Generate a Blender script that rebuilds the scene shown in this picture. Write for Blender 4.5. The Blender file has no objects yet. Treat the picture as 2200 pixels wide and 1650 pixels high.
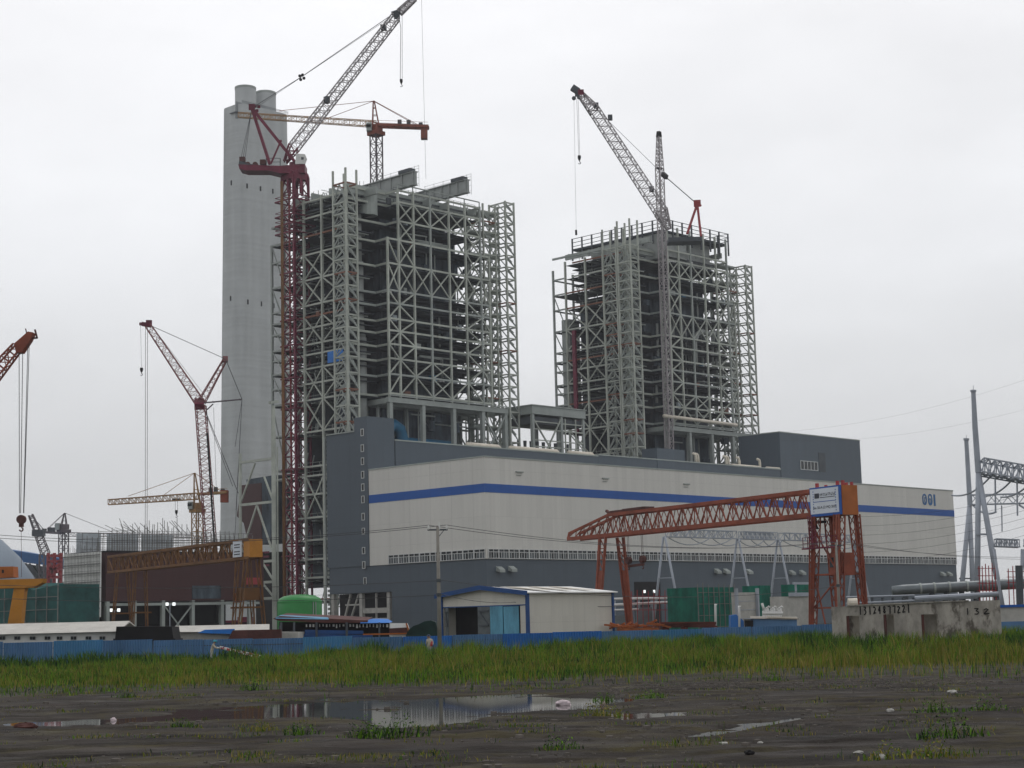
import bpy, math, random
import numpy as np
from mathutils import Vector, Matrix
random.seed(11)
rng = np.random.default_rng(5)
S = bpy.context.scene
COL = S.collection
R = math.radians

# ------------------------------------------------------------------ camera
FOC, PITCH, ROLL, YAW, HC = 3672.0, 0.13776, -0.024793, 0.80855, 2.6
cp, sp = math.cos(PITCH), math.sin(PITCH)
FW = np.array([0, cp, sp]); _u = np.array([0, -sp, cp]); _r = np.array([1.0, 0, 0])
RT = math.cos(ROLL) * _r + math.sin(ROLL) * _u
UPV = -math.sin(ROLL) * _r + math.cos(ROLL) * _u
EYE = np.array([0, 0, HC])
cam_data = bpy.data.cameras.new('camera')
cam = bpy.data.objects.new('camera', cam_data); COL.objects.link(cam)
cam.matrix_world = Matrix(((RT[0], UPV[0], -FW[0], 0), (RT[1], UPV[1], -FW[1], 0), (RT[2], UPV[2], -FW[2], HC), (0, 0, 0, 1)))
cam_data.sensor_width = 36.0
cam_data.lens = 36.0 * FOC / 2200.0
cam_data.clip_end = 8000.0
S.camera = cam

# ------------------------------------------------------------------ sky, sun, exposure
world = bpy.data.worlds.new('World'); S.world = world; world.use_nodes = True
nt = world.node_tree; N = nt.nodes; L = nt.links
N.clear()
SUN_EL, SUN_AZ = 62.0, 25.0             # high beyond the site, behind thick cloud: what faces the camera is in its own shade
out = N.new('ShaderNodeOutputWorld')
sky = N.new('ShaderNodeTexSky'); sky.sky_type = 'NISHITA'; sky.sun_disc = False
sky.sun_elevation = R(SUN_EL); sky.sun_rotation = R(SUN_AZ); sky.dust_density = 4.0; sky.air_density = 1.5
bg1 = N.new('ShaderNodeBackground'); bg1.inputs['Strength'].default_value = 0.05
L.new(sky.outputs[0], bg1.inputs['Color'])
tc = N.new('ShaderNodeTexCoord'); sep = N.new('ShaderNodeSeparateXYZ'); L.new(tc.outputs['Generated'], sep.inputs[0])
mp = N.new('ShaderNodeMapping'); mp.inputs['Scale'].default_value = (2.2, 2.2, 5.5); L.new(tc.outputs['Generated'], mp.inputs[0])
nz = N.new('ShaderNodeTexNoise'); nz.inputs['Scale'].default_value = 1.6; nz.inputs['Detail'].default_value = 5; nz.inputs['Roughness'].default_value = .55
L.new(mp.outputs[0], nz.inputs['Vector'])
ramp = N.new('ShaderNodeValToRGB')       # overcast deck: greyer at the horizon, brighter above it, dimmed overhead to hold the light down
e = ramp.color_ramp.elements
e[0].position = 0.0; e[0].color = (.60, .612, .625, 1)
e[1].position = 1.0; e[1].color = (.60, .61, .64, 1)
for pz, c in ((.07, (.67, .68, .695)), (.20, (.85, .86, .885)), (.36, (.945, .945, .965)), (.6, (.78, .79, .81))):
    q = e.new(pz); q.color = (*c, 1)
L.new(sep.outputs['Z'], ramp.inputs[0])
mixn = N.new('ShaderNodeMapRange'); mixn.inputs[1].default_value = .3; mixn.inputs[2].default_value = .7
mixn.inputs[3].default_value = .90; mixn.inputs[4].default_value = 1.06; L.new(nz.outputs[0], mixn.inputs[0])
back = N.new('ShaderNodeMapRange'); back.inputs[1].default_value = -.7; back.inputs[2].default_value = .45; back.inputs[3].default_value = .80; back.inputs[4].default_value = 1.0; L.new(sep.outputs['Y'], back.inputs[0])   # unseen sky behind the camera dimmed so sides facing it stay darker
mm = N.new('ShaderNodeMath'); mm.operation = 'MULTIPLY'; L.new(mixn.outputs[0], mm.inputs[0]); L.new(back.outputs[0], mm.inputs[1])
mul = N.new('ShaderNodeMixRGB'); mul.blend_type = 'MULTIPLY'; mul.inputs[0].default_value = 1
L.new(ramp.outputs[0], mul.inputs[1]); L.new(mm.outputs[0], mul.inputs[2])
bg2 = N.new('ShaderNodeBackground'); bg2.inputs['Strength'].default_value = 1.03; L.new(mul.outputs[0], bg2.inputs['Color'])
mx = N.new('ShaderNodeMixShader'); mx.inputs[0].default_value = .92
L.new(bg1.outputs[0], mx.inputs[1]); L.new(bg2.outputs[0], mx.inputs[2]); L.new(mx.outputs[0], out.inputs['Surface'])

sun_data = bpy.data.lights.new('sun', 'SUN'); sun_data.energy = 0.6; sun_data.angle = R(30); sun_data.color = (1, .97, .92)
sun = bpy.data.objects.new('sun', sun_data); COL.objects.link(sun)
_d = Vector((math.sin(R(SUN_AZ)) * math.cos(R(SUN_EL)), math.cos(R(SUN_AZ)) * math.cos(R(SUN_EL)), math.sin(R(SUN_EL))))
sun.rotation_euler = _d.to_track_quat('Z', 'Y').to_euler(); sun.location = (0, -50, 400)
S.view_settings.view_transform = 'Standard'; S.view_settings.look = 'None'
S.view_settings.exposure = 0.15; S.view_settings.gamma = 1.0
S.render.engine = 'CYCLES'
S.cycles.use_denoising = True
S.cycles.max_bounces = 8; S.cycles.volume_bounces = 0
S.cycles.use_adaptive_sampling = True; S.cycles.adaptive_threshold = 0.01

# ------------------------------------------------------------------ picture / plant coordinates
def ray(x, y):
    return (x - 1100) / FOC * RT - (y - 825) / FOC * UPV + FW
def at(x, y, Y):                         # the point at distance Y (metres, along the view) seen at photo pixel x, y
    d = ray(x, y); return EYE + d * (Y / d[1])
UA = np.array([math.cos(YAW), math.sin(YAW), 0]); VA = np.array([-math.sin(YAW), math.cos(YAW), 0])
class Frame:                             # a frame whose axes follow the plant grid, origin C on the ground
    def __init__(s, C): s.C = np.array([C[0], C[1], 0.0])
    def __call__(s, U, V, z): return s.C + UA * U + VA * V + np.array([0, 0, z])
    def onV(s, x, y, V):
        d = ray(x, y); t = (V - (EYE - s.C) @ VA) / (d @ VA); p = EYE + d * t; return (p - s.C) @ UA, p[2]
    def onU(s, x, y, U):
        d = ray(x, y); t = (U - (EYE - s.C) @ UA) / (d @ UA); p = EYE + d * t; return (p - s.C) @ VA, p[2]
W = Frame(at(1040, 981, 350.0))          # near corner of the turbine hall
ZUP = np.array([0, 0, 1.0])

# ------------------------------------------------------------------ mesh builder
def nrm(v):
    v = np.asarray(v, float); n = math.sqrt(float(v @ v)); return v / n if n > 1e-9 else v
WLOC = {}
class MB:
    def __init__(s): s.v = []; s.f = []; s.m = []; s.mi = 0
    def _box(s, c, X, Y, Z):
        n = len(s.v)
        for sx, sy, sz in ((-1,-1,-1),(1,-1,-1),(1,1,-1),(-1,1,-1),(-1,-1,1),(1,-1,1),(1,1,1),(-1,1,1)):
            s.v.append(c + sx * X + sy * Y + sz * Z)
        if np.cross(X, Y) @ Z >= 0:
            F = ((0,3,2,1),(4,5,6,7),(0,1,5,4),(1,2,6,5),(2,3,7,6),(3,0,4,7))
        else:
            F = ((0,1,2,3),(4,7,6,5),(0,4,5,1),(1,5,6,2),(2,6,7,3),(3,7,4,0))
        for q in F: s.f.append(tuple(n + i for i in q)); s.m.append(s.mi)
    def bar(s, a, b, w, h=None, up=ZUP):
        a = np.asarray(a, float); b = np.asarray(b, float); h = w if h is None else h
        ax = nrm(b - a)
        X = np.cross(ax, up)
        if X @ X < 1e-4: X = np.cross(ax, UA); 
        X = nrm(X); Y = np.cross(X, ax)
        s._box((a + b) / 2, X * w / 2, Y * h / 2, (b - a) / 2)
    def box(s, F, U0, U1, V0, V1, z0, z1):
        a = F(U0, V0, z0); b = F(U1, V1, z1)
        s._box((a + b) / 2, UA * (U1 - U0) / 2, VA * (V1 - V0) / 2, ZUP * (z1 - z0) / 2)
    def wbox(s, c, sx, sy, sz, rot=0.0):      # centre of the base, sizes, rotation about z
        X = np.array([math.cos(rot), math.sin(rot), 0]); Y = np.array([-math.sin(rot), math.cos(rot), 0])
        c = np.asarray(c, float)
        s._box(c + ZUP * sz / 2, X * sx / 2, Y * sy / 2, ZUP * sz / 2)
    def tube(s, pts, r, n=6, cap=True):
        pts = [np.asarray(p, float) for p in pts]; base = len(s.v); k = len(pts)
        rr = r if isinstance(r, (list, tuple)) else [r] * k
        ref = None
        for i, p in enumerate(pts):
            ax = nrm(pts[min(i + 1, k - 1)] - pts[max(i - 1, 0)])
            if ref is None:
                ref = np.cross(ax, ZUP)
                if ref @ ref < 1e-3: ref = np.cross(ax, UA)
            X = nrm(ref - ax * (ref @ ax)); Y = np.cross(ax, X); ref = X
            for j in range(n):
                t = 2 * math.pi * j / n
                s.v.append(p + (X * math.cos(t) + Y * math.sin(t)) * rr[i])
        for i in range(k - 1):
            for j in range(n):
                a = base + i * n + j; b = base + i * n + (j + 1) % n
                s.f.append((a, b, b + n, a + n)); s.m.append(s.mi)
        if cap:
            s.f.append(tuple(base + j for j in range(n - 1, -1, -1))); s.m.append(s.mi)
            s.f.append(tuple(base + (k - 1) * n + j for j in range(n))); s.m.append(s.mi)
    def prism(s, pts, vec):                   # flat outline extruded along vec
        pts = [np.asarray(p, float) for p in pts]; vec = np.asarray(vec, float); n = len(pts); b = len(s.v)
        s.v += pts + [p + vec for p in pts]
        s.f.append(tuple(range(b, b + n))); s.f.append(tuple(range(b + 2 * n - 1, b + n - 1, -1))); s.m += [s.mi] * 2
        for i in range(n):
            j = (i + 1) % n; s.f.append((b + i, b + i + n, b + j + n, b + j)); s.m.append(s.mi)
    def face(s, pts):
        b = len(s.v); s.v += [np.asarray(p, float) for p in pts]; s.f.append(tuple(range(b, b + len(pts)))); s.m.append(s.mi)
    def lattice(s, A, B, wa, wb, n, rc, rl, side=None, ha=None, hb=None, rungs=False, xbr=False, tri=False):
        A = np.asarray(A, float); B = np.asarray(B, float); ax = nrm(B - A)
        side = UA if side is None else np.asarray(side, float)
        X = nrm(side - ax * (side @ ax)); Y = np.cross(ax, X)
        ha = wa if ha is None else ha; hb = wb if hb is None else hb
        cs = ((-1,-1),(1,-1),(1,1),(-1,1)) if not tri else ((-1,-1),(1,-1),(0,1))
        def C(i, t):
            w = wa + (wb - wa) * t; h = ha + (hb - ha) * t
            return A + (B - A) * t + X * cs[i][0] * w / 2 + Y * cs[i][1] * h / 2
        m = len(cs)
        for i in range(m): s.bar(C(i, 0), C(i, 1), rc)
        for k in range(n):
            t0, t1 = k / n, (k + 1) / n
            for i in range(m):
                j = (i + 1) % m
                if xbr or k % 2 == 0: s.bar(C(i, t0), C(j, t1), rl)
                if xbr or k % 2 == 1: s.bar(C(j, t0), C(i, t1), rl)
                if rungs: s.bar(C(i, t0), C(j, t0), rl)
        if rungs:
            for i in range(m): s.bar(C(i, 1), C((i + 1) % m, 1), rl)
    def build(s, name, mats, parent=None, smooth=False):
        v = np.array(s.v, float)
        if parent is not None: org = WLOC[parent.name]
        else:
            lo = v.min(0); hi = v.max(0); org = np.array([(lo[0] + hi[0]) / 2, (lo[1] + hi[1]) / 2, lo[2]])
        me = bpy.data.meshes.new(name)
        me.from_pydata((v - org).tolist(), [], s.f)
        for m in (mats if isinstance(mats, (list, tuple)) else [mats]): me.materials.append(m)
        if any(s.m): me.polygons.foreach_set('material_index', s.m)
        if smooth: me.polygons.foreach_set('use_smooth', [True] * len(s.f))
        me.update()
        o = bpy.data.objects.new(name, me); COL.objects.link(o)
        if parent is not None: o.parent = parent; WLOC[o.name] = org
        else: o.location = org; WLOC[o.name] = org
        return o
def tag(o, label=None, cat=None, group=None, kind=None):
    if label: o['label'] = label
    if cat: o['category'] = cat
    if group: o['group'] = group
    if kind: o['kind'] = kind
    return o
def thing(name, label, cat, loc, group=None):
    o = bpy.data.objects.new(name, None); COL.objects.link(o)
    o.empty_display_size = .5; o.location = loc; WLOC[o.name] = np.array(loc, float)
    return tag(o, label, cat, group)
def copy_tree(o, loc, label=None, rotz=None):
    r = o.copy(); COL.objects.link(r); r.location = loc
    if rotz is not None: r.rotation_euler = (0, 0, rotz)
    if label: r['label'] = label
    for ch in list(o.children):
        c = ch.copy(); COL.objects.link(c); c.parent = r
        for g in list(ch.children):
            d = g.copy(); COL.objects.link(d); d.parent = c
    return r
def sag(a, b, drop, n=14):
    a = np.asarray(a, float); b = np.asarray(b, float)
    return [a + (b - a) * t - ZUP * drop * 4 * t * (1 - t) for t in np.linspace(0, 1, n)]

# ------------------------------------------------------------------ materials
def mat(name, col, rough=.7, var=.14, scale=.6, metal=0., rust=0., bump=0., stretch=(1, 1, 1), rustcol=(.16, .065, .03), spec=.3):
    m = bpy.data.materials.new(name); m.use_nodes = True
    n = m.node_tree.nodes; l = m.node_tree.links; b = n['Principled BSDF']
    b.inputs['Roughness'].default_value = rough; b.inputs['Metallic'].default_value = metal
    b.inputs['Specular IOR Level'].default_value = spec
    t = n.new('ShaderNodeTexCoord'); mp = n.new('ShaderNodeMapping'); mp.inputs['Scale'].default_value = stretch
    l.new(t.outputs['Object'], mp.inputs[0])
    z = n.new('ShaderNodeTexNoise'); z.inputs['Scale'].default_value = scale; z.inputs['Detail'].default_value = 6
    z.inputs['Roughness'].default_value = .65; l.new(mp.outputs[0], z.inputs['Vector'])
    r = n.new('ShaderNodeValToRGB'); r.color_ramp.elements[0].position = .3; r.color_ramp.elements[1].position = .7
    r.color_ramp.elements[0].color = tuple(c * (1 - var) for c in col) + (1,)
    r.color_ramp.elements[1].color = tuple(min(1, c * (1 + var)) for c in col) + (1,)
    l.new(z.outputs[0], r.inputs[0]); src = r.outputs[0]
    if rust > 0:
        z2 = n.new('ShaderNodeTexNoise'); z2.inputs['Scale'].default_value = scale * .7 + .11; z2.inputs['Detail'].default_value = 8
        z2.inputs['Roughness'].default_value = .7; l.new(mp.outputs[0], z2.inputs['Vector'])
        r2 = n.new('ShaderNodeValToRGB'); p = .5 + .22 * (1 - rust)
        r2.color_ramp.elements[0].position = p; r2.color_ramp.elements[1].position = p + .08
        l.new(z2.outputs[0], r2.inputs[0])
        x = n.new('ShaderNodeMixRGB'); x.inputs[2].default_value = rustcol + (1,)
        l.new(r2.outputs[0], x.inputs[0]); l.new(src, x.inputs[1]); src = x.outputs[0]
    l.new(src, b.inputs['Base Color'])
    if bump > 0:
        bp = n.new('ShaderNodeBump'); bp.inputs['Strength'].default_value = bump; l.new(z.outputs[0], bp.inputs['Height'])
        l.new(bp.outputs[0], b.inputs['Normal'])
    return m
def cladding(name, col, panel=6.0, var=.05, rough=.55):     # profiled sheet: faint panel to panel differences, rain streaks
    m = mat(name, col, rough, var, .05, stretch=(1, 1, .15))
    n = m.node_tree.nodes; l = m.node_tree.links; b = n['Principled BSDF']
    src = b.inputs['Base Color'].links[0].from_socket
    t = n.new('ShaderNodeTexCoord'); sx = n.new('ShaderNodeSeparateXYZ'); l.new(t.outputs['Object'], sx.inputs[0])
    def math_(op, a, bb):
        q = n.new('ShaderNodeMath'); q.operation = op
        for i, w in enumerate((a, bb)):
            if w is None: continue
            if isinstance(w, (int, float)): q.inputs[i].default_value = w
            else: l.new(w, q.inputs[i])
        return q.outputs[0]
    along = math_('ADD', math_('MULTIPLY', sx.outputs[0], 1.0), math_('MULTIPLY', sx.outputs[1], .37))
    cell = n.new('ShaderNodeCombineXYZ')
    l.new(math_('FLOOR', math_('DIVIDE', along, panel * .25), None), cell.inputs[0]); l.new(math_('FLOOR', math_('DIVIDE', sx.outputs[2], panel), None), cell.inputs[1])
    wn = n.new('ShaderNodeTexWhiteNoise'); wn.noise_dimensions = '3D'; l.new(cell.outputs[0], wn.inputs[0])
    z = n.new('ShaderNodeTexNoise'); z.inputs['Scale'].default_value = 1.3; z.inputs['Detail'].default_value = 4
    mp = n.new('ShaderNodeMapping'); mp.inputs['Scale'].default_value = (1, 1, .04); l.new(t.outputs['Object'], mp.inputs[0]); l.new(mp.outputs[0], z.inputs['Vector'])
    f = math_('ADD', math_('MULTIPLY', wn.outputs[0], .06), math_('MULTIPLY', z.outputs[0], .15))
    f = math_('ADD', f, .90)
    seam = math_('MAXIMUM', math_('LESS_THAN', math_('FRACT', math_('DIVIDE', along, panel * .5), None), .022), math_('LESS_THAN', math_('FRACT', math_('DIVIDE', sx.outputs[2], panel * .8), None), .016))
    f = math_('SUBTRACT', f, math_('MULTIPLY', seam, .13))
    x = n.new('ShaderNodeMixRGB'); x.blend_type = 'MULTIPLY'; x.inputs[0].default_value = 1
    l.new(src, x.inputs[1]); l.new(f, x.inputs[2]); l.new(x.outputs[0], b.inputs['Base Color'])
    return m
M = {}
M['steel'] = mat('pale_green_steel', (.41, .435, .385), .6, .28, .16, rust=.34, rustcol=(.26, .19, .13))
M['steel2'] = mat('grey_steel', (.33, .36, .34), .6, .2, .2, rust=.12, rustcol=(.2, .12, .08))
M['dark_steel'] = mat('dark_grey_steel', (.07, .08, .09), .6, .25, .3)
M['grating'] = mat('platform_grating', (.05, .06, .07), .8, .3, .5)
M['casing'] = mat('furnace_casing', (.06, .08, .10), .75, .75, .45, rust=.5, rustcol=(.13, .125, .12), stretch=(1, 1, .3))
M['primer'] = mat('red_primer_steel', (.22, .10, .065), .7, .3, .3)
M['duct'] = mat('grey_duct_lagging', (.30, .32, .31), .5, .15, .4)
M['blue_duct'] = mat('teal_blue_pipe', (.02, .14, .26), .5, .2, .4)
M['white_clad'] = cladding('cream_white_cladding', (.64, .625, .585))
M['dark_clad'] = cladding('slate_grey_cladding', (.085, .108, .132))
M['stripe'] = cladding('blue_stripe_cladding', (.012, .090, .36))
M['frame_white'] = mat('white_window_frame', (.62, .63, .62), .5, .08)
M['glass'] = mat('dim_window_glass', (.10, .115, .125), .35, .4, .4, spec=.25)
M['glass_dark'] = mat('open_dark_window', (.012, .015, .018), .2, .3, .4, spec=.4)
M['pipe_white'] = mat('cream_pipe_lagging', (.68, .62, .52), .5, .12, .5)
M['gravel'] = mat('dull_gravel', (.13, .115, .10), .95, .4, 2)
M['conc'] = mat('weathered_concrete', (.33, .305, .27), .9, .5, .9, bump=.3, rust=.85, rustcol=(.11, .095, .08), stretch=(1, 1, .45))
M['conc_light'] = mat('pale_concrete', (.42, .41, .38), .9, .2, .8)
M['maroon'] = mat('maroon_paint', (.15, .014, .038), .5, .35, .5, rust=.1, rustcol=(.06, .03, .03))
M['maroon_clad'] = cladding('dark_maroon_cladding', (.060, .022, .022))
M['red'] = mat('red_paint', (.32, .04, .045), .5, .2, .5)
M['orange'] = mat('orange_red_paint', (.24, .056, .027), .6, .32, .5, rust=.3, rustcol=(.13, .04, .022))
M['orange_b'] = mat('orange_panel_paint', (.36, .105, .02), .55, .2, .5, rust=.12)
M['yellow'] = mat('amber_yellow_paint', (.45, .19, .02), .55, .22, .4, rust=.2)
M['ochre'] = mat('ochre_brown_paint', (.15, .066, .018), .65, .35, .4, rust=.3, rustcol=(.07, .03, .015))
M['crane_red'] = mat('dull_red_crane_paint', (.22, .055, .03), .6, .3, .3, rust=.2)
M['lattice_pale'] = mat('pale_crane_lattice', (.36, .33, .34), .6, .25, .2, rust=.25, rustcol=(.25, .09, .08))
M['lattice_dark'] = mat('dark_crane_lattice', (.12, .10, .11), .6, .25, .2)
M['lattice_pink'] = mat('faded_red_crane_lattice', (.24, .085, .085), .6, .3, .10, rust=.55, rustcol=(.42, .38, .36))
M['lattice_yel'] = mat('yellow_tower_crane', (.36, .21, .09), .6, .3, .15, rust=.4, rustcol=(.32, .15, .11))
M['rope'] = mat('wire_rope', (.10, .10, .105), .6, .1)
M['cable'] = mat('grey_black_cable', (.06, .06, .062), .6, .1)
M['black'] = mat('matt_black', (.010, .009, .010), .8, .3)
M['galv'] = mat('galvanised_blue_grey_steel', (.34, .37, .42), .5, .15, .5)
M['fence'] = mat('weathered_blue_sheet', (.085, .185, .34), .55, .25, .5, rust=.2, rustcol=(.15, .2, .27), stretch=(1, 1, .3))
M['fence_b'] = mat('bright_blue_sheet', (.03, .15, .44), .5, .18, .5, stretch=(1, 1, .3))
M['fence_p'] = mat('patched_blue_sheet', (.07, .22, .40), .5, .18, .5, stretch=(1, 1, .3))
M['shed_wall'] = cladding('cream_shed_panel', (.56, .54, .48), 3)
M['hut_roof'] = mat('dull_pale_roof', (.50, .48, .44), .7, .15, .8)
M['shed_roof'] = mat('white_roof_sheet', (.80, .80, .78), .45, .08, .8, stretch=(1, 1, 1))
M['blue_trim'] = mat('blue_trim', (.012, .06, .20), .5, .15)
M['door_blue'] = mat('light_blue_door_sheet', (.10, .30, .42), .5, .35, .9, stretch=(1, 1, .4))
M['door_grey'] = mat('grey_door_sheet', (.10, .115, .12), .6, .3, .8)
M['net'] = mat('green_safety_net', (.012, .13, .09), .9, .45, .8, stretch=(1, 1, .4))
M['net2'] = mat('dark_green_netting', (.02, .085, .08), .9, .45, .3)
M['tank'] = mat('green_tank_paint', (.02, .22, .045), .4, .15, .3)
M['tarp'] = mat('blue_tarpaulin', (.02, .17, .55), .6, .25, .7)
M['pale_sheet'] = mat('pale_grey_blue_sheeting', (.44, .49, .52), .8, .2, .5)
M['tarp2'] = mat('faded_blue_tarpaulin', (.12, .28, .42), .7, .3, .7)
M['tarp_dark'] = mat('dark_green_tarpaulin', (.008, .03, .025), .8, .5, .6)
M['brown'] = mat('rusty_brown_sheet', (.09, .035, .03), .8, .4, .6)
M['rust'] = mat('rusty_steel', (.11, .03, .022), .8, .4, .8)
M['scrap'] = mat('orange_scrap_steel', (.34, .10, .03), .7, .35, .8)
M['white'] = mat('white_paint', (.66, .66, .64), .5, .1)
M['scaf_sheet'] = mat('pale_scaffold_sheeting', (.76, .76, .73), .8, .22, .5, stretch=(1, 1, .5))
M['scaf_pole'] = mat('scaffold_pole', (.17, .17, .16), .6, .3)
M['dome'] = cladding('grey_blue_dome_sheet', (.20, .25, .31), 9)
M['blue_roof'] = cladding('blue_roof_sheet', (.03, .12, .30), 9)
M['pinkred'] = mat('red_banner', (.42, .05, .07), .7, .15)
M['sign'] = mat('sign_board_white', (.62, .66, .72), .5, .06)
M['ink'] = mat('dark_lettering', (.05, .055, .07), .7, .1)
M['logo'] = mat('blue_logo_paint', (.012, .12, .32), .5, .1)
M['silver'] = mat('aluminium_pipe_jacket', (.16, .18, .19), .35, .25, .5, metal=.3)
M['wood'] = mat('grey_concrete_pole', (.24, .225, .20), .85, .2, .8)
M['skin'] = mat('skin', (.30, .17, .11), .6, .08)
M['beige'] = mat('beige_work_clothes', (.42, .38, .31), .9, .15, 6)
M['trouser'] = mat('pale_grey_trousers', (.40, .385, .36), .9, .15, 6)
M['helmet'] = mat('teal_helmet', (.02, .26, .34), .35, .05)
M['helmet2'] = mat('dark_blue_helmet', (.01, .03, .09), .35, .05)
M['boots'] = mat('dark_boots', (.02, .018, .016), .8, .1)
M['bag'] = mat('pale_pink_plastic', (.62, .52, .54), .45, .15, 3)
M['water_tint'] = mat('water_surface', (.02, .02, .018), .04, .1, spec=.5)
def glow(name, col, s):
    m = bpy.data.materials.new(name); m.use_nodes = True; b = m.node_tree.nodes['Principled BSDF']
    b.inputs['Emission Color'].default_value = (*col, 1); b.inputs['Emission Strength'].default_value = s
    return m
M['lamp'] = glow('lit_lamp', (.95, 1, .97), 1.0)
def chimney_mat():
    m = mat('chimney_concrete', (.47, .49, .49), .9, .09, .06)
    n = m.node_tree.nodes; l = m.node_tree.links; b = n['Principled BSDF']; src = b.inputs['Base Color'].links[0].from_socket
    t = n.new('ShaderNodeTexCoord'); mp = n.new('ShaderNodeMapping'); mp.inputs['Scale'].default_value = (.02, .02, .62); l.new(t.outputs['Object'], mp.inputs[0])
    z = n.new('ShaderNodeTexNoise'); z.inputs['Scale'].default_value = 1.0; z.inputs['Detail'].default_value = 7; z.inputs['Roughness'].default_value = .75; l.new(mp.outputs[0], z.inputs['Vector'])
    mp2 = n.new('ShaderNodeMapping'); mp2.inputs['Scale'].default_value = (.25, .25, .012); l.new(t.outputs['Object'], mp2.inputs[0])
    z2 = n.new('ShaderNodeTexNoise'); z2.inputs['Scale'].default_value = 1.0; z2.inputs['Detail'].default_value = 5; l.new(mp2.outputs[0], z2.inputs['Vector'])
    a = n.new('ShaderNodeMath'); a.operation = 'ADD'; l.new(z.outputs[0], a.inputs[0]); l.new(z2.outputs[0], a.inputs[1])
    mr = n.new('ShaderNodeMapRange'); mr.inputs[1].default_value = .7; mr.inputs[2].default_value = 1.3; mr.inputs[3].default_value = .84; mr.inputs[4].default_value = 1.1; l.new(a.outputs[0], mr.inputs[0])
    x = n.new('ShaderNodeMixRGB'); x.blend_type = 'MULTIPLY'; x.inputs[0].default_value = 1
    l.new(src, x.inputs[1]); l.new(mr.outputs[0], x.inputs[2]); l.new(x.outputs[0], b.inputs['Base Color'])
    return m
M['chimney'] = chimney_mat()
# ------------------------------------------------------------------ ground, puddles
def gpt(x, y):
    d = ray(x, y); t = -HC / d[2]; p = EYE + d * t; return p[0], p[1]
def vnoise(x, y, seed, n=256):
    g = np.random.default_rng(seed).random((n, n)); xi = np.floor(x).astype(int); yi = np.floor(y).astype(int)
    fx = x - xi; fy = y - yi; fx = fx * fx * (3 - 2 * fx); fy = fy * fy * (3 - 2 * fy)
    a = g[xi % n, yi % n]; b = g[(xi + 1) % n, yi % n]; c = g[xi % n, (yi + 1) % n]; d = g[(xi + 1) % n, (yi + 1) % n]
    return (a * (1 - fx) + b * fx) * (1 - fy) + (c * (1 - fx) + d * fx) * fy - .5
PUD = []                                    # basins: centre, half sizes, turn, depth
for (x0, x1, y0, y1, tilt, dep) in ((880, 1275, 1495, 1533, 0, .12), (400, 930, 1506, 1545, 0, .10), (770, 1010, 1534, 1562, 0, .10),
                                    (1440, 1800, 1555, 1566, .5, .09), (1310, 1460, 1530, 1542, .05, .07), (90, 330, 1541, 1556, 0, .07),
                                    (330, 480, 1530, 1540, 0, .06), (1180, 1420, 1501, 1509, .0, .05), (560, 690, 1517, 1524, 0, .05)):
    xa, _ = gpt(x0, (y0 + y1) / 2); xb, yc = gpt(x1, (y0 + y1) / 2); _, ya = gpt((x0 + x1) / 2, y1); _, yb = gpt((x0 + x1) / 2, y0)
    PUD.append(((xa + xb) / 2, (ya + yb) / 2, (xb - xa) / 2, (yb - ya) / 2, tilt * 6, dep))
WATER = -.012
def gh(X, Y):
    fade = np.clip((84 - Y) / 14, 0, 1) * np.clip((60 - np.abs(X)) / 15, 0, 1)
    h = .032 + .06 * vnoise(X * .13 + 9, Y * .2 + 3, 1) + .075 * vnoise(X * .42 + 4, Y * .55, 2) + .035 * vnoise(X * .22, Y * 1.7, 3) + .05 * vnoise(X * 1.5, Y * 2.2, 4) + .028 * vnoise(X * 3.7, Y * 4.1, 6)
    for x0, y0, sl, ph in ((0, 33, .16, 0), (3, 38.5, -.10, 2), (-6, 47, .07, 1), (6, 52, -.20, 4), (-10, 36, .30, 3), (8, 43, .24, 5), (0, 60, .04, 2.5), (-12, 55, -.13, .7)):   # wheel ruts
        for off in (-.85, .85):
            dd = np.abs((Y - y0 - sl * (X - x0) - .8 * np.sin(X * .11 + ph) - off) / math.sqrt(1 + sl * sl))
            h = h - .045 * np.exp(-(dd / .17) ** 2) + .022 * np.exp(-((dd - .34) / .13) ** 2)
    wob = 1 + .9 * vnoise(X * .45, Y * .6, 5) + .5 * vnoise(X * 1.3, Y * 1.1, 8)
    for cx, cy, rx, ry, tl, dep in PUD:
        dx = (X - cx) / rx; dy = (Y - cy - tl * (X - cx) / rx) / ry
        q = (dx * dx + dy * dy) * wob * 1.15
        h = h - dep * np.exp(-np.minimum(q * q, 30) * .7)
    return h * fade
def axis(lo, hi, step, far0, far1):
    a = list(np.arange(lo, hi + 1e-6, step)); s = step; x = hi; right = []
    while x < far1: s *= 1.25; x += s; right.append(x)
    s = step; x = lo; left = []
    while x > far0: s *= 1.25; x -= s; left.append(x)
    return np.array(left[::-1] + a + right)
gx = axis(-30, 30, .22, -2600, 2600); gy = axis(24, 84, .17, -120, 2600)
GX, GY = np.meshgrid(gx, gy, indexing='ij'); GZ = gh(GX, GY)
nx, ny = len(gx), len(gy)
me = bpy.data.meshes.new('ground')
me.vertices.add(nx * ny); me.vertices.foreach_set('co', np.stack([GX, GY, GZ], -1).astype(np.float32).ravel())
i, j = np.meshgrid(np.arange(nx - 1), np.arange(ny - 1), indexing='ij'); k = (i * ny + j)
q = np.stack([k, k + ny, k + ny + 1, k + 1], -1).reshape(-1, 4)
me.loops.add(q.size); me.loops.foreach_set('vertex_index', q.ravel().astype(np.int32))
me.polygons.add(len(q)); me.polygons.foreach_set('loop_start', (np.arange(len(q)) * 4).astype(np.int32))
me.polygons.foreach_set('use_smooth', np.ones(len(q), bool)); me.update(calc_edges=True)
ground = bpy.data.objects.new('ground', me); COL.objects.link(ground); tag(ground, 'wet dark mud and rough ground in front of the building site', 'ground', kind='structure')
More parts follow.
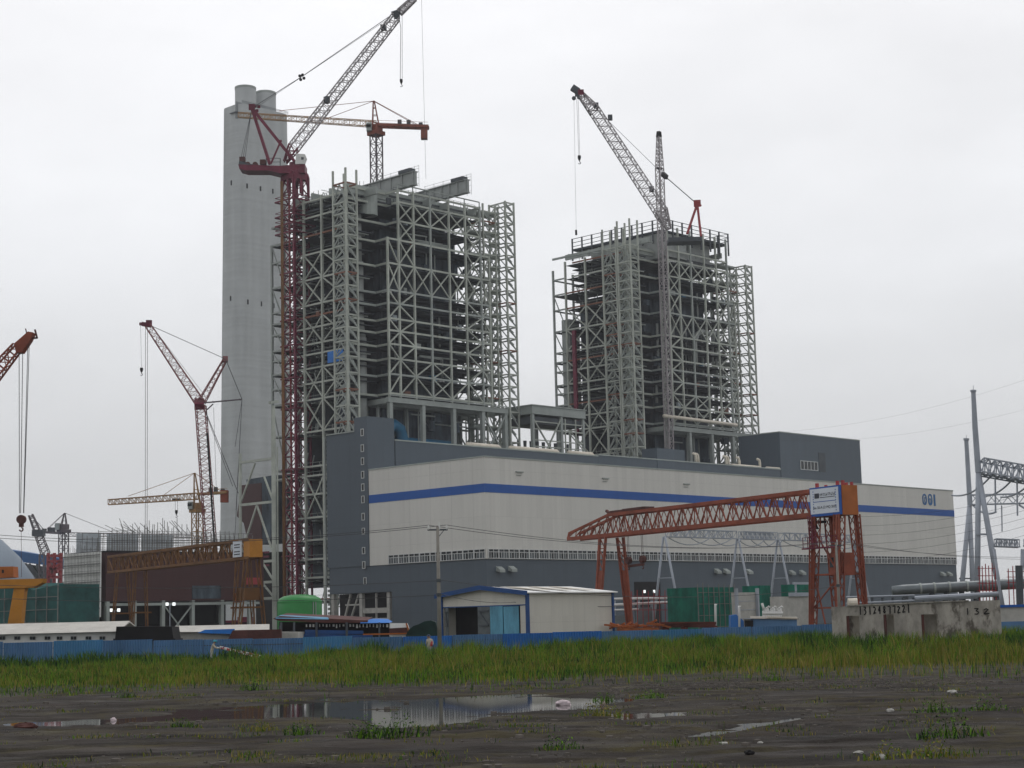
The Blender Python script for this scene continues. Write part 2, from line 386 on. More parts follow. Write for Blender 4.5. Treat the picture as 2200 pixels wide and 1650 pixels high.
def mud_mat():
    m = bpy.data.materials.new('wet_mud'); m.use_nodes = True; n = m.node_tree.nodes; l = m.node_tree.links; b = n['Principled BSDF']
    t = n.new('ShaderNodeTexCoord')
    def noise(s, det, stretch=(1, 1, 1), rough=.6):
        mp = n.new('ShaderNodeMapping'); mp.inputs['Scale'].default_value = stretch; l.new(t.outputs['Object'], mp.inputs[0])
        z = n.new('ShaderNodeTexNoise'); z.inputs['Scale'].default_value = s; z.inputs['Detail'].default_value = det; z.inputs['Roughness'].default_value = rough
        l.new(mp.outputs[0], z.inputs['Vector']); return z.outputs[0]
    def ramp(src, p0, c0, p1, c1):
        r = n.new('ShaderNodeValToRGB'); r.color_ramp.elements[0].position = p0; r.color_ramp.elements[0].color = (*c0, 1)
        r.color_ramp.elements[1].position = p1; r.color_ramp.elements[1].color = (*c1, 1); l.new(src, r.inputs[0]); return r.outputs[0]
    def mix(f, a, c, bt='MIX'):
        x = n.new('ShaderNodeMixRGB'); x.blend_type = bt
        for i, w in ((0, f), (1, a), (2, c)):
            if isinstance(w, tuple): x.inputs[i].default_value = (*w, 1)
            elif isinstance(w, (int, float)): x.inputs[i].default_value = w
            else: l.new(w, x.inputs[i])
        return x.outputs[0]
    base = ramp(noise(.35, 8, (.6, 1.6, 1)), .32, (.014, .0118, .010), .68, (.062, .052, .045))
    grit = ramp(noise(9, 6, (1, 1, 1), .75), .60, (0, 0, 0), .72, (1, 1, 1))
    c = mix(mix(.5, (0, 0, 0), grit), base, (.17, .155, .14))
    # pale dried wheel tracks and silt streaks lying across the view
    trk = ramp(noise(.55, 6, (.16, 1.5, 1), .7), .54, (0, 0, 0), .70, (.75, .75, .75))
    c = mix(trk, c, (.105, .092, .080))
    drk = ramp(noise(.8, 6, (.30, 1.3, 1), .7), .56, (0, 0, 0), .68, (.8, .8, .8))
    c = mix(drk, c, (.014, .011, .010))
    moss = ramp(noise(.22, 7, (1, 1.8, 1), .7), .50, (0, 0, 0), .64, (.7, .7, .7))
    c = mix(moss, c, (.075, .062, .022))
    sx = n.new('ShaderNodeSeparateXYZ'); l.new(t.outputs['Object'], sx.inputs[0])
    far = n.new('ShaderNodeMapRange'); far.inputs[1].default_value = 70; far.inputs[2].default_value = 88; l.new(sx.outputs[1], far.inputs[0])
    c = mix(far.outputs[0], c, (.045, .046, .020))
    wet = noise(.5, 5, (.7, 1.5, 1))
    l.new(c, b.inputs['Base Color'])
    rr = n.new('ShaderNodeMapRange'); rr.inputs[1].default_value = .35; rr.inputs[2].default_value = .62; rr.inputs[3].default_value = .62; rr.inputs[4].default_value = 1.0; l.new(wet, rr.inputs[0])
    l.new(rr.outputs[0], b.inputs['Roughness']); b.inputs['Specular IOR Level'].default_value = .10
    bp = n.new('ShaderNodeBump'); bp.inputs['Strength'].default_value = 1.0; bp.inputs['Distance'].default_value = .10
    l.new(noise(5, 8, (1, 1, 1), .7), bp.inputs['Height']); l.new(bp.outputs[0], b.inputs['Normal'])
    return m
ground.data.materials.append(mud_mat())
wm = M['water_tint']; _n = wm.node_tree.nodes; _z = _n.new('ShaderNodeTexNoise'); _z.inputs['Scale'].default_value = 2.5
_b = _n.new('ShaderNodeBump'); _b.inputs['Strength'].default_value = .02; _b.inputs['Distance'].default_value = .02
wm.node_tree.links.new(_z.outputs[0], _b.inputs['Height']); wm.node_tree.links.new(_b.outputs[0], _n['Principled BSDF'].inputs['Normal'])
PLAB = ['widest puddle, pale with reflected sky, beside the white plastic bag', 'long dark puddle on the mud reflecting the site', 'small puddle nearer the camera behind the weeds',
        'pale curved strip of water across the open mud', 'thin puddle by the small weeds', 'thin water film on the far left of the mud', 'narrow puddle left of the long dark puddle',
        'shallow water edge below the gravel', 'narrow puddle behind the long dark puddle']
for (cx, cy, rx, ry, tl, dep), lab in zip(PUD, PLAB):
    b = MB(); pts = []
    for a in np.linspace(0, 2 * math.pi, 40, endpoint=False):
        px = cx + 1.45 * rx * math.cos(a); pts.append((px, cy + 1.45 * ry * math.sin(a) + tl * 1.45 * math.cos(a), WATER + .0004 * len(bpy.data.meshes) % .003))
    b.face(pts); o = b.build('puddle', M['water_tint']); tag(o, lab, 'puddle', 'puddles on the mud', 'structure')
# ------------------------------------------------------------------ turbine hall
HL, HD, HT, HB = 189.6, 35.8, 36.15, 15.3
hall = thing('turbine_hall', 'long cream and slate-grey turbine hall with one blue stripe and a strip of windows', 'power station', W(95, 25, 0))
b = MB(); b.box(W, 0, HL, 0, HD, HB, HT); b.build('upper_wall', M['white_clad'], hall)
b = MB()
b.box(W, .2, HL - .2, .2, 29, 0, HB - .02)
b.box(W, 29.6, HL - .2, 29, 49.6, 0, HB - .02)
b.box(W, .2, 29.6, 29, 49.6, 9.5, HB - .02)
b.box(W, 8.2, 29.6, 29, 49.6, 0, 9.48)
b.build('base_wall', M['dark_clad'], hall)
b = MB(); b.box(W, -.06, HL + .06, -.06, HD - .05, 28.9, 30.7); b.build('blue_stripe', M['stripe'], hall)
b = MB()
b.box(W, .04, 8.3, 40.2, 50, HB, 45.1); b.box(W, 8.3, 77.5, 36.05, 50, HB, 43.25); b.box(W, 77.5, 157, 36.02, 50.1, HB, 43.6)
b.build('bunker_bay', M['dark_clad'], hall)
b = MB(); b.box(W, -.1, 7.9, 35.95, 40.3, HB, 48.2); t1 = b.build('stair_block', M['dark_clad'], hall)
b = MB(); b.box(W, 101, 112.7, 35.9, 41, 40, 46.8); t2 = b.build('stair_block', M['dark_clad'], hall)
b = MB(); b.box(W, 157.1, 199.3, 35.9, 50.4, 15.4, 54.4); pen = b.build('penthouse', M['dark_clad'], hall)
b = MB()                                              # parapet flashings
for (u0, u1, v0, v1, z) in ((-.12, HL + .12, -.12, .12, HT), (-.12, .12, .12, HD, HT), (8.0, 77.5, 35.9, 36.2, 43.25), (77.5, 157, 35.85, 36.2, 43.6), (157, 199.4, 35.8, 36.1, 54.4), (157, 157.25, 36.1, 50.4, 54.4), (-.2, .1, 40.3, 50, 45.1)):
    b.box(W, u0, u1, v0, v1, z, z + .28)
b.build('parapet_flashing', M['steel2'], hall)
b = MB(); b.box(W, 4, HL, 3, 35.7, HT + .02, HT + .7); b.build('roof', M['steel2'], hall)
def strip_window(p0, p1, nin):                        # one window of the strip: frame with transoms, two sliding panes, one maybe open
    b = MB(); p0 = np.array(p0); p1 = np.array(p1); d = p1 - p0; z0, z1, zt = 15.42, 17.3, 16.72
    P = lambda t, z: p0 + d * t + ZUP * z - p0[2] * ZUP
    for t in (0.02, .5, .98): b.bar(P(t, z0) + nin * .02, P(t, z1) + nin * .02, .16 if t != .5 else .10, .12, up=nin)
    for z in (z0, zt, z1): b.bar(P(0, z) + nin * .03, P(1, z) + nin * .03, .12, .12)
    for t in (.25, .75): b.bar(P(t, z0) + nin * .015, P(t, zt) + nin * .015, .07, .09, up=nin)
    w = b.build('window', M['frame_white'], hall); dk4 = [RW.random() < .3 for _ in range(4)]
    for mi, m in ((0, M['glass']), (1, M['glass_dark'])):
        g = MB()
        for i4, (a, c) in enumerate(((0, .25), (.25, .5), (.5, .75), (.75, 1))):
            if dk4[i4] == (mi == 1): g.face([P(a, z0) + nin * -.05, P(c, z0) + nin * -.05, P(c, zt) + nin * -.05, P(a, zt) + nin * -.05])
            if mi == 1: g.face([P(a, zt) + nin * -.05, P(c, zt) + nin * -.05, P(c, z1) + nin * -.05, P(a, z1) + nin * -.05])
        if g.f: g.build('pane', m, w)
RW = random.Random(4)
nw = 62
for i in range(nw): strip_window(W(.5 + i * (HL - 1) / nw, -.10, 0), W(.5 + (i + 1) * (HL - 1) / nw, -.10, 0), -VA)
for i in range(9): strip_window(W(-.10, 29.6 - i * 3.27, 0), W(-.10, 29.6 - (i + 1) * 3.27, 0), -UA)
for y, h in ((929, 1.5), (963, 1.5), (991, 1.5), (1020, 1.5), (1047, 1.5), (1073, 1.5), (1110, 1.5), (1141, 1.3), (1183, 1.4), (1214, 1.5), (1248, 1.4)):
    x = 778.5 + (y - 929) * .012
    V, z = W.onU(x, y, -.1)
    off = -.1 if z > HB else .2
    b = MB()
    for dv in (-.42, .42): b.bar(W(off - .05, V + dv, z - h / 2), W(off - .05, V + dv, z + h / 2), .14, .14)
    for dz in (-h / 2, h / 2): b.bar(W(off - .05, V - .49, z + dz), W(off - .05, V + .49, z + dz), .14, .14)
    w = b.build('stair_window', M['frame_white'], hall)
    g = MB(); o = off - .02; g.face([W(o, V - .4, z - h / 2), W(o, V + .4, z - h / 2), W(o, V + .4, z + h / 2), W(o, V - .4, z + h / 2)]); g.build('pane', M['glass_dark'], w)
for x, y in ((1073, 1222), (1099, 1221), (1540, 1226), (1559, 1226), (1608, 1227), (1700, 1229), (1722, 1229), (2024, 1232), (2038, 1232)):
    U, z = W.onV(x, y, 0); b = MB()                   # rain hoods of wall fans
    b.prism([W(U - .8, .2, z + .5), W(U - .8, -.9, z - .2), W(U - .8, -.9, z - .75), W(U - .8, .2, z - .5)], UA * 1.6); b.build('vent_hood', M['steel2'], hall)
for x, y in ((1115, 1014), (1300, 1028), (1474, 1040)):
    U, z = W.onV(x, y, 0); b = MB(); b.box(W, U - 1.1, U + 1.1, -.35, -.02, z - .12, z + .12); b.box(W, U - .9, U + .6, -.2, -.02, z - .7, z - .62); b.build('wall_lamp', M['steel2'], hall)
# two open rings and a bar in blue paint high on the right end of the front
def ring(b, U, z, rx, rz, w, n=28, sq=.8):
    for i in range(n):
        a0, a1 = 2 * math.pi * i / n, 2 * math.pi * (i + 1) / n
        f = lambda a, k: W(U + (rx - k) * math.copysign(abs(math.cos(a)) ** sq, math.cos(a)), -.12, z + (rz - k) * math.copysign(abs(math.sin(a)) ** sq, math.sin(a)))
        b.prism([f(a0, 0), f(a1, 0), f(a1, w), f(a0, w)], VA * .08)
b = MB()
U, z = W.onV(1986, 1073, 0); ring(b, U, z, 1.15, 1.55, .45); ring(b, U + .3, z - .15, .5, .85, .22)
U, z = W.onV(1998, 1073.5, 0); ring(b, U, z, 1.15, 1.6, .45); ring(b, U - .1, z - .4, .5, .8, .22)
U, z = W.onV(2007.3, 1074.5, 0); b.box(W, U - .42, U + .42, -.12, -.04, z - 1.6, z + 1.6)
b.build('logo', M['logo'], hall)
for (xa, ya, xb, yb) in ((1014, 961, 1080, 966), (1106, 966, 1206, 974), (1232, 975, 1281, 980), (1582, 1003, 1642, 1008), (1657, 1008.5, 1705, 1013), (1706, 1013, 1783, 1019)):
    Ua, _ = W.onV(xa, ya, 35); Ub, _ = W.onV(xb, yb, 35); zz = 43.7
    b = MB(); b.tube([W(Ua, 36.6, zz), W(Ub, 36.6, zz)], .62, 10); b.tube([W(Ub, 36.6, zz), W(Ub + .8, 36.6, zz - .3)], [.62, .4], 10); b.build('roof_pipe', M['pipe_white'], hall, smooth=True)
for x in (1593, 1689, 1637, 1500, 1505, 1565, 1570):
    U, _ = W.onV(x, 1000, 36); b = MB(); b.tube([W(U, 36.7, 43.4), W(U, 36.7, 45.2), W(U - .3, 36.7, 46.0), W(U - 1.2, 36.7, 46.2)], .38, 7); b.build('steam_vent', M['pipe_white'], hall, smooth=True)
U, z = W.onV(1738, 1001, 35.9); b = MB()
for k in range(5): b.box(W, U - 4.3 + k * 1.75, U - 2.95 + k * 1.75, 35.8, 35.92, z - 1.0, z + 1.1)
b.build('louvre_window', M['glass_dark'], hall)
b = MB()
for k in range(6): b.bar(W(U - 4.45 + k * 1.75, 35.75, z - 1.2), W(U - 4.45 + k * 1.75, 35.75, z + 1.3), .16)
for dz in (-1.2, 1.3): b.bar(W(U - 4.5, 35.75, z + dz), W(U + 4.4, 35.75, z + dz), .16)
b.build('louvre_frame', M['frame_white'], hall)
b = MB(); b.box(W, U + 5.2, U + 8.6, 35.78, 35.92, z - 1.5, z + 4.2); b.build('blank_door', M['dark_steel'], hall)
for x, y, w_, h_ in ((1391, 1271, 4.6, 2.2),):        # the dark truck opening in the base
    U, z = W.onV(x, y, .2); b = MB(); b.box(W, U - w_, U + w_, .12, .22, 0, z + h_); d = b.build('truck_opening', M['black'], hall)
    for k in (-1.2, 2.2): q = MB(); q.box(W, U + k - .3, U + k + .3, .0, .1, z - .3, z + .35); q.build('lamp', M['lamp'], d)
# the open bay under the left end: columns, concrete frame and braces
b = MB()
for V in (30.5, 39.5, 49): b.bar(W(.9, V, 0), W(.9, V, 9.45), .9)
for V in (34.8,): b.bar(W(.9, V, 0), W(.9, V, 9.45), .35)
for z in (5.6, 3.4): b.bar(W(.9, 30.9, z), W(.9, 39, z), .5, 1.1)
b.bar(W(.9, 47, 0), W(.9, 43.2, 9.4), .4); b.bar(W(.9, 40.5, 9.4), W(.9, 43, 4.5), .35); b.bar(W(.9, 40.4, 7), W(.9, 45, 7), .35)
b.build('bay_column', M['conc_light'], hall)
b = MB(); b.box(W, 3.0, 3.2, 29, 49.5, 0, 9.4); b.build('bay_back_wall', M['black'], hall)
b = MB()
for k in range(44): b.box(W, .5, 1.3, 50.1, 50.7, 1 + k * 1.0, 1.55 + k * 1.0)
b.bar(W(.2, 50.9, 0), W(.2, 50.9, 45), .35); b.bar(W(1.6, 50.9, 0), W(1.6, 50.9, 45), .35)
b.build('hoist_mast', M['steel2'], hall)
# ------------------------------------------------------------------ the two boiler frames
LEV = [110.2, 107.2, 102.3, 97.4, 91.2, 84.4, 81.2, 77.3, 74.3, 70.9, 67.3, 63.4, 58.6]
LIFT = [109.4, 104.5, 101.8, 99.1, 96.5, 93.8, 90.5, 87.2, 84, 80.6, 76.8, 73.7, 70.4, 66.6, 62.7, 58.7, 54.7, 50.8, 46.5, 42, 37, 32, 27, 22, 17, 12, 7]
LEFT = [108.7, 104.5, 99.8, 95.1, 88.6, 82.1, 79.2, 76.3, 72.2, 69.6, 66.1, 62.3, 58.2, 50.2, 41.6, 39.3, 34.7, 29, 23.5, 18.8, 14.3, 9]
def boiler(off, two):
    Q = lambda u, v, z: W(u + off, v, z)
    F = Frame(Q(0, 0, 0))
    rnd = random.Random(3 + two)
    lab = ('steel boiler tower with a railed roof deck that carries the derrick crane' if two else
           'steel boiler tower with two bare girders across its open top, beside the maroon crane')
    T = thing('boiler_tower', lab, 'boiler tower', Q(45, 78, 0), 'open steel boiler towers behind the hall')
    st, dk = M['steel'], M['dark_steel']
    topu = [34, 39.2, 45, 51.6, 57.5, 63]
    for u in [30.3] + topu + [66.1]:
        b = MB(); b.bar(Q(u, 62, 57.6), Q(u, 62, 97.7 if u in (30.3, 66.1) else 110.6 if not two else 117.5), .5, .5, up=VA); b.build('column', st if u not in (45, 63) else M['steel2'], T)
    for u in (30.6, 41.5, 52.2, 62.6, 71.0):
        b = MB(); b.bar(Q(u, 62.2, 0), Q(u, 62.2, 57.4), 1.0, 1.0, up=VA); b.build('lower_column', M['steel2'], T)
    for z in LEV:                                               # one floor: edge beams, deck
        b = MB(); lo, hi = (30.3, 66.1) if z < 98 else (34, 63)
        b.bar(Q(lo, 62, z), Q(hi, 62, z), .36, .46)
        b.bar(Q(lo, 62.3, z - .1), Q(lo, 66.5, z - .1), .36, .5)
        b.bar(Q(20.8, 66.5, z - .15), Q(lo, 66.5, z - .15), .36, .52)
        b.bar(Q(hi, 62.3, z - .1), Q(hi, 90, z - .1), .36, .5)
        f = b.build('floor_beam', st if rnd.random() < .75 else M['steel2'], T)
        b = MB()
        for v in (65.5, 72): b.bar(Q(lo + .3, v, z - .75), Q(hi, v, z - .75), .3, .45)
        if rnd.random() < .7:                                   # handrail of the walkway behind the face
            for dz in (.55, 1.1): b.bar(Q(lo, 63.6, z + dz), Q(hi, 63.6, z + dz), .07)
            for k in range(12): b.bar(Q(lo + (hi - lo) * k / 11, 63.6, z - .4), Q(lo + (hi - lo) * k / 11, 63.6, z + 1.1), .07)
        b.build('walkway_rail', dk, f)  # inner beams and rails: interior shade put into a darker steel colour
        if z < 109:
            d = MB(); d.box(F, 22, hi - .4, 66.9, 89, z - .55, z - .35); d.box(F, lo + .6, hi - .4, 63.0, 66.9, z - .55, z - .35); d.build('deck', M['grating'], f)
    # front bracing, bay by bay as in the picture
    b = MB(); c = topu
    def X(u0, u1, z0, z1, kind, w=.30):
        um = (u0 + u1) / 2
        if 'x' in kind: b.bar(Q(u0, 62, z0), Q(u1, 62, z1), w); b.bar(Q(u1, 61.96, z0), Q(u0, 61.96, z1), w)
        if '/' in kind: b.bar(Q(u0, 62, z0), Q(u1, 62, z1), w)
        if '\\' in kind: b.bar(Q(u1, 62, z0), Q(u0, 62, z1), w)
        if 'v' in kind: b.bar(Q(u0, 62, z1), Q(um, 62, z0), w); b.bar(Q(u1, 62, z1), Q(um, 62, z0), w)
        if 'k' in kind: b.bar(Q(u0, 62, z1), Q(um, 62, z0), w)
    for k in range(5): X(c[k], c[k + 1], 102.3, 107.2, 'x')
    X(c[0], c[1], 97.4, 102.3, 'x'); X(c[4], c[5], 97.4, 102.3, 'x')
    X(30.3, c[0], 91.2, 97.4, '\\'); X(c[0], c[1], 91.2, 97.4, 'x'); X(c[4], c[5], 91.2, 97.4, 'x'); X(c[5], 66.1, 91.2, 97.4, '/')
    X(30.3, c[0], 84.4, 91.2, 'x')
    for k in range(5): X(c[k], c[k + 1], 84.4, 91.2, 'x')
    X(c[5], 66.1, 84.4, 91.2, 'x')
    for z0, z1 in ((77.3, 84.4), (70.9, 77.3), (63.4, 70.9)):
        zm = (z0 + z1) / 2
        b.bar(Q(30.3, 62, z1), Q(c[0], 62, zm), .34); b.bar(Q(c[0], 62, zm), Q(30.3, 62, z0), .34)
        b.bar(Q(c[0], 62, zm), Q(c[1], 62, z1), .34); b.bar(Q(c[0], 62, zm), Q(c[1], 62, z0), .34)
        b.bar(Q(c[5], 62, zm), Q(c[4], 62, z1), .34); b.bar(Q(c[5], 62, zm), Q(c[4], 62, z0), .34)
        b.bar(Q(c[5], 62, zm), Q(66.1, 62, z1), .3); b.bar(Q(c[5], 62, zm), Q(66.1, 62, z0), .3)
    b.bar(Q(c[1], 62, 63.4), Q(c[2], 62, 67.3), .34); b.bar(Q(c[1], 62, 63.4), Q(c[2], 62, 58.6), .34)
    b.bar(Q(c[4], 62, 63.4), Q(c[3], 62, 58.6), .34); b.bar(Q(c[4], 62, 63.4), Q(c[5], 62, 67.3), .34); b.bar(Q(c[4], 62, 63.4), Q(c[5], 62, 58.6), .34)
    X(c[2], c[3], 63.4, 67.3, 'x'); X(c[2], c[3], 58.6, 63.4, 'x'); X(c[0], c[1], 58.6, 63.4, '/'); X(30.3, c[0], 58.6, 63.4, '/')
    b.build('front_bracing', st, T)
    # transfer floor and what hangs below it
    b = MB(); b.bar(Q(29.5, 62, 57.0), Q(71.6, 62, 57.0), .9, 1.3); b.bar(Q(30, 62.6, 56.8), Q(30, 74, 56.8), .8, 1.3)
    b.bar(Q(29.5, 61.2, 58.0), Q(71.8, 61.2, 58.0), .2, .25); b.bar(Q(71.3, 62.6, 56.8), Q(71.3, 80, 56.8), .8, 1.2)
    for v in (66, 70, 75): b.bar(Q(31, v, 56.6), Q(71, v, 56.6), .7, 1.2)
    b.bar(Q(62.6, 62, 56), Q(71, 62, 44), .4); b.bar(Q(71, 62, 56), Q(62.6, 62, 44), .4)
    b.bar(Q(30, 62, 45.6), Q(72, 62, 45.2), .7, .9)
    b.build('transfer_beam', M['steel2'], T)
    b = MB(); b.box(F, 30, 71, 63, 84, 42, 44.4); b.box(F, 23, 71, 84.5, 85, 40, 56); b.build('lower_deck', M['grating'], T)
    b = MB()
    for k in range(26):
        u = rnd.uniform(31, 70); v = rnd.uniform(66, 80); b.bar(Q(u, v, 44), Q(u, v, 56.4), rnd.choice((.25, .4, .6)))
    for k in range(12):
        u = rnd.uniform(31, 60); z = rnd.uniform(46, 56); b.bar(Q(u, 66 + k, z), Q(u + rnd.uniform(6, 12), 66 + k, z), .35)
    b.build('hanger', M['steel2'], T)
    b = MB()
    if not two:
        b.tube([Q(33, 67, 45), Q(33, 67, 48.5), Q(34, 67, 50.6), Q(36, 67, 51.6), Q(38, 67, 50.6), Q(39, 67, 48), Q(39, 67, 45)], 1.6, 12)
        b.tube([Q(38, 68, 47.6), Q(56, 68, 47.6)], 1.3, 12)
    else: b.tube([Q(33, 65, 47), Q(60, 65, 47)], .9, 10)
    b.build('blue_pipe', M['blue_duct'], T, smooth=True)
    b = MB()
    if two:
        b.tube([Q(27, 60, 60.0), Q(62, 60, 59.6)], .55, 8); b.build('header_pipe', M['pipe_white'], T, smooth=True)
    b = MB()
    for k in range(9): b.bar(Q(32 + k * 4.4, 61.5, 43.2), Q(32 + k * 4.4, 61.5, 45.8), .5)
    b.bar(Q(31, 61.4, 44.2), Q(69, 61.4, 44.0), .5); b.build('support_bracket', M['red'], T)
    # furnace and other dark plant inside
    b = MB(); b.box(F, 35, 61, 70, 87, 46, 104.5)
    for k in range(30):
        u = rnd.uniform(24, 63); v = rnd.uniform(64.5, 69); z = rnd.uniform(48, 104); b.box(F, u, u + rnd.uniform(1, 4), v, v + rnd.uniform(.6, 1.2), z, z + rnd.uniform(.8, 3))
    b.build('furnace_casing', M['casing'], T)
    b = MB()
    for k in range(12 if not two else 26):
        b = MB(); u = rnd.uniform(31.5, 64); v = rnd.uniform(64.6, 66.5); z = rnd.uniform(60, 92); b.tube([Q(u, v, z), Q(u, v, z + rnd.uniform(5, 14))], rnd.choice((.18, .25, .4)), 6)
        b.build('riser_pipe', M['duct'] if two else M['steel2'], T, smooth=True)
    for k in range(6):
        b = MB(); z = rnd.uniform(60, 105); u = rnd.uniform(32, 50); b.tube([Q(u, 64, z), Q(u + rnd.uniform(6, 14), 64, z + rnd.uniform(-.5, .5))], .22, 6)
        b.build('riser_pipe', M['duct'] if two else M['steel2'], T, smooth=True)
    b = MB(); b.tube([Q(27.2, 69, 44), Q(27.2, 69, 73)], 1.5, 14); b.tube([Q(27.2, 69, 73), Q(26.7, 69, 76), Q(26.7, 69, 92)], 1.35, 14); b.tube([Q(26.7, 69, 92), Q(26.7, 69, 104)], 1.0, 12)
    b.tube([Q(24.5, 68.5, 98), Q(24.5, 68.5, 107)], .6, 8); b.bar(Q(22, 68, 94), Q(24.5, 68, 101), .6)
    b.build('downcomer', M['duct'], T, smooth=True)
    b = MB(); b.box(F, 24, 30, 72, 73, 44, 104); b.box(F, 28.4, 29, 74, 92, 12, 98); b.build('inner_wall', M['casing'], T)
    for k in range(30):                                         # plant and stored stuff standing on the decks
        z = rnd.choice(LEV[1:]) - .35; front = k < 20; u = rnd.uniform(31.5, 64) if front else rnd.uniform(21.8, 25); v = rnd.uniform(63.2, 66) if front else rnd.uniform(67.5, 88)
        if not front: z = rnd.choice(LEFT[1:12]) - .3
        b = MB(); w_ = rnd.uniform(.6, 2.4); b.box(F, u, u + w_, v, v + rnd.uniform(.5, 1.4), z, z + rnd.uniform(.6, 2.2)); b.build('deck_load', M[rnd.choice(('duct', 'steel2', 'primer', 'casing', 'white', 'pale_sheet', 'blue_duct', 'dark_steel'))], T)
    # left side face and its floors
    for v in (66.5, 76, 83, 91):
        b = MB(); b.bar(Q(21, v, 0), Q(21, v, 109.5), .55, .55, up=UA); b.build('side_column', st, T)
    for z in LEFT:
        b = MB(); b.bar(Q(21, 66.5, z), Q(21, 91 if z < 100 else 88, z), .32, .44)
        s_ = b.build('side_floor_beam', st if rnd.random() < .8 else M['primer'], T)
        b = MB()                                                # joists, rails and hangers on this floor
        for k in range(9): v = rnd.uniform(67, 89); b.bar(Q(21.2, v, z - .8), Q(29, v, z - .8), .22, .3)
        for k in range(10): u = rnd.uniform(21.4, 25); v = rnd.uniform(67, 89); b.bar(Q(u, v, z - .3), Q(u + rnd.uniform(-.6, .6), v + rnd.uniform(-1.5, 1.5), z + rnd.uniform(1, 4)), rnd.choice((.1, .16, .24)))
        b.bar(Q(21.2, 66.8, z + 1.0), Q(21.2, 89, z + 1.0), .08); b.build('joist', M['steel2'], s_)
        b = MB(); b.box(F, 21.4, 30, 66.9, 90.8, z - .5, z - .3); b.build('side_deck', M['grating'], s_)
    for z0, z1 in ((82.1, 88.6), (88.6, 95.1), (72.2, 79.2), (58.2, 66.1), (50.2, 58.2), (29, 39.3)):
        b = MB()
        for v0, v1 in ((66.5, 76), (76, 83), (83, 91)):
            b.bar(Q(21, v0, z0), Q(21, v1, z1), .32); b.bar(Q(21.05, v1, z0), Q(21.05, v0, z1), .32)
        b.build('side_bracing', st, T)
    b = MB()                                                    # open rear bay: sky shows through
    for v in (96, ):
        for u in (21, 30, 45): b.bar(Q(u, v, 0), Q(u, v, 107.5 if two else 100), .55)
    for z in LEFT[1:16]:
        b.bar(Q(21, 91, z), Q(21, 96, z), .3, .42); b.bar(Q(21, 96, z), Q(45, 96, z), .3, .42)
    for z0, z1 in zip(LEFT[2:14:2], LEFT[4:16:2]): b.bar(Q(21, 96, z0), Q(21, 91, z1), .25)
    b.build('rear_bay', M['steel2'], T)
    for z in LEFT[2:14:2]:
        b = MB(); b.box(F, 21.3, 44, 91, 95.7, z - .5, z - .3); b.build('rear_deck', M['grating'], T)
    if two:
        b = MB(); b.box(F, 21.5, 26, 90.4, 93.5, 60, 92); b.build('hopper', M['duct'], T)
        b = MB(); b.box(F, 20.2, 20.9, 87.2, 88.4, 57, 88); b.build('red_hoist', M['maroon'], T)
    else:
        b = MB(); b.box(F, 20.75, 20.95, 68, 74, 66.6, 69.4); b.build('tarpaulin', M['tarp'], T)
        b = MB(); b.box(F, 20.4, 20.9, 66.8, 67.6, 10, 104); b.build('dark_strip', M['black'], T)  # black upright strip beside the stair tower
    # stair towers
    def stair(name, u0, u1, v0, v1, zt, levels, zb=0, pat=1):
        m = MB()
        for u in (u0, u1):
            for v in (v0, v1): m.bar(Q(u, v, zb), Q(u, v, zt), .42, .42, up=UA)
        s = m.build(name, st, T)
        lv = [z for z in levels if zb < z <= zt]
        for z in lv:
            m = MB(); m.bar(Q(u0, v0, z), Q(u1, v0, z), .26, .34); m.bar(Q(u0, v1, z), Q(u1, v1, z), .26, .34); m.bar(Q(u0, v0, z), Q(u0, v1, z), .26, .34); m.bar(Q(u1, v0, z), Q(u1, v1, z), .26, .34)
            m.build('landing_frame', st if rnd.random() < .82 else M['primer'], s)
        m = MB()
        for a, c_ in zip(lv[:-1], lv[1:]):
            vm = (v0 + v1) / 2; um = (u0 + u1) / 2
            m.bar(Q(u0, vm, a), Q(u0, v0, c_), .22); m.bar(Q(u0, vm, a), Q(u0, v1, c_), .2); m.bar(Q(u1, vm, a), Q(u1, v0, c_), .2)
            m.bar(Q(u0, v0, a), Q(u1, v0, c_), .22) if pat else m.bar(Q(u0, v0, a), Q(um, v0, c_), .22)
            m.bar(Q(u1, v1, a), Q(u0, v1, c_), .2)
            zm = (a + c_) / 2                                   # flights of stairs inside
            m.bar(Q(u0 + .5, v0 + .9, a), Q(u1 - .4, v0 + .9, zm), .16, .8); m.bar(Q(u1 - .4, v1 - .9, zm), Q(u0 + .5, v1 - .9, c_), .16, .8)
        m.build('stair_flight', M['steel2'], s)
        return s
    stair('stair_tower', 16.9, 20.4, 62, 66.7, 113.0 if not two else 117, LIFT)
    if two: stair('stair_tower', 16.9, 20.4, 67.4, 72.4, 115.5, LIFT)
    RL = [113.4, 110.6, 107.9, 105.1, 102.3, 99, 95.8, 92.6, 89.4, 86.2, 83, 79.8, 76.6, 73.4, 70.2, 67, 63.8, 60.6, 57, 53, 49, 45]
    stair('stair_tower', 72.8, 76.1, 62, 68, 113.8 if not two else 110.9, RL, 40)
    stair('stair_tower', 66.8, 71.4, 64.5, 70.5, 112.6 if not two else 109.5, RL, 40, 0)
    for z in RL[1::2]:                                          # right end galleries joining the towers
        b = MB(); b.box(F, 63.2, 72.8, 66.2, 69.0, z - .5, z - .2); b.bar(Q(63, 66, z), Q(73, 66, z), .3, .5); b.build('gallery', M['steel2'], T)
    b = MB()
    for z0, z1 in zip(RL[1::2], RL[3::2]): b.bar(Q(66, 75, z0), Q(72, 75, z1), .3); b.bar(Q(72, 75, z0), Q(66, 75, z1), .3); b.bar(Q(66, 75, z0), Q(72, 75, z0), .3, .5)
    for u in (66, 72): b.bar(Q(u, 75, 40), Q(u, 75, 110), .5)
    b.build('end_bracing', M['steel2'], T)
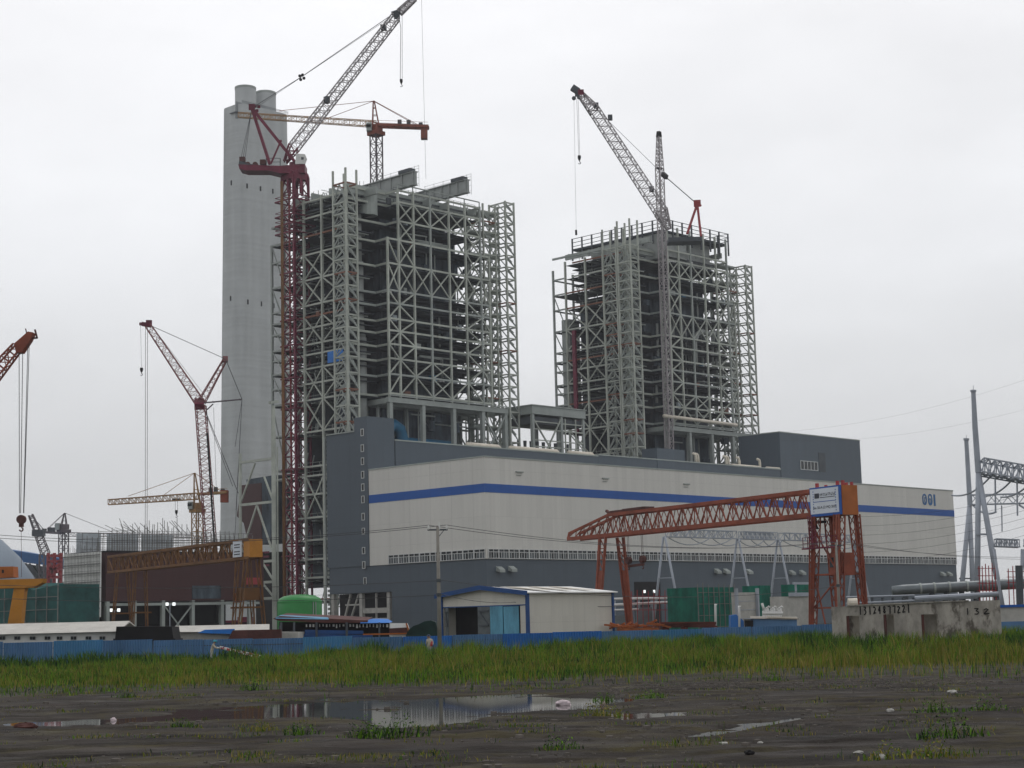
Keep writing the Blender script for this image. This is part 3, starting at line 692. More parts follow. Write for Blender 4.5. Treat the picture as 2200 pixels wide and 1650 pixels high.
    if not two:
        for u, vb, zt in ((38.4, 90, 115.4), (57.0, 82, 116.5)):      # plate girders laid on the columns
            g = MB(); g.box(F, u - .35, u + .35, 60, vb, zt - 3.3, zt - .15); g.box(F, u - .8, u + .8, 59.95, vb + .05, zt - .15, zt + .1); g.box(F, u - .8, u + .8, 59.95, vb + .05, zt - 3.5, zt - 3.3)
            for k in range(8): v = 60.4 + (vb - 61) * k / 7; g.box(F, u - .7, u + .7, v - .12, v + .12, zt - 3.3, zt - .16)
            r = g.build('roof_girder', M['duct'], T)
            g = MB(); g.box(F, u - 1.0, u + .9, 61, 65.4, zt + .12, zt + 1.0); g.build('girder_cap', M['dark_steel'], r)
            g = MB()
            for k in range(7): v = 59.4 + k * (3.5 if k > 1 else 1.6); g.bar(Q(u + .6, v, zt - 4 if k < 2 else zt), Q(u + .6, v, zt + 1.7), .07)
            for dz in (.8, 1.5): g.bar(Q(u + .6, 59.4, zt + dz), Q(u + .6, 77, zt + dz), .06)
            for dz in (-3, -1.5, 0): g.bar(Q(u + .6, 59.4, zt + dz), Q(u + .6, 61, zt + dz), .06)
            g.build('girder_railing', M['steel2'], r)
        b = MB(); b.box(F, 34.5, 63, 66, 87, 106.2, 106.6); b.box(F, 21.5, 33, 68, 90, 106.2, 106.5); b.build('top_deck', M['grating'], T)
        b = MB()
        for v in (67, 74, 81, 88): b.bar(Q(22, v, 109.8), Q(63, v, 109.8), .7, 2.4)
        for u in (27.5, 46, 52, 62): b.bar(Q(u, 62.5, 109.2), Q(u, 88, 109.2), .6, 1.8)
        b.tube([Q(29.5, 68, 104.0), Q(29.5, 68, 110)], 2.3, 14)
        b.bar(Q(34, 62, 111.8), Q(63, 62, 111.8), .25, .25)
        for u in topu: b.bar(Q(u, 62, 110), Q(u, 62, 111.8), .2)
        b.build('roof_beam', M['steel2'], T)
        b = MB()
        for k in range(34):
            u = rnd.uniform(21, 33); v = rnd.uniform(67, 88); b.bar(Q(u, v, 108), Q(u + rnd.uniform(-.5, .5), v, rnd.uniform(109.5, 112.4)), .12)
        for v in (68, 72, 76, 80, 84): b.bar(Q(21, v, 110.8), Q(33, v, 110.8), .12)
        b.build('scaffold_rods', M['steel2'], T)
    else:
        b = MB(); b.box(F, 32.8, 64.0, 62.6, 98, 115.6, 116.3); b.build('roof_deck', M['grating'], T)
        b = MB(); b.box(F, 33.6, 44.5, 62.9, 63.2, 108.6, 115.5); b.box(F, 33.2, 33.5, 63, 86, 108, 115.5); b.box(F, 45, 60, 66, 66.3, 107.5, 115.5); b.build('roof_panel', M['duct'], T)
        b = MB(); ps = [(u, 62) for u in np.linspace(32.5, 64.4, 8)] + [(32.5, v) for v in np.linspace(66, 98, 9)]
        for u, v in ps: b.bar(Q(u, v, 112.5), Q(u, v, 119.5), .38, .38)
        for dz in (119.4, 118.2, 117.0): b.bar(Q(32.5, 62, dz), Q(64.4, 62, dz), .16); b.bar(Q(32.5, 62, dz), Q(32.5, 98, dz), .16)
        for v in (66, 74, 82, 90, 98): b.bar(Q(64.4, v, 112), Q(64.4, v, 119.5), .36)
        for dz in (119.4, 118.2, 117.0): b.bar(Q(64.4, 62, dz), Q(64.4, 98, dz), .14)
        b.build('roof_railing', dk, T)
        b = MB()
        for v in (67, 74, 81): b.bar(Q(22, v, 109.8), Q(63, v, 109.8), .7, 2.0)
        for u in (27, 46, 62): b.bar(Q(u, 63, 112.4), Q(u, 96, 112.4), .6, 1.6)
        for v in np.linspace(66, 90, 7): b.bar(Q(21.4, v, 111.6), Q(33, v, 113.0), .3, .4)
        b.bar(Q(21, 62.5, 111), Q(21, 96, 111), .4, .6)
        b.build('roof_beam', M['steel2'], T)
        b = MB(); b.bar(Q(35.5, 63.6, 64), Q(35.5, 63.6, 99), .1)
        b.tube([Q(47, 63.2, 77), Q(47, 63.2, 84), Q(48.5, 63.2, 86.5), Q(51, 63.2, 87.6), Q(56, 63.2, 87), Q(57.5, 63.2, 88)], .8, 10)
        b.build('steam_pipe', M['duct'], T, smooth=True)
    return T
boiler(0.0, 0)
boiler(107.6, 1)
# ------------------------------------------------------------------ low steel house between the two towers
LB = Frame(W(77, 58, 0))
root = thing('bridge_house', 'low roofed steel frame standing between the two boiler towers', 'steel frame', LB(10, 5, 0))
b = MB(); b.box(LB, -.3, 20.9, -.3, 10, 56.4, 58.6); b.box(LB, -.6, 21.1, -.6, 10.2, 58.6, 58.85); b.build('roof', M['steel2'], root)
b = MB(); b.box(LB, .5, 20, .6, 9.6, 53.9, 55.9); b.build('ceiling_duct', M['dark_steel'], root)
for u in (.3, 11.5, 20.4):
    for v in (.3, 9.4):
        b = MB(); b.bar(LB(u, v, 0), LB(u, v, 56.3), .8 if u < 12 else .5, .8, up=UA); b.build('column', M['steel2'], root)
b = MB()
for z in (54.5, 52.5, 49.6, 47.9, 46.0, 44.4): b.bar(LB(.5, .2, z), LB(20.4, .2, z), .22, .3)
b.bar(LB(.5, .1, 55), LB(9.5, .1, 44.6), .35); b.bar(LB(11.3, .1, 55.8), LB(4, .1, 45), .35); b.bar(LB(14.5, .1, 52), LB(20, .1, 48), .25)
for u in (13, 17.2): b.bar(LB(u, .2, 43), LB(u, .2, 56), .3)
b.build('girt', M['steel'], root)
b = MB()
for k in range(16): u = 1.5 + k * 1.2; b.bar(LB(u, 6, 40), LB(u + (.8 if k % 2 else -.8), 6, 50), .5)
b.bar(LB(.5, 8, 48), LB(20, 8, 48), .7)
b.build('pipe_frame', M['dark_steel'], root)
# ------------------------------------------------------------------ twin flue chimney
def chim():
    D = 755.0; c0 = at(545, 235, D); zt = 237.0; ctr = np.array([c0[0], D + 6, 0]); F = Frame(ctr)
    T = thing('chimney', 'tall pale concrete chimney with two round flues rising from its top', 'chimney', ctr)
    def outline(k):                        # rounded oblong shell, long side along the plant grid
        a, bb, r = 14.6 * k, 7.6 * k, 4.6 * k; pts = []
        for cx, cy, t0 in ((a - r, bb - r, 0), (-a + r, bb - r, 90), (-a + r, -bb + r, 180), (a - r, -bb + r, 270)):
            for t in range(0, 91, 15): pts.append((cx + r * math.cos(R(t0 + t)), cy + r * math.sin(R(t0 + t))))
        return pts
    b = MB(); rings = []
    zs = list(np.linspace(0, zt, 25))
    for z in zs: k = 1.0 + .16 * (1 - z / zt); rings.append([len(b.v) + i for i in range(28)]); b.v += [F(x, y, z) for x, y in outline(k)]
    for A, B in zip(rings[:-1], rings[1:]):
        for i in range(28): b.f.append((A[i], A[(i + 1) % 28], B[(i + 1) % 28], B[i])); b.m.append(0)
    b.f.append(tuple(rings[-1])); b.m.append(0)
    b.build('shell', M['chimney'], T)
    for u in (-5.8, 5.8):
        q = MB(); q.tube([F(u, 0, 225), F(u, 0, 246.6)], 4.75, 36); f = q.build('flue', M['chimney'], T, smooth=False)
        q = MB(); q.tube([F(u, 0, 246.6), F(u, 0, 247.6)], 4.9, 36); q.build('flue_rim', M['steel2'], f)
    q = MB()
    for u in (-11, -3.5, 3.5, 10.5):
        for z in (199, 146): q.box(F, u - .35, u + .35, -7.75 - .16 * 7.6 * (1 - z / zt), -7.4, z - 1.1, z + 1.1)
    for v in (-1.5,):
        for z in (201, 148): q.box(F, -14.85 - .16 * 14.6 * (1 - z / zt), -14.4, v - .35, v + .35, z - 1.1, z + 1.1)
    q.build('opening', M['black'], T)
    q = MB(); q.box(F, -15.6, -12, -5.5, -1, 233, 233.3)
    for k in range(7): q.bar(F(-15.4 + k * .55, -5.3, 230), F(-15.2 + k * .5, -5.3, 238), .16)
    for k in range(40): u = -13 + k * .66; q.bar(F(u, -7.3, 237), F(u, -7.3, 238.3), .1)
    q.bar(F(-13.5, -7.3, 238.3), F(13.5, -7.3, 238.3), .12); q.bar(F(-13.5, -7.3, 237.7), F(13.5, -7.3, 237.7), .1)
    q.build('work_platform', M['dark_steel'], T)
chim()
# ------------------------------------------------------------------ cranes
def hookblock(b, p, s, r=.0):
    p = np.asarray(p, float)
    b.prism([p + np.array([-.55 * s, -.3 * s, 0]), p + np.array([.55 * s, -.3 * s, 0]), p + np.array([.62 * s, -.3 * s, -.9 * s]), p + np.array([.3 * s, -.3 * s, -1.9 * s]), p + np.array([-.3 * s, -.3 * s, -1.9 * s]), p + np.array([-.62 * s, -.3 * s, -.9 * s])], np.array([0, .6 * s, 0]))
    pts = [p + np.array([0, 0, -1.9 * s]), p + np.array([0, 0, -2.5 * s])] + [p + np.array([.42 * s * math.sin(t), 0, -2.9 * s + .42 * s * math.cos(t)]) for t in np.linspace(.2, 4.4, 9)]
    b.tube(pts, .14 * s, 6)
# maroon luffing tower crane in front of the left tower
def luffer():
    D = 425.0; P = lambda x, y, dd=0.0: at(x, y, D + dd)
    base = P(634, 1275); T = thing('luffing_tower_crane', 'maroon tower crane beside the boiler tower, its pale boom raised past the top edge', 'tower crane', (base[0], D, 0))
    top = P(634, 385); lo = np.array([top[0] + .15, D, 0])
    s2 = 2.35; b = MB()
    for du, dv in ((-1, -1), (1, -1), (1, 1), (-1, 1)):
        b.bar(lo + UA * du * s2 + VA * dv * s2, top + UA * du * s2 + VA * dv * s2, .42 if (du, dv) != (-1, -1) else .55, up=UA)
    mast = b.build('mast', M['maroon'], T)
    b = MB(); H = top[2]; n = 26
    for k in range(n):
        z0, z1 = H * k / n, H * (k + 1) / n; zm = (z0 + z1) / 2
        for (a, c) in (((-1, -1), (1, -1)), ((1, -1), (1, 1)), ((1, 1), (-1, 1)), ((-1, 1), (-1, -1))):
            pa = lambda z: lo + (top - lo) * z / H + UA * a[0] * s2 + VA * a[1] * s2
            pc = lambda z: lo + (top - lo) * z / H + UA * c[0] * s2 + VA * c[1] * s2
            b.bar(pa(z0), (pa(zm) + pc(zm)) / 2, .17); b.bar((pa(zm) + pc(zm)) / 2, pa(z1), .17); b.bar(pc(z0), (pa(zm) + pc(zm)) / 2, .17); b.bar((pa(zm) + pc(zm)) / 2, pc(z1), .17)
            b.bar(pa(z1), pc(z1), .2)
    b.build('mast_lacing', M['maroon'], mast)
    b = MB(); b.bar(lo + UA * -1.0 + VA * 1.2, top + UA * -1.0 + VA * 1.2, .35); b.build('mast_ladder', M['red'], mast)
    for y in (435, 468, 487, 505, 590, 640, 690, 745, 815, 880, 1010, 1195):     # platforms round the mast and tie collars
        b = MB(); c = P(634, y); c = lo + (top - lo) * (c[2] / H); e_ = s2 + (1.3 if y < 520 else .5)
        for v in (-1, 1): b.bar(c - UA * e_ + VA * v * e_, c + UA * e_ + VA * v * e_, .3, .35); b.bar(c + UA * v * e_ - VA * e_, c + UA * v * e_ + VA * e_, .3, .35)
        if y < 520:
            for v in (-1, 1):
                for dz in (1.1,): b.bar(c - UA * e_ + VA * v * e_ + ZUP * dz, c + UA * e_ + VA * v * e_ + ZUP * dz, .14); b.bar(c + UA * v * e_ - VA * e_ + ZUP * dz, c + UA * v * e_ + VA * e_ + ZUP * dz, .12)
        b.build('mast_platform', M['maroon'], mast)
    b = MB()                                            # hooded climbing head under the slewing ring
    hz = top[2]
    sect = [(.70 * x_, z_) for x_, z_ in [(-3.9, -5), (-3.9, .2), (-3.3, 1.2), (-1.8, 1.9), (1.8, 1.9), (3.3, 1.2), (3.9, .2), (3.9, -5), (3.1, -5), (2.9, -2.0), (2.0, -.4), (.5, -.4), (.5, -4), (-.5, -4), (-.5, -.4), (-2.0, -.4), (-2.9, -2.0), (-3.1, -5)]]
    for v in (-2.5, 2.1): b.prism([top + UA * x + VA * v + ZUP * z for x, z in sect], VA * .4)
    for u in (-2.5, 2.1): b.prism([top + VA * x + UA * u + ZUP * z for x, z in sect], UA * .4)
    b.tube([top + ZUP * 1.2, P(634, 350)], 1.5, 12)
    b.build('climbing_head', M['maroon'], T)
    # machinery deck
    b = MB(); up_ = lambda x, y, dd=0: P(x, y, dd)
    b.prism([P(655, 352, -2.4), P(655, 371, -2.4), P(600, 372, -2.4), P(575, 366, -2.4), P(528, 366, -2.4), P(514, 362, -2.4), P(512, 353, -2.4), P(600, 356, -2.4)], np.array([0, 4.8, 0]))
    deck = b.build('machinery_deck', M['maroon'], T)
    b = MB(); b.prism([P(514, 345, -1.8), P(527, 350, -1.8), P(560, 356, -1.8), P(560, 364, -1.8), P(517, 362, -1.8), P(512, 355, -1.8)], np.array([0, 3.6, 0])); b.build('counterweight', M['dark_steel'], deck)
    b = MB()
    for x in (548, 532): c = P(x, 353, -1.2); b.tube([c, c + np.array([0, 2.4, 0])], .7, 12)
    for x, y in ((565, 354), (521, 348)): b.wbox(P(x, y), 1.4, 1.6, 1.2)
    b.build('winch', M['brown'], deck)
    b = MB(); b.bar(P(572, 357), P(572, 340), .15); b.bar(P(602, 357), P(602, 340), .15); b.bar(P(572, 340), P(602, 340), .12); b.bar(P(572, 348), P(602, 348), .1); b.build('deck_railing', M['dark_steel'], deck)
    b = MB(); b.prism([P(634, 352, -2.6), P(653, 352, -2.6), P(658, 338, -2.6), P(655, 331, -2.6), P(636, 330, -2.6)], np.array([0, 1.8, 0])); cab = b.build('cab', M['white'], T)
    b = MB(); b.prism([P(647, 343, -2.65), P(652, 343, -2.65), P(653, 338, -2.65), P(647, 337, -2.65)], np.array([0, .1, 0])); b.build('cab_window', M['glass'], cab)
    b = MB(); ap = P(541, 232)
    for dd in (-2.2, 2.2):
        a2 = P(541, 232, dd * .55)
        b.bar(a2, P(633, 347, dd), .75, .7); b.bar(a2, P(580, 353, dd), .7, .7); b.bar(P(603, 304, dd * .9), P(582, 352, dd), .4)
    b.bar(P(541, 230, -1.9), P(541, 230, 1.9), 1.6, 1.6); b.bar(P(603, 303, -2.4), P(603, 303, 2.4), .6)
    for x, y in ((552, 238), (548, 228), (556, 229)): b.bar(P(x, y, -1), P(x, y, 1), .8)
    b.build('tower_head', M['maroon'], T)
    b = MB(); f0 = P(613, 349); f1 = P(632, 316); e0 = P(851, 36)
    b.lattice(f0, f1, 1.0, 2.9, 4, .34, .2, side=(0, 1, 0), ha=.8, hb=2.5); b.build('boom_foot', M['maroon'], T)
    b = MB(); b.lattice(f1, e0, 2.7, 2.3, 26, .28, .13, side=(0, 1, 0), ha=2.5, hb=2.1, rungs=True); e1 = P(891, -4)
    b.lattice(P(858, 27), e1, 1.5, 1.2, 7, .3, .18, side=(0, 1, 0), rungs=True); b.build('boom', M['lattice_pale'], T)
    b = MB(); b.bar(P(853, 33, -1.4), P(853, 33, 1.4), 1.5, 2.0); b.bar(P(842, 31), P(860, 25), 1.0, 1.2); b.bar(P(702, 222, -1), P(702, 208, -1), 1.2); b.bar(P(822, 57, -1), P(826, 62, 1), 1.2); b.build('boom_head', M['dark_steel'], T)
    b = MB()
    for dd in (-1.2, -.4, .4, 1.2): b.tube([P(543, 231, dd), P(648, 165, dd), P(843, 31, dd)], .10, 5)
    for dd in (-1.6, 1.6): b.tube([P(543, 236, dd), P(838, 38, dd)], .05, 4)
    for x in (515, 520, 525): b.tube([P(x, 352), P(540, 238)], .06, 4)
    b.build('pendant_rope', M['rope'], T)
    b = MB()
    for x, y in ((644, 163), (650, 161), (653, 168), (646, 171)): b.tube([P(x, y, -1.2), P(x, y, 1.2)], .42, 8)
    b.build('pendant_sheave', M['black'], T)
    b = MB()
    h0 = P(862, 170); b.tube([P(857, 32), P(861, 60), h0 + np.array([-.25, 0, 0])], .07, 5); b.tube([P(864, 32), h0 + np.array([.25, 0, 0])], .06, 5)
    q = P(905.5, -6); b.tube([q, np.array([q[0] + .3, D, P(905, 385)[2]])], .05, 4)
    b.build('hoist_rope', M['rope'], T)
    b = MB(); hookblock(b, h0, .62); b.build('hook', M['black'], T)
luffer()
def hammerhead(label, D, mx, yb, yt, apex, jib, jy0, jy1, cj, cjy, mw, colm, colj, ties, mast_to=0.0, jh=1.5, jw=1.4, cwt=None, cwcol=None, trolley=None, cabx=-1, colb=None):
    P = lambda x, y, dd=0.0: at(x, y, D + dd)
    top = P(mx, yt); T = thing('tower_crane', label, 'tower crane', (top[0], D, mast_to)); lo = np.array([top[0], D, mast_to])
    b = MB(); b.lattice(lo, top, mw, mw, int((top[2] - mast_to) / (mw * 1.25)), mw * .12, mw * .065, side=UA, rungs=True); b.build('mast', colm, T)
    b = MB(); b.wbox(top - ZUP * mw * .3, mw * 1.5, mw * 1.5, mw * .45, YAW); b.wbox(top + ZUP * mw * .2, mw * 1.1, mw * 1.1, mw * .7, YAW); b.build('slewing_ring', colj, T)
    b = MB(); c = top + np.array([cabx * mw * .75, -mw * .5, mw * .1]); b.wbox(c, mw * .6, mw * .7, mw * .95); cab = b.build('cab', M['steel2'], T)
    b = MB(); b.wbox(c + np.array([cabx * mw * .05, -.05, mw * .35]), mw * .56, mw * .66, mw * .4); b.build('cab_window', M['glass_dark'], cab)
    ap = P(*apex); b = MB()
    for dx, dd in ((-.4, -.4), (.4, -.4), (.4, .4), (-.4, .4)): b.bar(top + np.array([dx * mw, dd * mw, mw * .6]), ap + np.array([dx * .15 * mw, dd * .15 * mw, 0]), mw * .11)
    for t in (.3, .55, .78):
        w_ = mw * .4 * (1 - t * .85)
        q = top + (ap - top) * t; 
        for s_ in (-1, 1): b.bar(q + np.array([-w_, s_ * w_, 0]), q + np.array([w_, s_ * w_, 0]), mw * .06)
    b.build('tower_head', colj, T)
    b = MB(); b.lattice(P(mx, jy0), P(*jib), jw, jw * .8, 26, jw * .13, jw * .075, side=(0, 1, 0), ha=jh, hb=jh * .8, rungs=True); b.build('jib', colb or colj, T)
    b = MB(); a0, a1 = P(mx, cjy[0]), P(cj, cjy[1])
    for dd in (-.5, .5): b.bar(a0 + np.array([0, dd * mw, 0]), a1 + np.array([0, dd * mw, 0]), mw * .16, mw * .3)
    for t in np.linspace(.1, 1, 8): q = a0 + (a1 - a0) * t; b.bar(q - np.array([0, mw * .5, 0]), q + np.array([0, mw * .5, 0]), mw * .12)
    for dd in (-.5, .5):
        b.bar(a0 + np.array([0, dd * mw, mw * .5]), a1 + np.array([0, dd * mw, mw * .5]), mw * .03)
    b.build('counter_jib', colj, T)
    b = MB(); s_ = 1 if cj > mx else -1; x0, y0, x1, y1 = cwt; b.prism([P(x0, y0, -mw * .4), P(x1, y0, -mw * .4), P(x1, y1, -mw * .4), P(x0, y1, -mw * .4)], np.array([0, mw * .8, 0])); b.build('counterweight', cwcol or colj, T)
    b = MB()
    for k in (.45, .62, .85): q = a0 + (a1 - a0) * k; b.wbox(q + ZUP * mw * .15, mw * .45, mw * .6, mw * (.6 if k < .8 else .35))
    b.build('winch', M['dark_steel'], T)
    b = MB()
    for tx, ty in ties: b.tube([ap, P(tx, ty)], mw * .035, 4)
    for dd in (-.3, .3): b.tube([ap + np.array([0, dd, 0]), a0 + (a1 - a0) * .8 + np.array([0, dd * mw, mw * .2])], mw * .035, 4)
    b.build('tie_rod', colj, T)
    if trolley:
        tx, ty, hy = trolley; b = MB(); q = P(tx, ty); b.wbox(q - ZUP * .4, 2.0, 1.2, .5)
        tr = b.build('trolley', M['dark_steel'], T)
        b = MB(); h = P(tx, hy)
        for d_ in (-.3, .3): b.tube([q + np.array([d_, 0, -.3]), h + np.array([d_, 0, 0])], .05, 4)
        hookblock(b, h, .55); b.build('hook', M['black'], tr)
    return T
hammerhead('red and yellow tower crane rising behind the boiler tower, its jib crossing the chimney', 480.0, 808, 0, 286, (803, 217), (512, 247), 267, 0, 921, (270, 274), 2.5,
           M['lattice_dark'], M['crane_red'], [(600, 238), (690, 259)], jh=1.7, cwt=(904, 268, 918, 297), cwcol=M['crane_red'], colb=M['lattice_yel'])
hammerhead('amber tower crane with a level jib behind the roof scaffold, small hook below', 430.0, 424, 0, 1096, (418, 1016), (233, 1079), 1066, 0, 488, (1062, 1058), 2.0,
           M['lattice_yel'], M['lattice_yel'], [(275, 1066), (350, 1065)], jh=1.6, jw=1.5, cwt=(473, 1053, 489, 1079), cwcol=M['orange'], trolley=(379, 1072, 1096))
hammerhead('far grey tower crane beyond the scaffolded building, its jib low over the rooftops', 640.0, 137, 0, 1140, (139, 1102), (410, 1152), 1148, 0, 88, (1146, 1143), 2.6,
           M['lattice_dark'], M['lattice_dark'], [(240, 1142)], jh=1.4, jw=1.4, cwt=(80, 1138, 93, 1150), cwcol=M['dark_steel'])
# far luffing crane (dark cranked boom) at the left
T0 = at(92, 1250, 600.0); T = thing('luffing_crane', 'small far dark crane with a raised boom beside the grey tower crane', 'crane', (T0[0], 600, 0))
P = lambda x, y, dd=0.0: at(x, y, 600.0 + dd)
b = MB(); b.lattice(np.array([P(98, 1190)[0], 600, 0]), P(98, 1190), 3.4, 3.0, 8, .4, .22, side=UA); b.lattice(P(98, 1190), P(82, 1146), 2.6, 2.2, 10, .3, .16, side=(0, 1, 0)); b.build('mast', M['lattice_dark'], T)
b = MB(); b.lattice(P(82, 1146), P(66, 1106), 2.0, 1.3, 8, .35, .2, side=(0, 1, 0)); b.build('boom', M['lattice_dark'], T)
b = MB(); b.wbox(P(83, 1152), 4, 3, 2.2); b.bar(P(84, 1143), P(96, 1140), 1.2); b.tube([P(96, 1140), P(67, 1107)], .12, 4); b.build('winch_house', M['dark_steel'], T)
# crawler crane with luffing jib, left of the chimney
def crawler():
    D = 390.0; P = lambda x, y, dd=0.0: at(x, y, D + dd)
    T = thing('crawler_crane', 'crawler crane with a leaning mast and pale lattice jib in front of the chimney', 'crawler crane', (P(462, 1300)[0], D, 0))
    b = MB(); b.lattice(P(459, 1255), P(431, 872), 2.4, 2.2, 30, .2, .10, side=(0, 1, 0), rungs=True); b.build('main_boom', M['lattice_pink'], T)
    b = MB(); b.lattice(P(463, 1335), P(459, 1255), 2.6, 2.6, 8, .4, .22, side=(0, 1, 0)); b.build('boom_foot', M['maroon'], T)
    b = MB(); b.lattice(P(430, 866), P(318, 699), 2.1, 1.3, 16, .2, .10, side=(0, 1, 0), rungs=True); b.build('jib', M['lattice_pink'], T)
    b = MB(); b.bar(P(428, 874, -1), P(428, 862, 1), 2.2, 1.6); b.bar(P(325, 699), P(305, 696), .9, .9); b.bar(P(320, 694, -.8), P(320, 694, .8), 1.4); b.bar(P(303, 693), P(303, 699), .6); b.build('boom_head', M['maroon'], T)
    b = MB(); b.lattice(P(433, 864), P(484, 772), 1.5, .8, 10, .2, .10, side=(0, 1, 0)); b.bar(P(484, 770, -.5), P(484, 774, .5), 1.2); b.build('front_strut', M['lattice_pink'], T)
    b = MB()
    for dd in (-.7, .7): b.bar(P(432, 866, dd), P(520, 858, dd), .3)
    for t in (.3, .6, .95): q = P(432, 866) + (P(520, 858) - P(432, 866)) * t; b.bar(q - np.array([0, .8, 0]), q + np.array([0, .8, 0]), .25)
    b.bar(P(445, 880), P(458, 868), .25); b.build('rear_strut', M['lattice_dark'], T)
    b = MB()
    for dd in (-.7, -.3, .3, .7):
        b.tube([P(325, 700, dd), P(484, 771, dd)], .07, 4); b.tube([P(485, 772, dd), P(520, 858, dd)], .09, 4)
    for x, y in ((505, 960), (507, 1095), (497, 1300)): b.tube([P(520, 858, .5), P(x, y, .5)], .06, 4)
    b.tube([P(437, 872), P(512, 1060)], .08, 4); b.tube([P(437, 874), P(500, 1045)], .06, 4); b.tube([P(330, 705), P(440, 850)], .04, 4); b.tube([P(459, 876, 1), P(465, 1060, 1)], .04, 4)
    b.build('pendant_rope', M['rope'], T)
    b = MB()
    for x0, x1 in ((312.5, 312), (317, 316)): b.tube([P(x0, 700), np.array([P(x1, 1180)[0], D, P(x1, 1185)[2]])], .065, 4)
    b.tube([P(302, 697), P(304, 792)], .04, 4)
    b.build('hoist_rope', M['rope'], T)
    b = MB(); hookblock(b, P(304, 790), .55); b.build('hook', M['black'], T)
    b = MB(); b.bar(P(445, 930, -1.3), P(463, 1205, -1.3), .35); b.build('boom_ladder', M['black'], T)
    b = MB(); c = np.array([P(462, 1300)[0], D, 0])
    for s_ in (-1, 1): b.wbox(c + np.array([0, s_ * 3, 0]), 10, 1.5, 1.7)
    tr = b.build('crawler_track', M['dark_steel'], T)
    b = MB(); b.wbox(c + np.array([1, 0, 1.7]), 11, 4.5, 2.6); b.wbox(c + np.array([7, 0, 2.2]), 3, 5.4, 2.8); b.build('upper_works', M['maroon'], T)
    b = MB(); b.wbox(c + np.array([-4.5, -3, 2]), 2, 1.6, 2.4); b.build('cab', M['white'], T)
crawler()
# derrick on the right tower
def derrick():
    D = 452.0; P = lambda x, y, dd=0.0: at(x, y, D + dd); f = P(1437, 486)
    T = thing('derrick_crane', 'lattice derrick on the railed boiler tower, leaning boom and red A-frame', 'crane', (P(1465, 505)[0], D, P(1465, 505)[2]))
    b = MB(); b.lattice(P(1437, 492), P(1420, 455), 1.2, 4.6, 4, .3, .2, side=(0, 1, 0), ha=1.2, hb=3.2, rungs=True)
    b.lattice(P(1420, 455), P(1277, 238), 4.4, 3.4, 26, .24, .11, side=(0, 1, 0), ha=3.0, hb=2.6, rungs=True)
    b.lattice(P(1277, 238), P(1246, 201), 3.6, 1.4, 5, .3, .2, side=(0, 1, 0), ha=2.6, hb=1.5, rungs=True); b.build('boom', M['lattice_pale'], T)
    b = MB(); b.bar(P(1243, 197), P(1229, 188), 1.6, 1.6); b.bar(P(1240, 203, -1.3), P(1240, 203, 1.3), 1.2)
    for x, y in ((1233, 211), (1244, 209)): b.tube([P(x, y, -.9), P(x, y, .9)], .6, 10)
    for x, y in ((1281, 232), (1311, 258), (1400, 412)): b.wbox(P(x, y), 1.2, 1.2, 1.4)
    hd = b.build('boom_head', M['dark_steel'], T)
    b = MB(); b.bar(P(1248, 198, -1.6), P(1248, 198, 1.6), 1.6, 1.5); b.build('head_plate', M['maroon'], hd)
    b = MB()
    for dd in (-.9, .9): b.bar(P(1498, 438, dd * .5), P(1476, 503, dd * 2.4), .5); b.bar(P(1498, 438, dd * .5), P(1506, 508, dd * 2.4), .5)
    b.bar(P(1498, 437, -1.2), P(1498, 437, 1.2), 1.9, 1.9); b.bar(P(1497, 443), P(1507, 441), .4); b.build('back_frame', M['red'], T)
    b = MB(); b.wbox(P(1470, 515) - ZUP * 1.0, 9, 5, 1.2); b.build('turntable', M['dark_steel'], T)
    b = MB()
    for dd in (-.8, 0, .8): b.tube([P(1496, 437, dd), P(1429, 379, dd)], .13, 4)
    for dd in (-.8, .8): b.tube([P(1429, 379, dd), P(1252, 206, dd)], .06, 4)
    for x0, x1, y1 in ((1239, 1243.5, 333), (1242, 1245.5, 333)): b.tube([P(x0, 212), P(x1, y1)], .055, 4)
    b.tube([P(1233, 212), P(1238, 498)], .045, 4)
    b.build('rope', M['rope'], T)
    b = MB(); b.bar(P(1432, 381, -1), P(1424, 374, 1), .9, 1.2); hookblock(b, P(1244.5, 334), .72); b.bar(P(1237.6, 494), P(1238, 505), .4); b.build('hook', M['black'], T)
derrick()
def boom_mast():
    z = W(137.6, 60.3, 0); Y = z[1]
    top = at(1415.5, 283, Y); lo = np.array([z[0], Y, 0]); kn = at(1417, 362, Y); kn2 = at(1419, 490, Y); lo = np.array([kn2[0] + .1, Y, 0])
    T = thing('lattice_boom', 'upright pale lattice boom with a black tip rising before the railed boiler tower', 'crane boom', lo)
    b = MB(); b.lattice(lo, kn, 1.75, 1.75, 56, .24, .14, side=UA, rungs=True); b.lattice(kn, at(1415.5, 293, Y), 1.75, .95, 9, .22, .14, side=UA, rungs=True); b.build('lattice', M['lattice_pale'], T)
    b = MB(); b.lattice(at(1415.6, 294, Y), top, .9, .6, 2, .5, .4, side=UA); b.bar(at(1415.5, 294, Y), top, .6); b.bar(kn - UA, kn + UA, .5); b.build('boom_tip', M['black'], T)
    b = MB(); b.wbox(lo, 6, 5, 2.4, YAW); b.wbox(lo + UA * 3 + ZUP * .5, 6, 4, 3, YAW); b.build('crane_base', M['maroon'], T)
boom_mast()
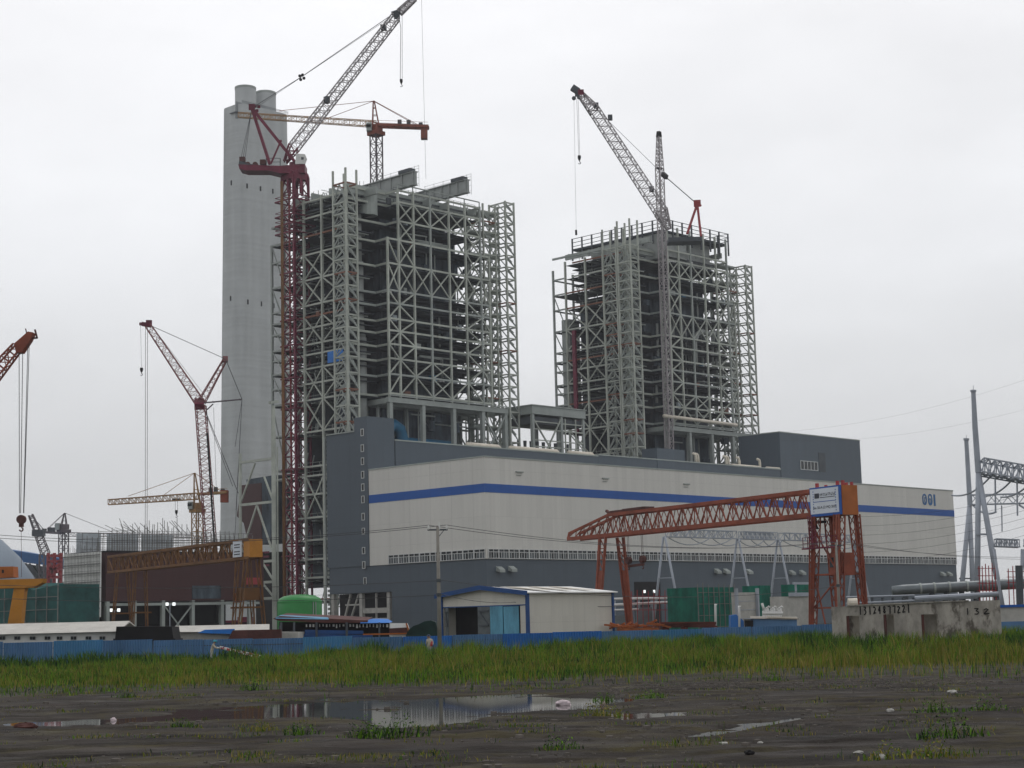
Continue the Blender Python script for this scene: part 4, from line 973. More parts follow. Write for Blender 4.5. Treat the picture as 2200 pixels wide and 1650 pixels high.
# orange boom and hook block coming in from the left edge
def leftboom():
    D = 215.0; P = lambda x, y, dd=0.0: at(x, y, D + dd); foot = P(-420, 1385); T = thing('mobile_crane', 'orange lattice boom reaching in from the left edge, big hook block hanging below', 'crane', (foot[0], D, 0))
    foot = np.array([foot[0], D, 2.5]); k0 = P(38, 745)
    b = MB(); b.lattice(foot, P(-70, 872), 2.1, 2.1, 26, .2, .11, side=(0, 1, 0), rungs=True); b.lattice(P(-70, 872), k0, 2.1, 1.1, 9, .2, .11, side=(0, 1, 0), rungs=True); b.build('boom', M['orange'], T)
    b = MB(); b.prism([P(34, 757, -.7), P(30, 738, -.7), P(60, 712, -.7), P(71, 714, -.7), P(64, 730, -.7), P(46, 757, -.7)], np.array([0, 1.4, 0])); b.build('boom_head', M['orange'], T)
    b = MB(); b.bar(P(66, 727), P(80, 726), .2); b.bar(P(75, 708), P(80, 727), .2); b.bar(P(55, 706), P(57, 716), .12); b.build('head_guard', M['brown'], T)
    h = P(46, 1106); b = MB()
    for x0, dx in ((41, -.25), (49, -.1), (63, .3), (60, .25)): b.tube([P(x0, 735), h + np.array([dx, 0, .2])], .05, 4)
    b.build('hoist_rope', M['rope'], T)
    b = MB(); c = P(46, 1116); b.tube([c + np.array([0, -.35, 0]), c + np.array([0, .35, 0])], .56, 16); b.wbox(c - np.array([0, 0, .95]), .5, .5, .5)
    pts = [c + np.array([.22 * math.sin(t), 0, -1.25 + .22 * math.cos(t)]) for t in np.linspace(0, 4.6, 10)]; b.tube(pts, .09, 6); b.tube([c - ZUP * 1.4, P(46, 1240)], .03, 4); b.build('hook_block', M['brown'], T)
    b = MB(); b.wbox(np.array([foot[0], D, 1.4]), 9, 3, 2.4); b.wbox(np.array([foot[0] - 3.4, D, 2]), 2.4, 3.4, 2.6); b.build('upper_works', M['orange'], T)
    b = MB()
    for s_ in (-1, 1): b.wbox(np.array([foot[0], D + s_ * 2.3, 0]), 8, 1, 1.4)
    b.build('crawler_track', M['dark_steel'], T)
leftboom()
# ------------------------------------------------------------------ left side of the site
E0 = at(230, 1186, 330.0); EF = Frame(E0); eh = E0[2]
Vl, _ = EF.onU(135, 1192, -1.5)
T = thing('filter_house', 'dark maroon box building on columns with one side wrapped in pale scaffold sheeting', 'building', EF(20, 10, 0))
b = MB(); b.box(EF, 0, 38, .3, Vl - .3, 8.2, eh); b.build('cladding', M['maroon_clad'], T)
b = MB(); b.box(EF, -.2, 38, .1, .3, eh, eh + .3); b.box(EF, -.25, 0, .3, Vl - .3, eh, eh + .3); b.build('roof_edge', M['black'], T)
Vl, _ = EF.onU(135, 1192, -1.5)
b = MB(); b.box(EF, -1.3, -1.1, .2, Vl, 5.3, eh + .1); sh = b.build('scaffold_sheeting', M['scaf_sheet'], T)
b = MB()
for k in range(8): z = 5.2 + (eh - 5) * k / 7.4; b.bar(EF(-1.5, .1, z), EF(-1.5, Vl, z), .14 if k else .25)
for k in range(26): v = .2 + (Vl - .3) * k / 25; b.bar(EF(-1.55, v, 0 if k % 4 == 0 else 5), EF(-1.55, v, eh + rng.uniform(.2, 2.2)), .06)
for k in range(14): z = 5.4 + (eh - 5.4) * k / 14; b.bar(EF(-1.5, .1, z), EF(-1.5, Vl, z), .05)
b.build('scaffold_pole', M['scaf_pole'], sh)
b = MB(); b.box(EF, -1.75, -1.62, 6, 14, 4.2, 5.7); b.build('banner', M['pinkred'], T)
b = MB()
for u in (.5, 6.6, 13.2, 20.3, 27.5, 34.5):
    for v in (.6, 11, 21): b.bar(EF(u, v, 0), EF(u, v, 8.3), .7, up=UA)
for v in (7, 14, 20): b.bar(EF(-1, v, 0), EF(-1, v, 5.2), .4, up=UA)
b.bar(EF(0, .5, 7.6), EF(37, .5, 7.6), .4, .5); b.bar(EF(6.6, .5, 2.9), EF(13, .5, 2.9), .35, .4); b.bar(EF(20, .5, 2.9), EF(28, .5, 2.9), .35, .4)
b.bar(EF(13.4, .5, 7.4), EF(20, .5, 0), .25); b.bar(EF(20.2, .5, 7.4), EF(13.4, .5, 0), .25)
b.build('column', M['steel2'], T)
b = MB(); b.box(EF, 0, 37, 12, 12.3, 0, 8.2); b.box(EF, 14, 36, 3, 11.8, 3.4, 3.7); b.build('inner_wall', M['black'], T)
b = MB(); b.box(EF, 20, 27, .15, .29, 8.6, 11.2); b.build('dark_panel', M['casing'], T)
b = MB(); b.box(EF, 33.2, 37.4, .0, .28, 11.4, 12.8); b.build('dark_panel', M['red'], T)
def lamps(F, u, v, z, lab):
    T2 = thing('site_lamp', lab, 'floodlight', F(u, v, 0))
    b = MB(); b.tube([F(u, v, 0), F(u, v, z)], .1, 6); b.bar(F(u - 1, v, z), F(u + 1, v, z), .12); b.build('post', M['galv'], T2)
    for d in (-.8, .8): b = MB(); b.box(F, u + d - .28, u + d + .28, v - .3, v - .1, z - .2, z + .4); b.build('lamp', M['lamp'], T2)
u_, z_ = EF.onV(246, 1312, -3); lamps(EF, u_, -3, z_, 'lit twin site lamp in the dark under the left end of the maroon building')
u_, z_ = EF.onV(365, 1299, -3); lamps(EF, u_, -3, z_, 'lit twin site lamp on a post under the middle of the maroon building')
# scaffold on the roof
b = MB(); us = np.linspace(2, 36, 30)
for i, u in enumerate(us):
    top = eh + 4.2 + (2.4 if 6 < i < 18 else 0) * rng.random() + rng.uniform(-.4, .8)
    for v in (1.5, 6, 12): b.bar(EF(u, v, eh), EF(u + rng.uniform(-.1, .1), v, top - v * .05), .09)
for z in (1.1, 2.2, 3.3, 4.3):
    for v in (1.5, 6, 12): b.bar(EF(2, v, eh + z), EF(36, v, eh + z), .08)
for k in range(16): u = rng.uniform(4, 22); b.bar(EF(u, 3, eh + 4), EF(u + rng.uniform(-1.5, 1.5), 6, eh + rng.uniform(5, 7.4)), .09)
o = b.build('roof_scaffold', M['scaf_pole']); tag(o, 'tangle of scaffold poles standing on the roof of the maroon building', 'scaffold')
b = MB()
for u0, u1 in ((2, 7.6), (9, 16.5), (17.2, 25)): b.box(EF, u0, u1, 14, 14.1, eh + .3, eh + 4.4)
o = b.build('sheeting', M['pale_sheet']); tag(o, 'pale blue sheeting hung behind the roof scaffold poles', 'sheeting')
# frame carrying the flue duct, between that building and the maroon crane
DF = Frame(at(588, 1000, 372.0))
T = thing('duct_frame', 'tall pale green steel frame with diagonal braces beside the maroon crane', 'steel frame', DF(0, 8, 0))
vL, _ = DF.onU(516, 1000, 0); zc = lambda x, y, U=0: DF.onU(x, y, U)[1]
for v, zt in ((0, zc(586, 925)), (vL, zc(513, 975))):
    b = MB(); b.tube([DF(0, v, 0), DF(0, v, zt)], .5 if v == 0 else .35, 12)
    if v == 0: b.bar(DF(0, v, zt), DF(0, v, zc(587, 872)), .55); b.bar(DF(-1, v, zc(587, 866)), DF(1.2, v, zc(587, 862)), .9, .6)
    b.build('column', M['steel'], T)
for y in (985, 1078, 1205, 1250, 1285): b = MB(); z = zc(586, y); b.bar(DF(0, 0, z), DF(0, vL * (1 if y < 1100 else .6), z), .42, .55); b.build('cross_beam', M['steel'], T)
vm = vL * .5
for (v0, y0, v1, y1) in ((vm, 1082, 0, 1195), (vm, 1082, vL, 1190), (.3, 1075, vL * .28, 1022), (vL * .36, 1205, 0, 1250), (vL * .36, 1250, 0, 1285), (vL * .55, 990, vL, 1075)): b = MB(); b.bar(DF(0, v0, zc(586, y0)), DF(0, v1, zc(586, y1)), .34); b.build('diagonal_brace', M['steel'], T)
b = MB(); b.tube([DF(2.6, 2, 0), DF(2.6, 2, zc(600, 960, 3))], .18, 8); b.build('second_column', M['steel'], T)
b = MB(); b.bar(DF(4.3, 2, 0), DF(4.3, 2, zc(604, 390, 4.3)), .45); b.build('guide_mast', M['ochre'], T)
# dark hopper casing behind it
HF = Frame(at(532, 1030, 446.0)); ht = at(532, 1030, 446.0)[2]
T = thing('hopper_casing', 'dark clad hopper casing hanging behind the pale green frame', 'casing', HF(8, 3, 0))
b = MB(); vw = -14.5
zb0 = HF.onU(532, 1115, 0)[1]; zb1 = HF.onU(545, 1170, 0)[1]
b.prism([HF(0, .5, ht), HF(0, .5, zb0), HF(0, -2.5, zb1), HF(0, -9, zb1), HF(0, -11.5, zb0), HF(0, -11.5, ht + .3)], UA * 5); b.build('upper_casing', M['casing'], T)
b = MB(); b.prism([HF(-.15, 1.5, zb0 - 1), HF(-.15, 4.5, zb0 + 1), HF(-.15, 2.5, zb0 + 9), HF(-.15, -6, zb0 + 9), HF(-.15, -6, zb1 - 2), HF(-.15, -1, zb1 - 2)], UA * .14); b.build('maroon_panel', M['maroon_clad'], T)
b = MB(); b.box(HF, 1, 5, -11, -2, 0, zb1 - 2.2); b.build('lower_enclosure', M['black'], T)
b = MB()
for k in range(4): b.box(HF, -.3, 0, -9, -1.5, zb1 - 2.5 - k * 1.1, zb1 - 2.0 - k * 1.1)
b.build('platform_rail', M['maroon'], T)
# green tank
tc = at(644, 1336, 300.0); r_ = 47.5 * 300 / FOC; zt = at(644, 1294, 300)[2]; zd = at(644, 1277, 300)[2]
b = MB(); prof = [(r_, 0), (r_, zt * .55), (r_, zt), (r_ * .93, zt + (zd - zt) * .45), (r_ * .7, zt + (zd - zt) * .8), (r_ * .35, zd - .05), (.05, zd)]
b.tube([np.array([tc[0], 300, z]) for _, z in prof], [q for q, _ in prof], 40)
T = thing('storage_tank', 'squat bright green tank with a low domed lid beside the slate-grey hall', 'tank', (tc[0], 300, 0)); b.build('tank_shell', M['tank'], T, smooth=True)
b = MB(); b.tube([np.array([tc[0], 300, zt - .1]), np.array([tc[0], 300, zt + .12])], r_ + .06, 40); b.build('rim', M['tank'], T)
b = MB(); b.bar(np.array([tc[0] + r_ * .7, 300 - r_ * .75, 0]), np.array([tc[0] + r_ * .7, 300 - r_ * .75, zt]), .12); b.bar(np.array([tc[0] + r_ * .8, 300 - r_ * .66, 0]), np.array([tc[0] + r_ * .8, 300 - r_ * .66, zt]), .12); b.build('ladder', M['steel2'], T)
# far dome and long arched shed
c = at(-75, 1262, 560.0); b = MB(); rr = 1.0
prof = [(26, 0), (25.7, 8), (24, 15), (21.5, 21), (17, 27.5), (11.4, 33), (5, 36.5), (.1, 37.5)]
b.tube([np.array([c[0], 560, z]) for _, z in prof], [q for q, _ in prof], 48); T = thing('storage_dome', 'big grey-blue dome far off at the left edge', 'dome', (c[0], 560, 0)); b.build('dome_shell', M['dome'], T, smooth=True)
b = MB(); b.tube([np.array([c[0], 560, 0]), np.array([c[0], 560, 4])], 26.5, 48); b.build('ring_wall', M['conc_light'], T)
P = lambda x, y, dd=0.0: at(x, y, 620.0 + dd)
T = thing('arched_shed', 'long blue-roofed shed with a low curved roof behind the far dome', 'shed', (P(60, 1300)[0], 620, 0))
b = MB(); g0 = P(-60, 1300); crv = [(-60, 1168), (0, 1177), (30, 1183), (70, 1189), (110, 1196), (150, 1206)]
b.prism([P(x, y) for x, y in crv] + [P(x, y + 26 - i * 1.5) for i, (x, y) in list(enumerate(crv))[::-1]], np.array([0, 40, 0])); b.build('roof', M['blue_roof'], T)
b = MB(); b.prism([P(-60, 1195, 1), P(60, 1214, 1), P(60, 1300, 1), P(-60, 1300, 1)], np.array([0, 30, 0])); b.build('wall', M['dome'], T)
b = MB()
for x0, y0, x1, y1 in ((54, 1212, 82, 1242), (62, 1212, 86, 1240), (78, 1214, 92, 1236), (95, 1214, 95, 1244)): b.bar(P(x0, y0, -.5), P(x1, y1, -.5), 1.0)
for x in (54, 82, 108, 130): b.bar(P(x, 1210, 2), np.array([P(x, 1300, 2)[0], 622, 0]), 1.1)
b.build('steel_strut', M['dark_steel'], T)
P = lambda x, y, dd=0.0: at(x, y, 560.0 + dd)
T = thing('red_hoist_frame', 'crimson steel hoist frame beside the scaffold-wrapped building', 'steel frame', (P(118, 1300)[0], 560, 0))
b = MB()
for x in (104, 117, 131): b.bar(np.array([P(x, 1250)[0], 560, 0]), P(x, 1188), .8)
for y in (1194, 1206, 1222, 1240): b.bar(P(102, y), P(134, y), .9, .9)
b.bar(P(104, 1240), P(131, 1206), .9); b.bar(P(104, 1206), P(117, 1240), .9); b.build('frame', M['red'], T)
b = MB(); b.prism([P(110, 1214, .5), P(122, 1213, .5), P(122, 1230, .5), P(111, 1232, .5)], np.array([0, 4, 0])); b.build('machine_house', M['red'], T)
# netted building
NF = Frame(at(128, 1255, 300.0)); nz_ = at(128, 1255, 300.0)[2]
T = thing('netted_building', 'low building wrapped in dark green netting behind the bright amber gantry leg', 'building', NF(-4, 14, 0))
b = MB(); b.prism([NF(0, 0, .0), NF(0, 0, nz_), NF(0, 9, nz_ - .8), NF(0, 12, nz_ + .6), NF(0, 40, nz_ + 1.2), NF(0, 40, 0)], UA * 8); b.build('netting', M['net2'], T)
b = MB()
for k in range(11): v = k * 3.6; b.bar(NF(-.3, v, 0), NF(-.3, v, nz_ + .3), .14, up=UA)
for z in (2.2, 4.4, 6.6, 8.8): b.bar(NF(-.3, 0, z), NF(-.3, 40, z), .12)
b.build('scaffold_pole', M['scaf_pole'], T)
# amber gantry standing left of the pale frame
def gantry_a():
    DL, DR = 262.0, 222.0
    L0 = at(258, 1222, DL); R0 = at(548, 1205, DR); zb = (L0[2] + R0[2]) / 2
    T = thing('gantry_crane', 'brown gantry crane in front of the maroon building, small white sign on its girder', 'gantry crane', ((L0[0] + R0[0]) / 2, (DL + DR) / 2, 0), 'gantry cranes')
    a = np.array([L0[0], DL, 0]); c = np.array([R0[0], DR, 0]); ax = nrm(c - a); sd = np.cross(ZUP, ax); Ln = math.sqrt((c - a) @ (c - a))
    G = lambda t, s_, z: a + ax * t + sd * s_ + ZUP * z
    b = MB(); A_ = G(-3, 0, zb + 1.2); B_ = G(Ln - 4, 0, zb + 1.2)
    b.lattice(A_, B_, 1.6, 1.6, 22, .22, .13, side=sd, ha=2.3, hb=2.3, rungs=True)
    for s_ in (-.8, .8):
        b.bar(G(-3, s_, zb), G(Ln, s_, zb), .3, .36); b.bar(G(-3, s_, zb + 2.35), G(Ln, s_, zb + 2.35), .3, .36)
    for k in range(34): t = -2 + (Ln - 3) * k / 34; b.bar(G(t, -.85, zb), G(t + (.6 if k % 2 else -.6), -.85, zb + 2.3), .12)
    b.build('girder', M['ochre'], T)
    b = MB(); b._box(G(Ln - .6, 0, zb + 1.2), ax * .95, sd * .9, ZUP * 1.15); b.build('end_house', M['yellow'], T)
    b = MB(); q = G(Ln - 3.0, -1.1 if sd[1] > 0 else 1.1, zb + 1.25); b._box(q, ax * 1.3, sd * .06, ZUP * 1.05); s_ = b.build('sign', M['sign'], T)
    b = MB(); off = sd * (-.08 if sd[1] > 0 else .08)
    for r0, z in enumerate((.55, .2, -.35, -.7)):
        for k in range(6): b._box(q + off + ax * (-.75 + k * .3) + ZUP * z, ax * .1, sd * .02, ZUP * .07)
    b.build('lettering', M['ink'], s_)
    def leg(t0, spread, n_):
        g = MB()
        for s_ in (-1, 1):
            for e_ in (-.35, .35): g.bar(G(t0 + e_, s_ * spread, 0), G(t0 + e_ * 1.6, s_ * .8, zb), .15)
            for k in range(6): z0 = zb * k / 6; z1 = zb * (k + 1) / 6; w_ = lambda z: spread + (.8 - spread) * z / zb; g.bar(G(t0 - .35, s_ * w_(z0), z0), G(t0 + .45, s_ * w_(z1), z1), .08)
        g.bar(G(t0, -spread, .4), G(t0, spread, .4), .6, .7); g.bar(G(t0, -1.8, zb * .45), G(t0, 1.8, zb * .45), .22)
        g.build('leg', M['ochre'], T)
    leg(1.0, 1.7, 0); leg(8.2, 1.2, 0); leg(Ln - 1.0, 2.0, 0); leg(Ln - 3.6, 1.6, 0)
    b = MB(); b._box(G(Ln - 2.2, 0, zb * .60), ax * 1.2, sd * 1.0, ZUP * .8); b.build('cab', M['ochre'], T)
    b = MB(); b._box(G(Ln - 3.9, -.6, zb * .56), ax * .4, sd * .4, ZUP * .6); b.build('electric_box', M['orange_b'], T)
gantry_a()
def gantry_b():                             # amber gantry cut by the left edge
    D = 178.0; P = lambda x, y, dd=0.0: at(x, y, D + dd)
    T = thing('gantry_crane', 'bright amber gantry end with slanting box leg at the left edge of the picture', 'gantry crane', (P(30, 1340)[0], D, 0), 'gantry cranes')
    b = MB(); b.prism([P(-260, 1250, -.8), P(93, 1243, -.8), P(90, 1252, -.8), P(72, 1262, -.8), P(-260, 1272, -.8)], np.array([0, 1.6, 0])); b.build('girder', M['yellow'], T)
    b = MB(); b.prism([P(30, 1262, -.6), P(55, 1260, -.6), P(52, 1270, -.6), np.array([P(42, 1345)[0], D - .6, 0]), np.array([P(8, 1345)[0], D - .6, 0])], np.array([0, 1.2, 0])); b.build('leg', M['yellow'], T)
    b = MB(); b.prism([P(-220, 1266, -.6), P(-195, 1266, -.6), np.array([P(-170, 1345)[0], D - .6, 0]), np.array([P(-205, 1345)[0], D - .6, 0])], np.array([0, 1.2, 0])); b.build('leg', M['yellow'], T)
    b = MB(); b.prism([P(-30, 1218, -.9), P(28, 1217, -.9), P(29, 1240, -.9), P(-30, 1244, -.9)], np.array([0, 1.8, 0])); tr = b.build('trolley_house', M['orange_b'], T)
    b = MB(); b.prism([P(4, 1224, -.95), P(8, 1224, -.95), P(8, 1231, -.95), P(4, 1231, -.95)], np.array([0, .1, 0])); b.build('vent', M['black'], tr)
gantry_b()
# ------------------------------------------------------------------ low things just behind the fence, left half
def slab(D, pts, dd, m): b = MB(); b.prism([at(x, y, D) for x, y in pts], np.array([0, dd, 0])); return b
P = lambda x, y, dd=0.0: at(x, y, 141.0 + dd)
T = thing('site_hut', 'long low white hut with a pale sloping roof and a row of small dark openings', 'hut', (P(120, 1380)[0], 143, 0))
hx0, hx1 = P(-260, 1370)[0], P(250, 1370)[0]; zr = P(100, 1359)[2]; zt = P(100, 1347)[2]
def gl(x): return np.array([x, 141, 0])
b = MB(); b.prism([gl(hx0), gl(hx1), gl(hx1) + ZUP * zr, gl(hx0) + ZUP * zr], np.array([0, 7, 0])); b.build('wall', M['white'], T)
b = MB(); b.prism([gl(hx0 - .3) + np.array([0, -.6, zr - .05]), gl(hx0 - .3) + np.array([0, 3.5, zt + .35]), gl(hx0 - .3) + np.array([0, 7.4, zr]), gl(hx0 - .3) + np.array([0, 3.5, zt + .2]), ], np.array([hx1 - hx0 + .6, 0, 0])); b.build('roof', M['hut_roof'], T)
for k, x in enumerate((5, 37, 70, 102, 128, 158, 190, 220)):
    b = MB()
    for d_ in (-3.2, 3.2):
        q = P(x + d_, 1371, -.06); b.wbox(q - ZUP * .12, .19, .12, .26)
    b.build('window', M['glass_dark'], T)
P = lambda x, y, dd=0.0: at(x, y, 139.0 + dd)
b = MB(); b.prism([P(247, 1374), P(250, 1346), P(369, 1346), P(373, 1374)][::-1] , np.array([0, 3, 0]))
T = thing('black_container', 'flat black box container between the long white hut and the cream-roofed hut', 'container', (P(310, 1374)[0], 140, P(310, 1374)[2]));
z0 = P(310, 1374)[2]; b.build('box', M['black'], T)
b = MB(); b.prism([P(243, 1372, -.1), P(376, 1372, -.1), P(376, 1376, -.1), P(243, 1376, -.1)], np.array([0, 3.2, 0])); b.bar(P(300, 1376, 1) * np.array([1, 1, 0]), P(300, 1375, 1), .6); b.bar(P(330, 1376, 1) * np.array([1, 1, 0]), P(330, 1375, 1), .6); b.build('skid', M['black'], T)
P = lambda x, y, dd=0.0: at(x, y, 146.0 + dd); g = lambda x: P(x, 1400) * np.array([1, 1, 0])
T = thing('site_hut', 'low hut with a cream roof strip and a blue patch beside the black container', 'hut', (P(450, 1390)[0], 147, 0))
b = MB(); b.prism([g(378), g(640), P(640, 1358), P(378, 1358)], np.array([0, 6, 0])); b.build('wall', M['conc_light'], T)
b = MB(); b.prism([P(376, 1358, -.5), P(376, 1346, 1.5), P(578, 1342, 1.5), P(578, 1354, -.5)], np.array([0, .25, .05])); b.build('roof', M['hut_roof'], T)
b = MB(); b.prism([P(424, 1360, -.62), P(440, 1353, -.6), P(505, 1351, -.6), P(498, 1362, -.62)], np.array([0, .08, 0])); b.build('tarpaulin', M['tarp'], T)
b = MB(); b.prism([P(496, 1362, -.7), P(500, 1354, -.7), P(604, 1352, -.7), P(604, 1371, -.7), P(490, 1374, -.7)], np.array([0, .5, 0])); b.build('lean_to', M['brown'], T)
P = lambda x, y, dd=0.0: at(x, y, 150.0 + dd); g = lambda x, dd=0: P(x, 1400, dd) * np.array([1, 1, 0])
T = thing('market_shed', 'ramshackle dark shed with patched blue roofs and a row of pale uprights under the eave', 'shed', (P(700, 1390)[0], 152, 0))
b = MB(); b.prism([P(586, 1329), P(600, 1324), P(704, 1329), P(760, 1332), P(790, 1333), P(790, 1338), P(700, 1338), P(600, 1334)], np.array([0, 5, .3])); rf = b.build('roof', M['brown'], T)
b = MB(); b.prism([P(592, 1329, -.1), P(603, 1323.5, 1), P(704, 1328.5, 1), P(706, 1331, -.1)], np.array([0, .1, .1])); b.build('roof_tarpaulin', M['tarp2'], rf)
b = MB(); b.prism([P(774, 1339, -.2), P(776, 1333, .4), P(800, 1331.5, .6), P(828, 1332, .6), P(838, 1338, -.2)], np.array([0, 3, .1])); b.build('roof_tarpaulin', M['tarp'], rf)
b = MB(); b.prism([g(600, 2), g(836, 2), P(836, 1338, 2), P(600, 1336, 2)], np.array([0, .2, 0])); b.build('back_wall', M['black'], T)
b = MB()
for k in range(25):
    x = 657 + k * 7.2; w_ = rng.uniform(1.5, 4.2); hh = rng.uniform(4.5, 8.5)
    b.prism([P(x, 1341, .6), P(x + w_, 1341, .6), P(x + w_, 1341 + hh, .6), P(x, 1341 + hh, .6)], np.array([0, .06, 0]))
b.build('hanging_cloths', M['white'], T)
b = MB(); b.prism([P(655, 1353), P(780, 1355), P(780, 1362), P(655, 1362)], np.array([0, .3, 0])); b.prism([g(640), g(800), P(800, 1364), P(640, 1362)], np.array([0, .2, 0])); b.build('counter', M['blue_trim'], T)
b = MB()
for x in (604, 632, 680, 745, 815): b.bar(g(x, -.2), P(x, 1337, -.2), .14)
b.bar(P(600, 1345), P(604, 1370), .12); b.build('post', M['dark_steel'], T)
P = lambda x, y, dd=0.0: at(x, y, 147.0 + dd); g = lambda x, dd=0: P(x, 1400, dd) * np.array([1, 1, 0])
T = thing('stall_lorry', 'small lorry-like stall with a cream side and orange edge beside the dark green tarpaulin', 'stall', (P(850, 1390)[0], 148, 0))
b = MB(); b.prism([g(838), g(876), P(876, 1349), P(872, 1339), P(838, 1339)], np.array([0, 2.2, 0])); b.build('body', M['shed_roof'], T)
b = MB(); b.prism([P(836, 1350, -.1), P(874, 1348, -.1), P(878, 1362, -.1), P(836, 1362, -.1)], np.array([0, .08, 0])); b.build('side_panel', M['brown'], T)
b = MB(); b.bar(P(780, 1363, -.2), P(880, 1361, -.2), .12); b.bar(P(873, 1339, -.2), P(880, 1361, -.2), .14); b.build('edge_trim', M['orange_b'], T)
P = lambda x, y, dd=0.0: at(x, y, 146.0 + dd)
b = MB(); ol = [(872, 1364), (878, 1353), (888, 1345), (900, 1341), (912, 1335), (926, 1333), (936, 1337), (940, 1352), (941, 1366)]
T = thing('covered_heap', 'lumpy heap under a dark green tarpaulin left of the utility pole', 'heap', (P(905, 1380)[0], 147, 0))
pr = [P(x, y) for x, y in ol]; base = [p * np.array([1, 1, 0]) for p in (pr[-1], pr[0])]
b.prism(pr + base, np.array([0, 3.0, 0])); b.build('tarpaulin', M['tarp_dark'], T)
# ------------------------------------------------------------------ cream shed with blue trim
sc = at(1132, 1272, 160.0); SF = Frame(sc); he = sc[2]
VL, _ = SF.onU(950, 1284, 0); UR, _ = SF.onV(1314, 1271, 0); hr = SF.onU(1045, 1263, -.3)[1]
T = thing('workshop_shed', 'cream metal shed with blue trim, white sheet roof and a half open front', 'shed', SF(UR / 2, VL / 2, 0))
zo = SF.onU(960, 1304, 0)[1]; v0 = SF.onU(1118, 1330, 0)[0]; v1 = SF.onU(958, 1330, 0)[0]; vm = VL / 2
b = MB(); b.box(SF, .02, UR, 0, .15, 0, he)                       # long side
b.box(SF, UR - .15, UR - .001, .15, VL, 0, he); b.box(SF, .02, UR, VL - .15, VL - .002, 0, he)
b.prism([SF(0, 0, zo), SF(0, VL, zo), SF(0, VL, he), SF(0, vm, hr), SF(0, 0, he)], UA * .15)
b.prism([SF(UR - .14, 0.16, he), SF(UR - .14, VL - .16, he), SF(UR - .14, vm, hr)], UA * .12)
b.box(SF, 0, .15, 0, v0, 0, zo - .003)
b.build('wall', M['shed_wall'], T)
b = MB()
b.prism([SF(-.5, -.45, he - .02), SF(-.5, vm, hr + .12), SF(-.5, vm, hr + .02), SF(-.5, -.45, he - .12)], UA * (UR + .9))
b.prism([SF(-.5, VL + .45, he - .02), SF(-.5, vm, hr + .12), SF(-.5, vm, hr + .02), SF(-.5, VL + .45, he - .12)], UA * (UR + .9)); rf = b.build('roof', M['shed_roof'], T)
b = MB()
for k in range(1, 4): u = UR * k / 4; b.prism([SF(u - .5, .2, he + .19), SF(u + .5, .2, he + .19), SF(u + .5, vm * .9, hr - .02 + .1), SF(u - .5, vm * .9, hr - .02 + .1)], ZUP * .03)
b.build('skylight_sheet', M['pipe_white'], rf)
b = MB()
b.bar(SF(-.55, -.5, he - .1), SF(-.55, vm, hr + .04), .12, .42); b.bar(SF(-.55, VL + .5, he - .1), SF(-.55, vm, hr + .04), .12, .42)
b.bar(SF(-.04, -.06, 0), SF(-.04, -.06, he - .1), .28, .28, up=UA); b.bar(SF(UR + .04, -.06, 0), SF(UR + .04, -.06, he - .1), .22, .22, up=UA); b.bar(SF(-.06, VL, 0), SF(-.06, VL, he), .2, .2, up=UA)
b.build('trim', M['blue_trim'], T)
b = MB(); b.box(SF, -.05, .0, -.02, VL, zo - .1, zo); b.build('lintel', M['blue_trim'], T)
vA = SF.onU(1075, 1330, 0)[0]; vB = SF.onU(1055, 1330, 0)[0]; vC = SF.onU(1028, 1330, 0)[0]; vD = SF.onU(965, 1330, 0)[0]
vE = SF.onU(1084, 1330, 0)[0]
b = MB(); b.box(SF, -.12, -.06, v0 + .1, vE, 0, zo - .15); b.build('door', M['door_blue'], T)
b = MB(); b.box(SF, -.12, -.06, vE + .12, vB, 0, zo - .1); b.build('door', M['door_blue'], T)
b = MB(); b.box(SF, -.10, -.05, vB + .05, vC, 0, zo - .1); d = b.build('door', M['door_grey'], T); tag(d, 'open grey ribbed door leaf')
b = MB()
for a, c_ in ((vB + .2, vC - .2), (vD + .1, v1 - .1)):
    for z in (.6, zo * .55, zo - .5): b.bar(SF(-.16, a, z), SF(-.16, c_, z), .12)
    b.bar(SF(-.16, a, zo * .55), SF(-.16, c_, zo - .5), .1)
b.build('door_rail', M['dark_steel'], T)
b = MB(); b.box(SF, -.10, -.05, vD, v1, 0, zo - .1); b.build('door', M['door_grey'], T)
b = MB(); b.box(SF, 1.6, 1.8, .2, VL - .2, 0, he - .2); b.build('interior_shade_sheet', M['black'], T)  # black sheet added behind the doors, stands in for the shade inside
# ------------------------------------------------------------------ utility poles and their wires
def pole(x, yt, D, lab, arms):
    p = at(x, yt, D); g = np.array([p[0], D, 0]); T = thing('utility_pole', lab, 'utility pole', g, 'concrete utility poles')
    b = MB(); b.tube([g, np.array([p[0], D, p[2]])], [.17, .11], 10); b.build('shaft', M['wood'], T, smooth=True)
    b = MB(); dirn = np.array([math.cos(.25), math.sin(.25), 0]); c = g + ZUP * (p[2] - .25)
    b.bar(c - dirn * .75, c + dirn * .75, .09, .12); b.bar(c - ZUP * .6, c + dirn * .5, .05); b.build('crossarm', M['dark_steel'], T)
    tips = []
    b = MB()
    for s_ in (-.68, .68, .12): q = c + dirn * s_; hgt = .35 if s_ != .12 else .55; b.tube([q, q + ZUP * .12, q + ZUP * hgt], [.05, .08, .05], 6); tips.append(q + ZUP * hgt)
    b.build('insulator', M['white'], T)
    b = MB()
    for y in arms: q = g + ZUP * at(x, y, D)[2]; b.tube([q - ZUP * .12, q + ZUP * .12], .2, 10); b.bar(q, q + dirn * .35, .06); tips.append(q + dirn * .35)
    b.build('clamp', M['dark_steel'], T)
    return tips
pa = pole(940, 1131, 126.0, 'grey concrete pole with a small crossarm in front of the blue fence and cream shed', (1247, 1278))
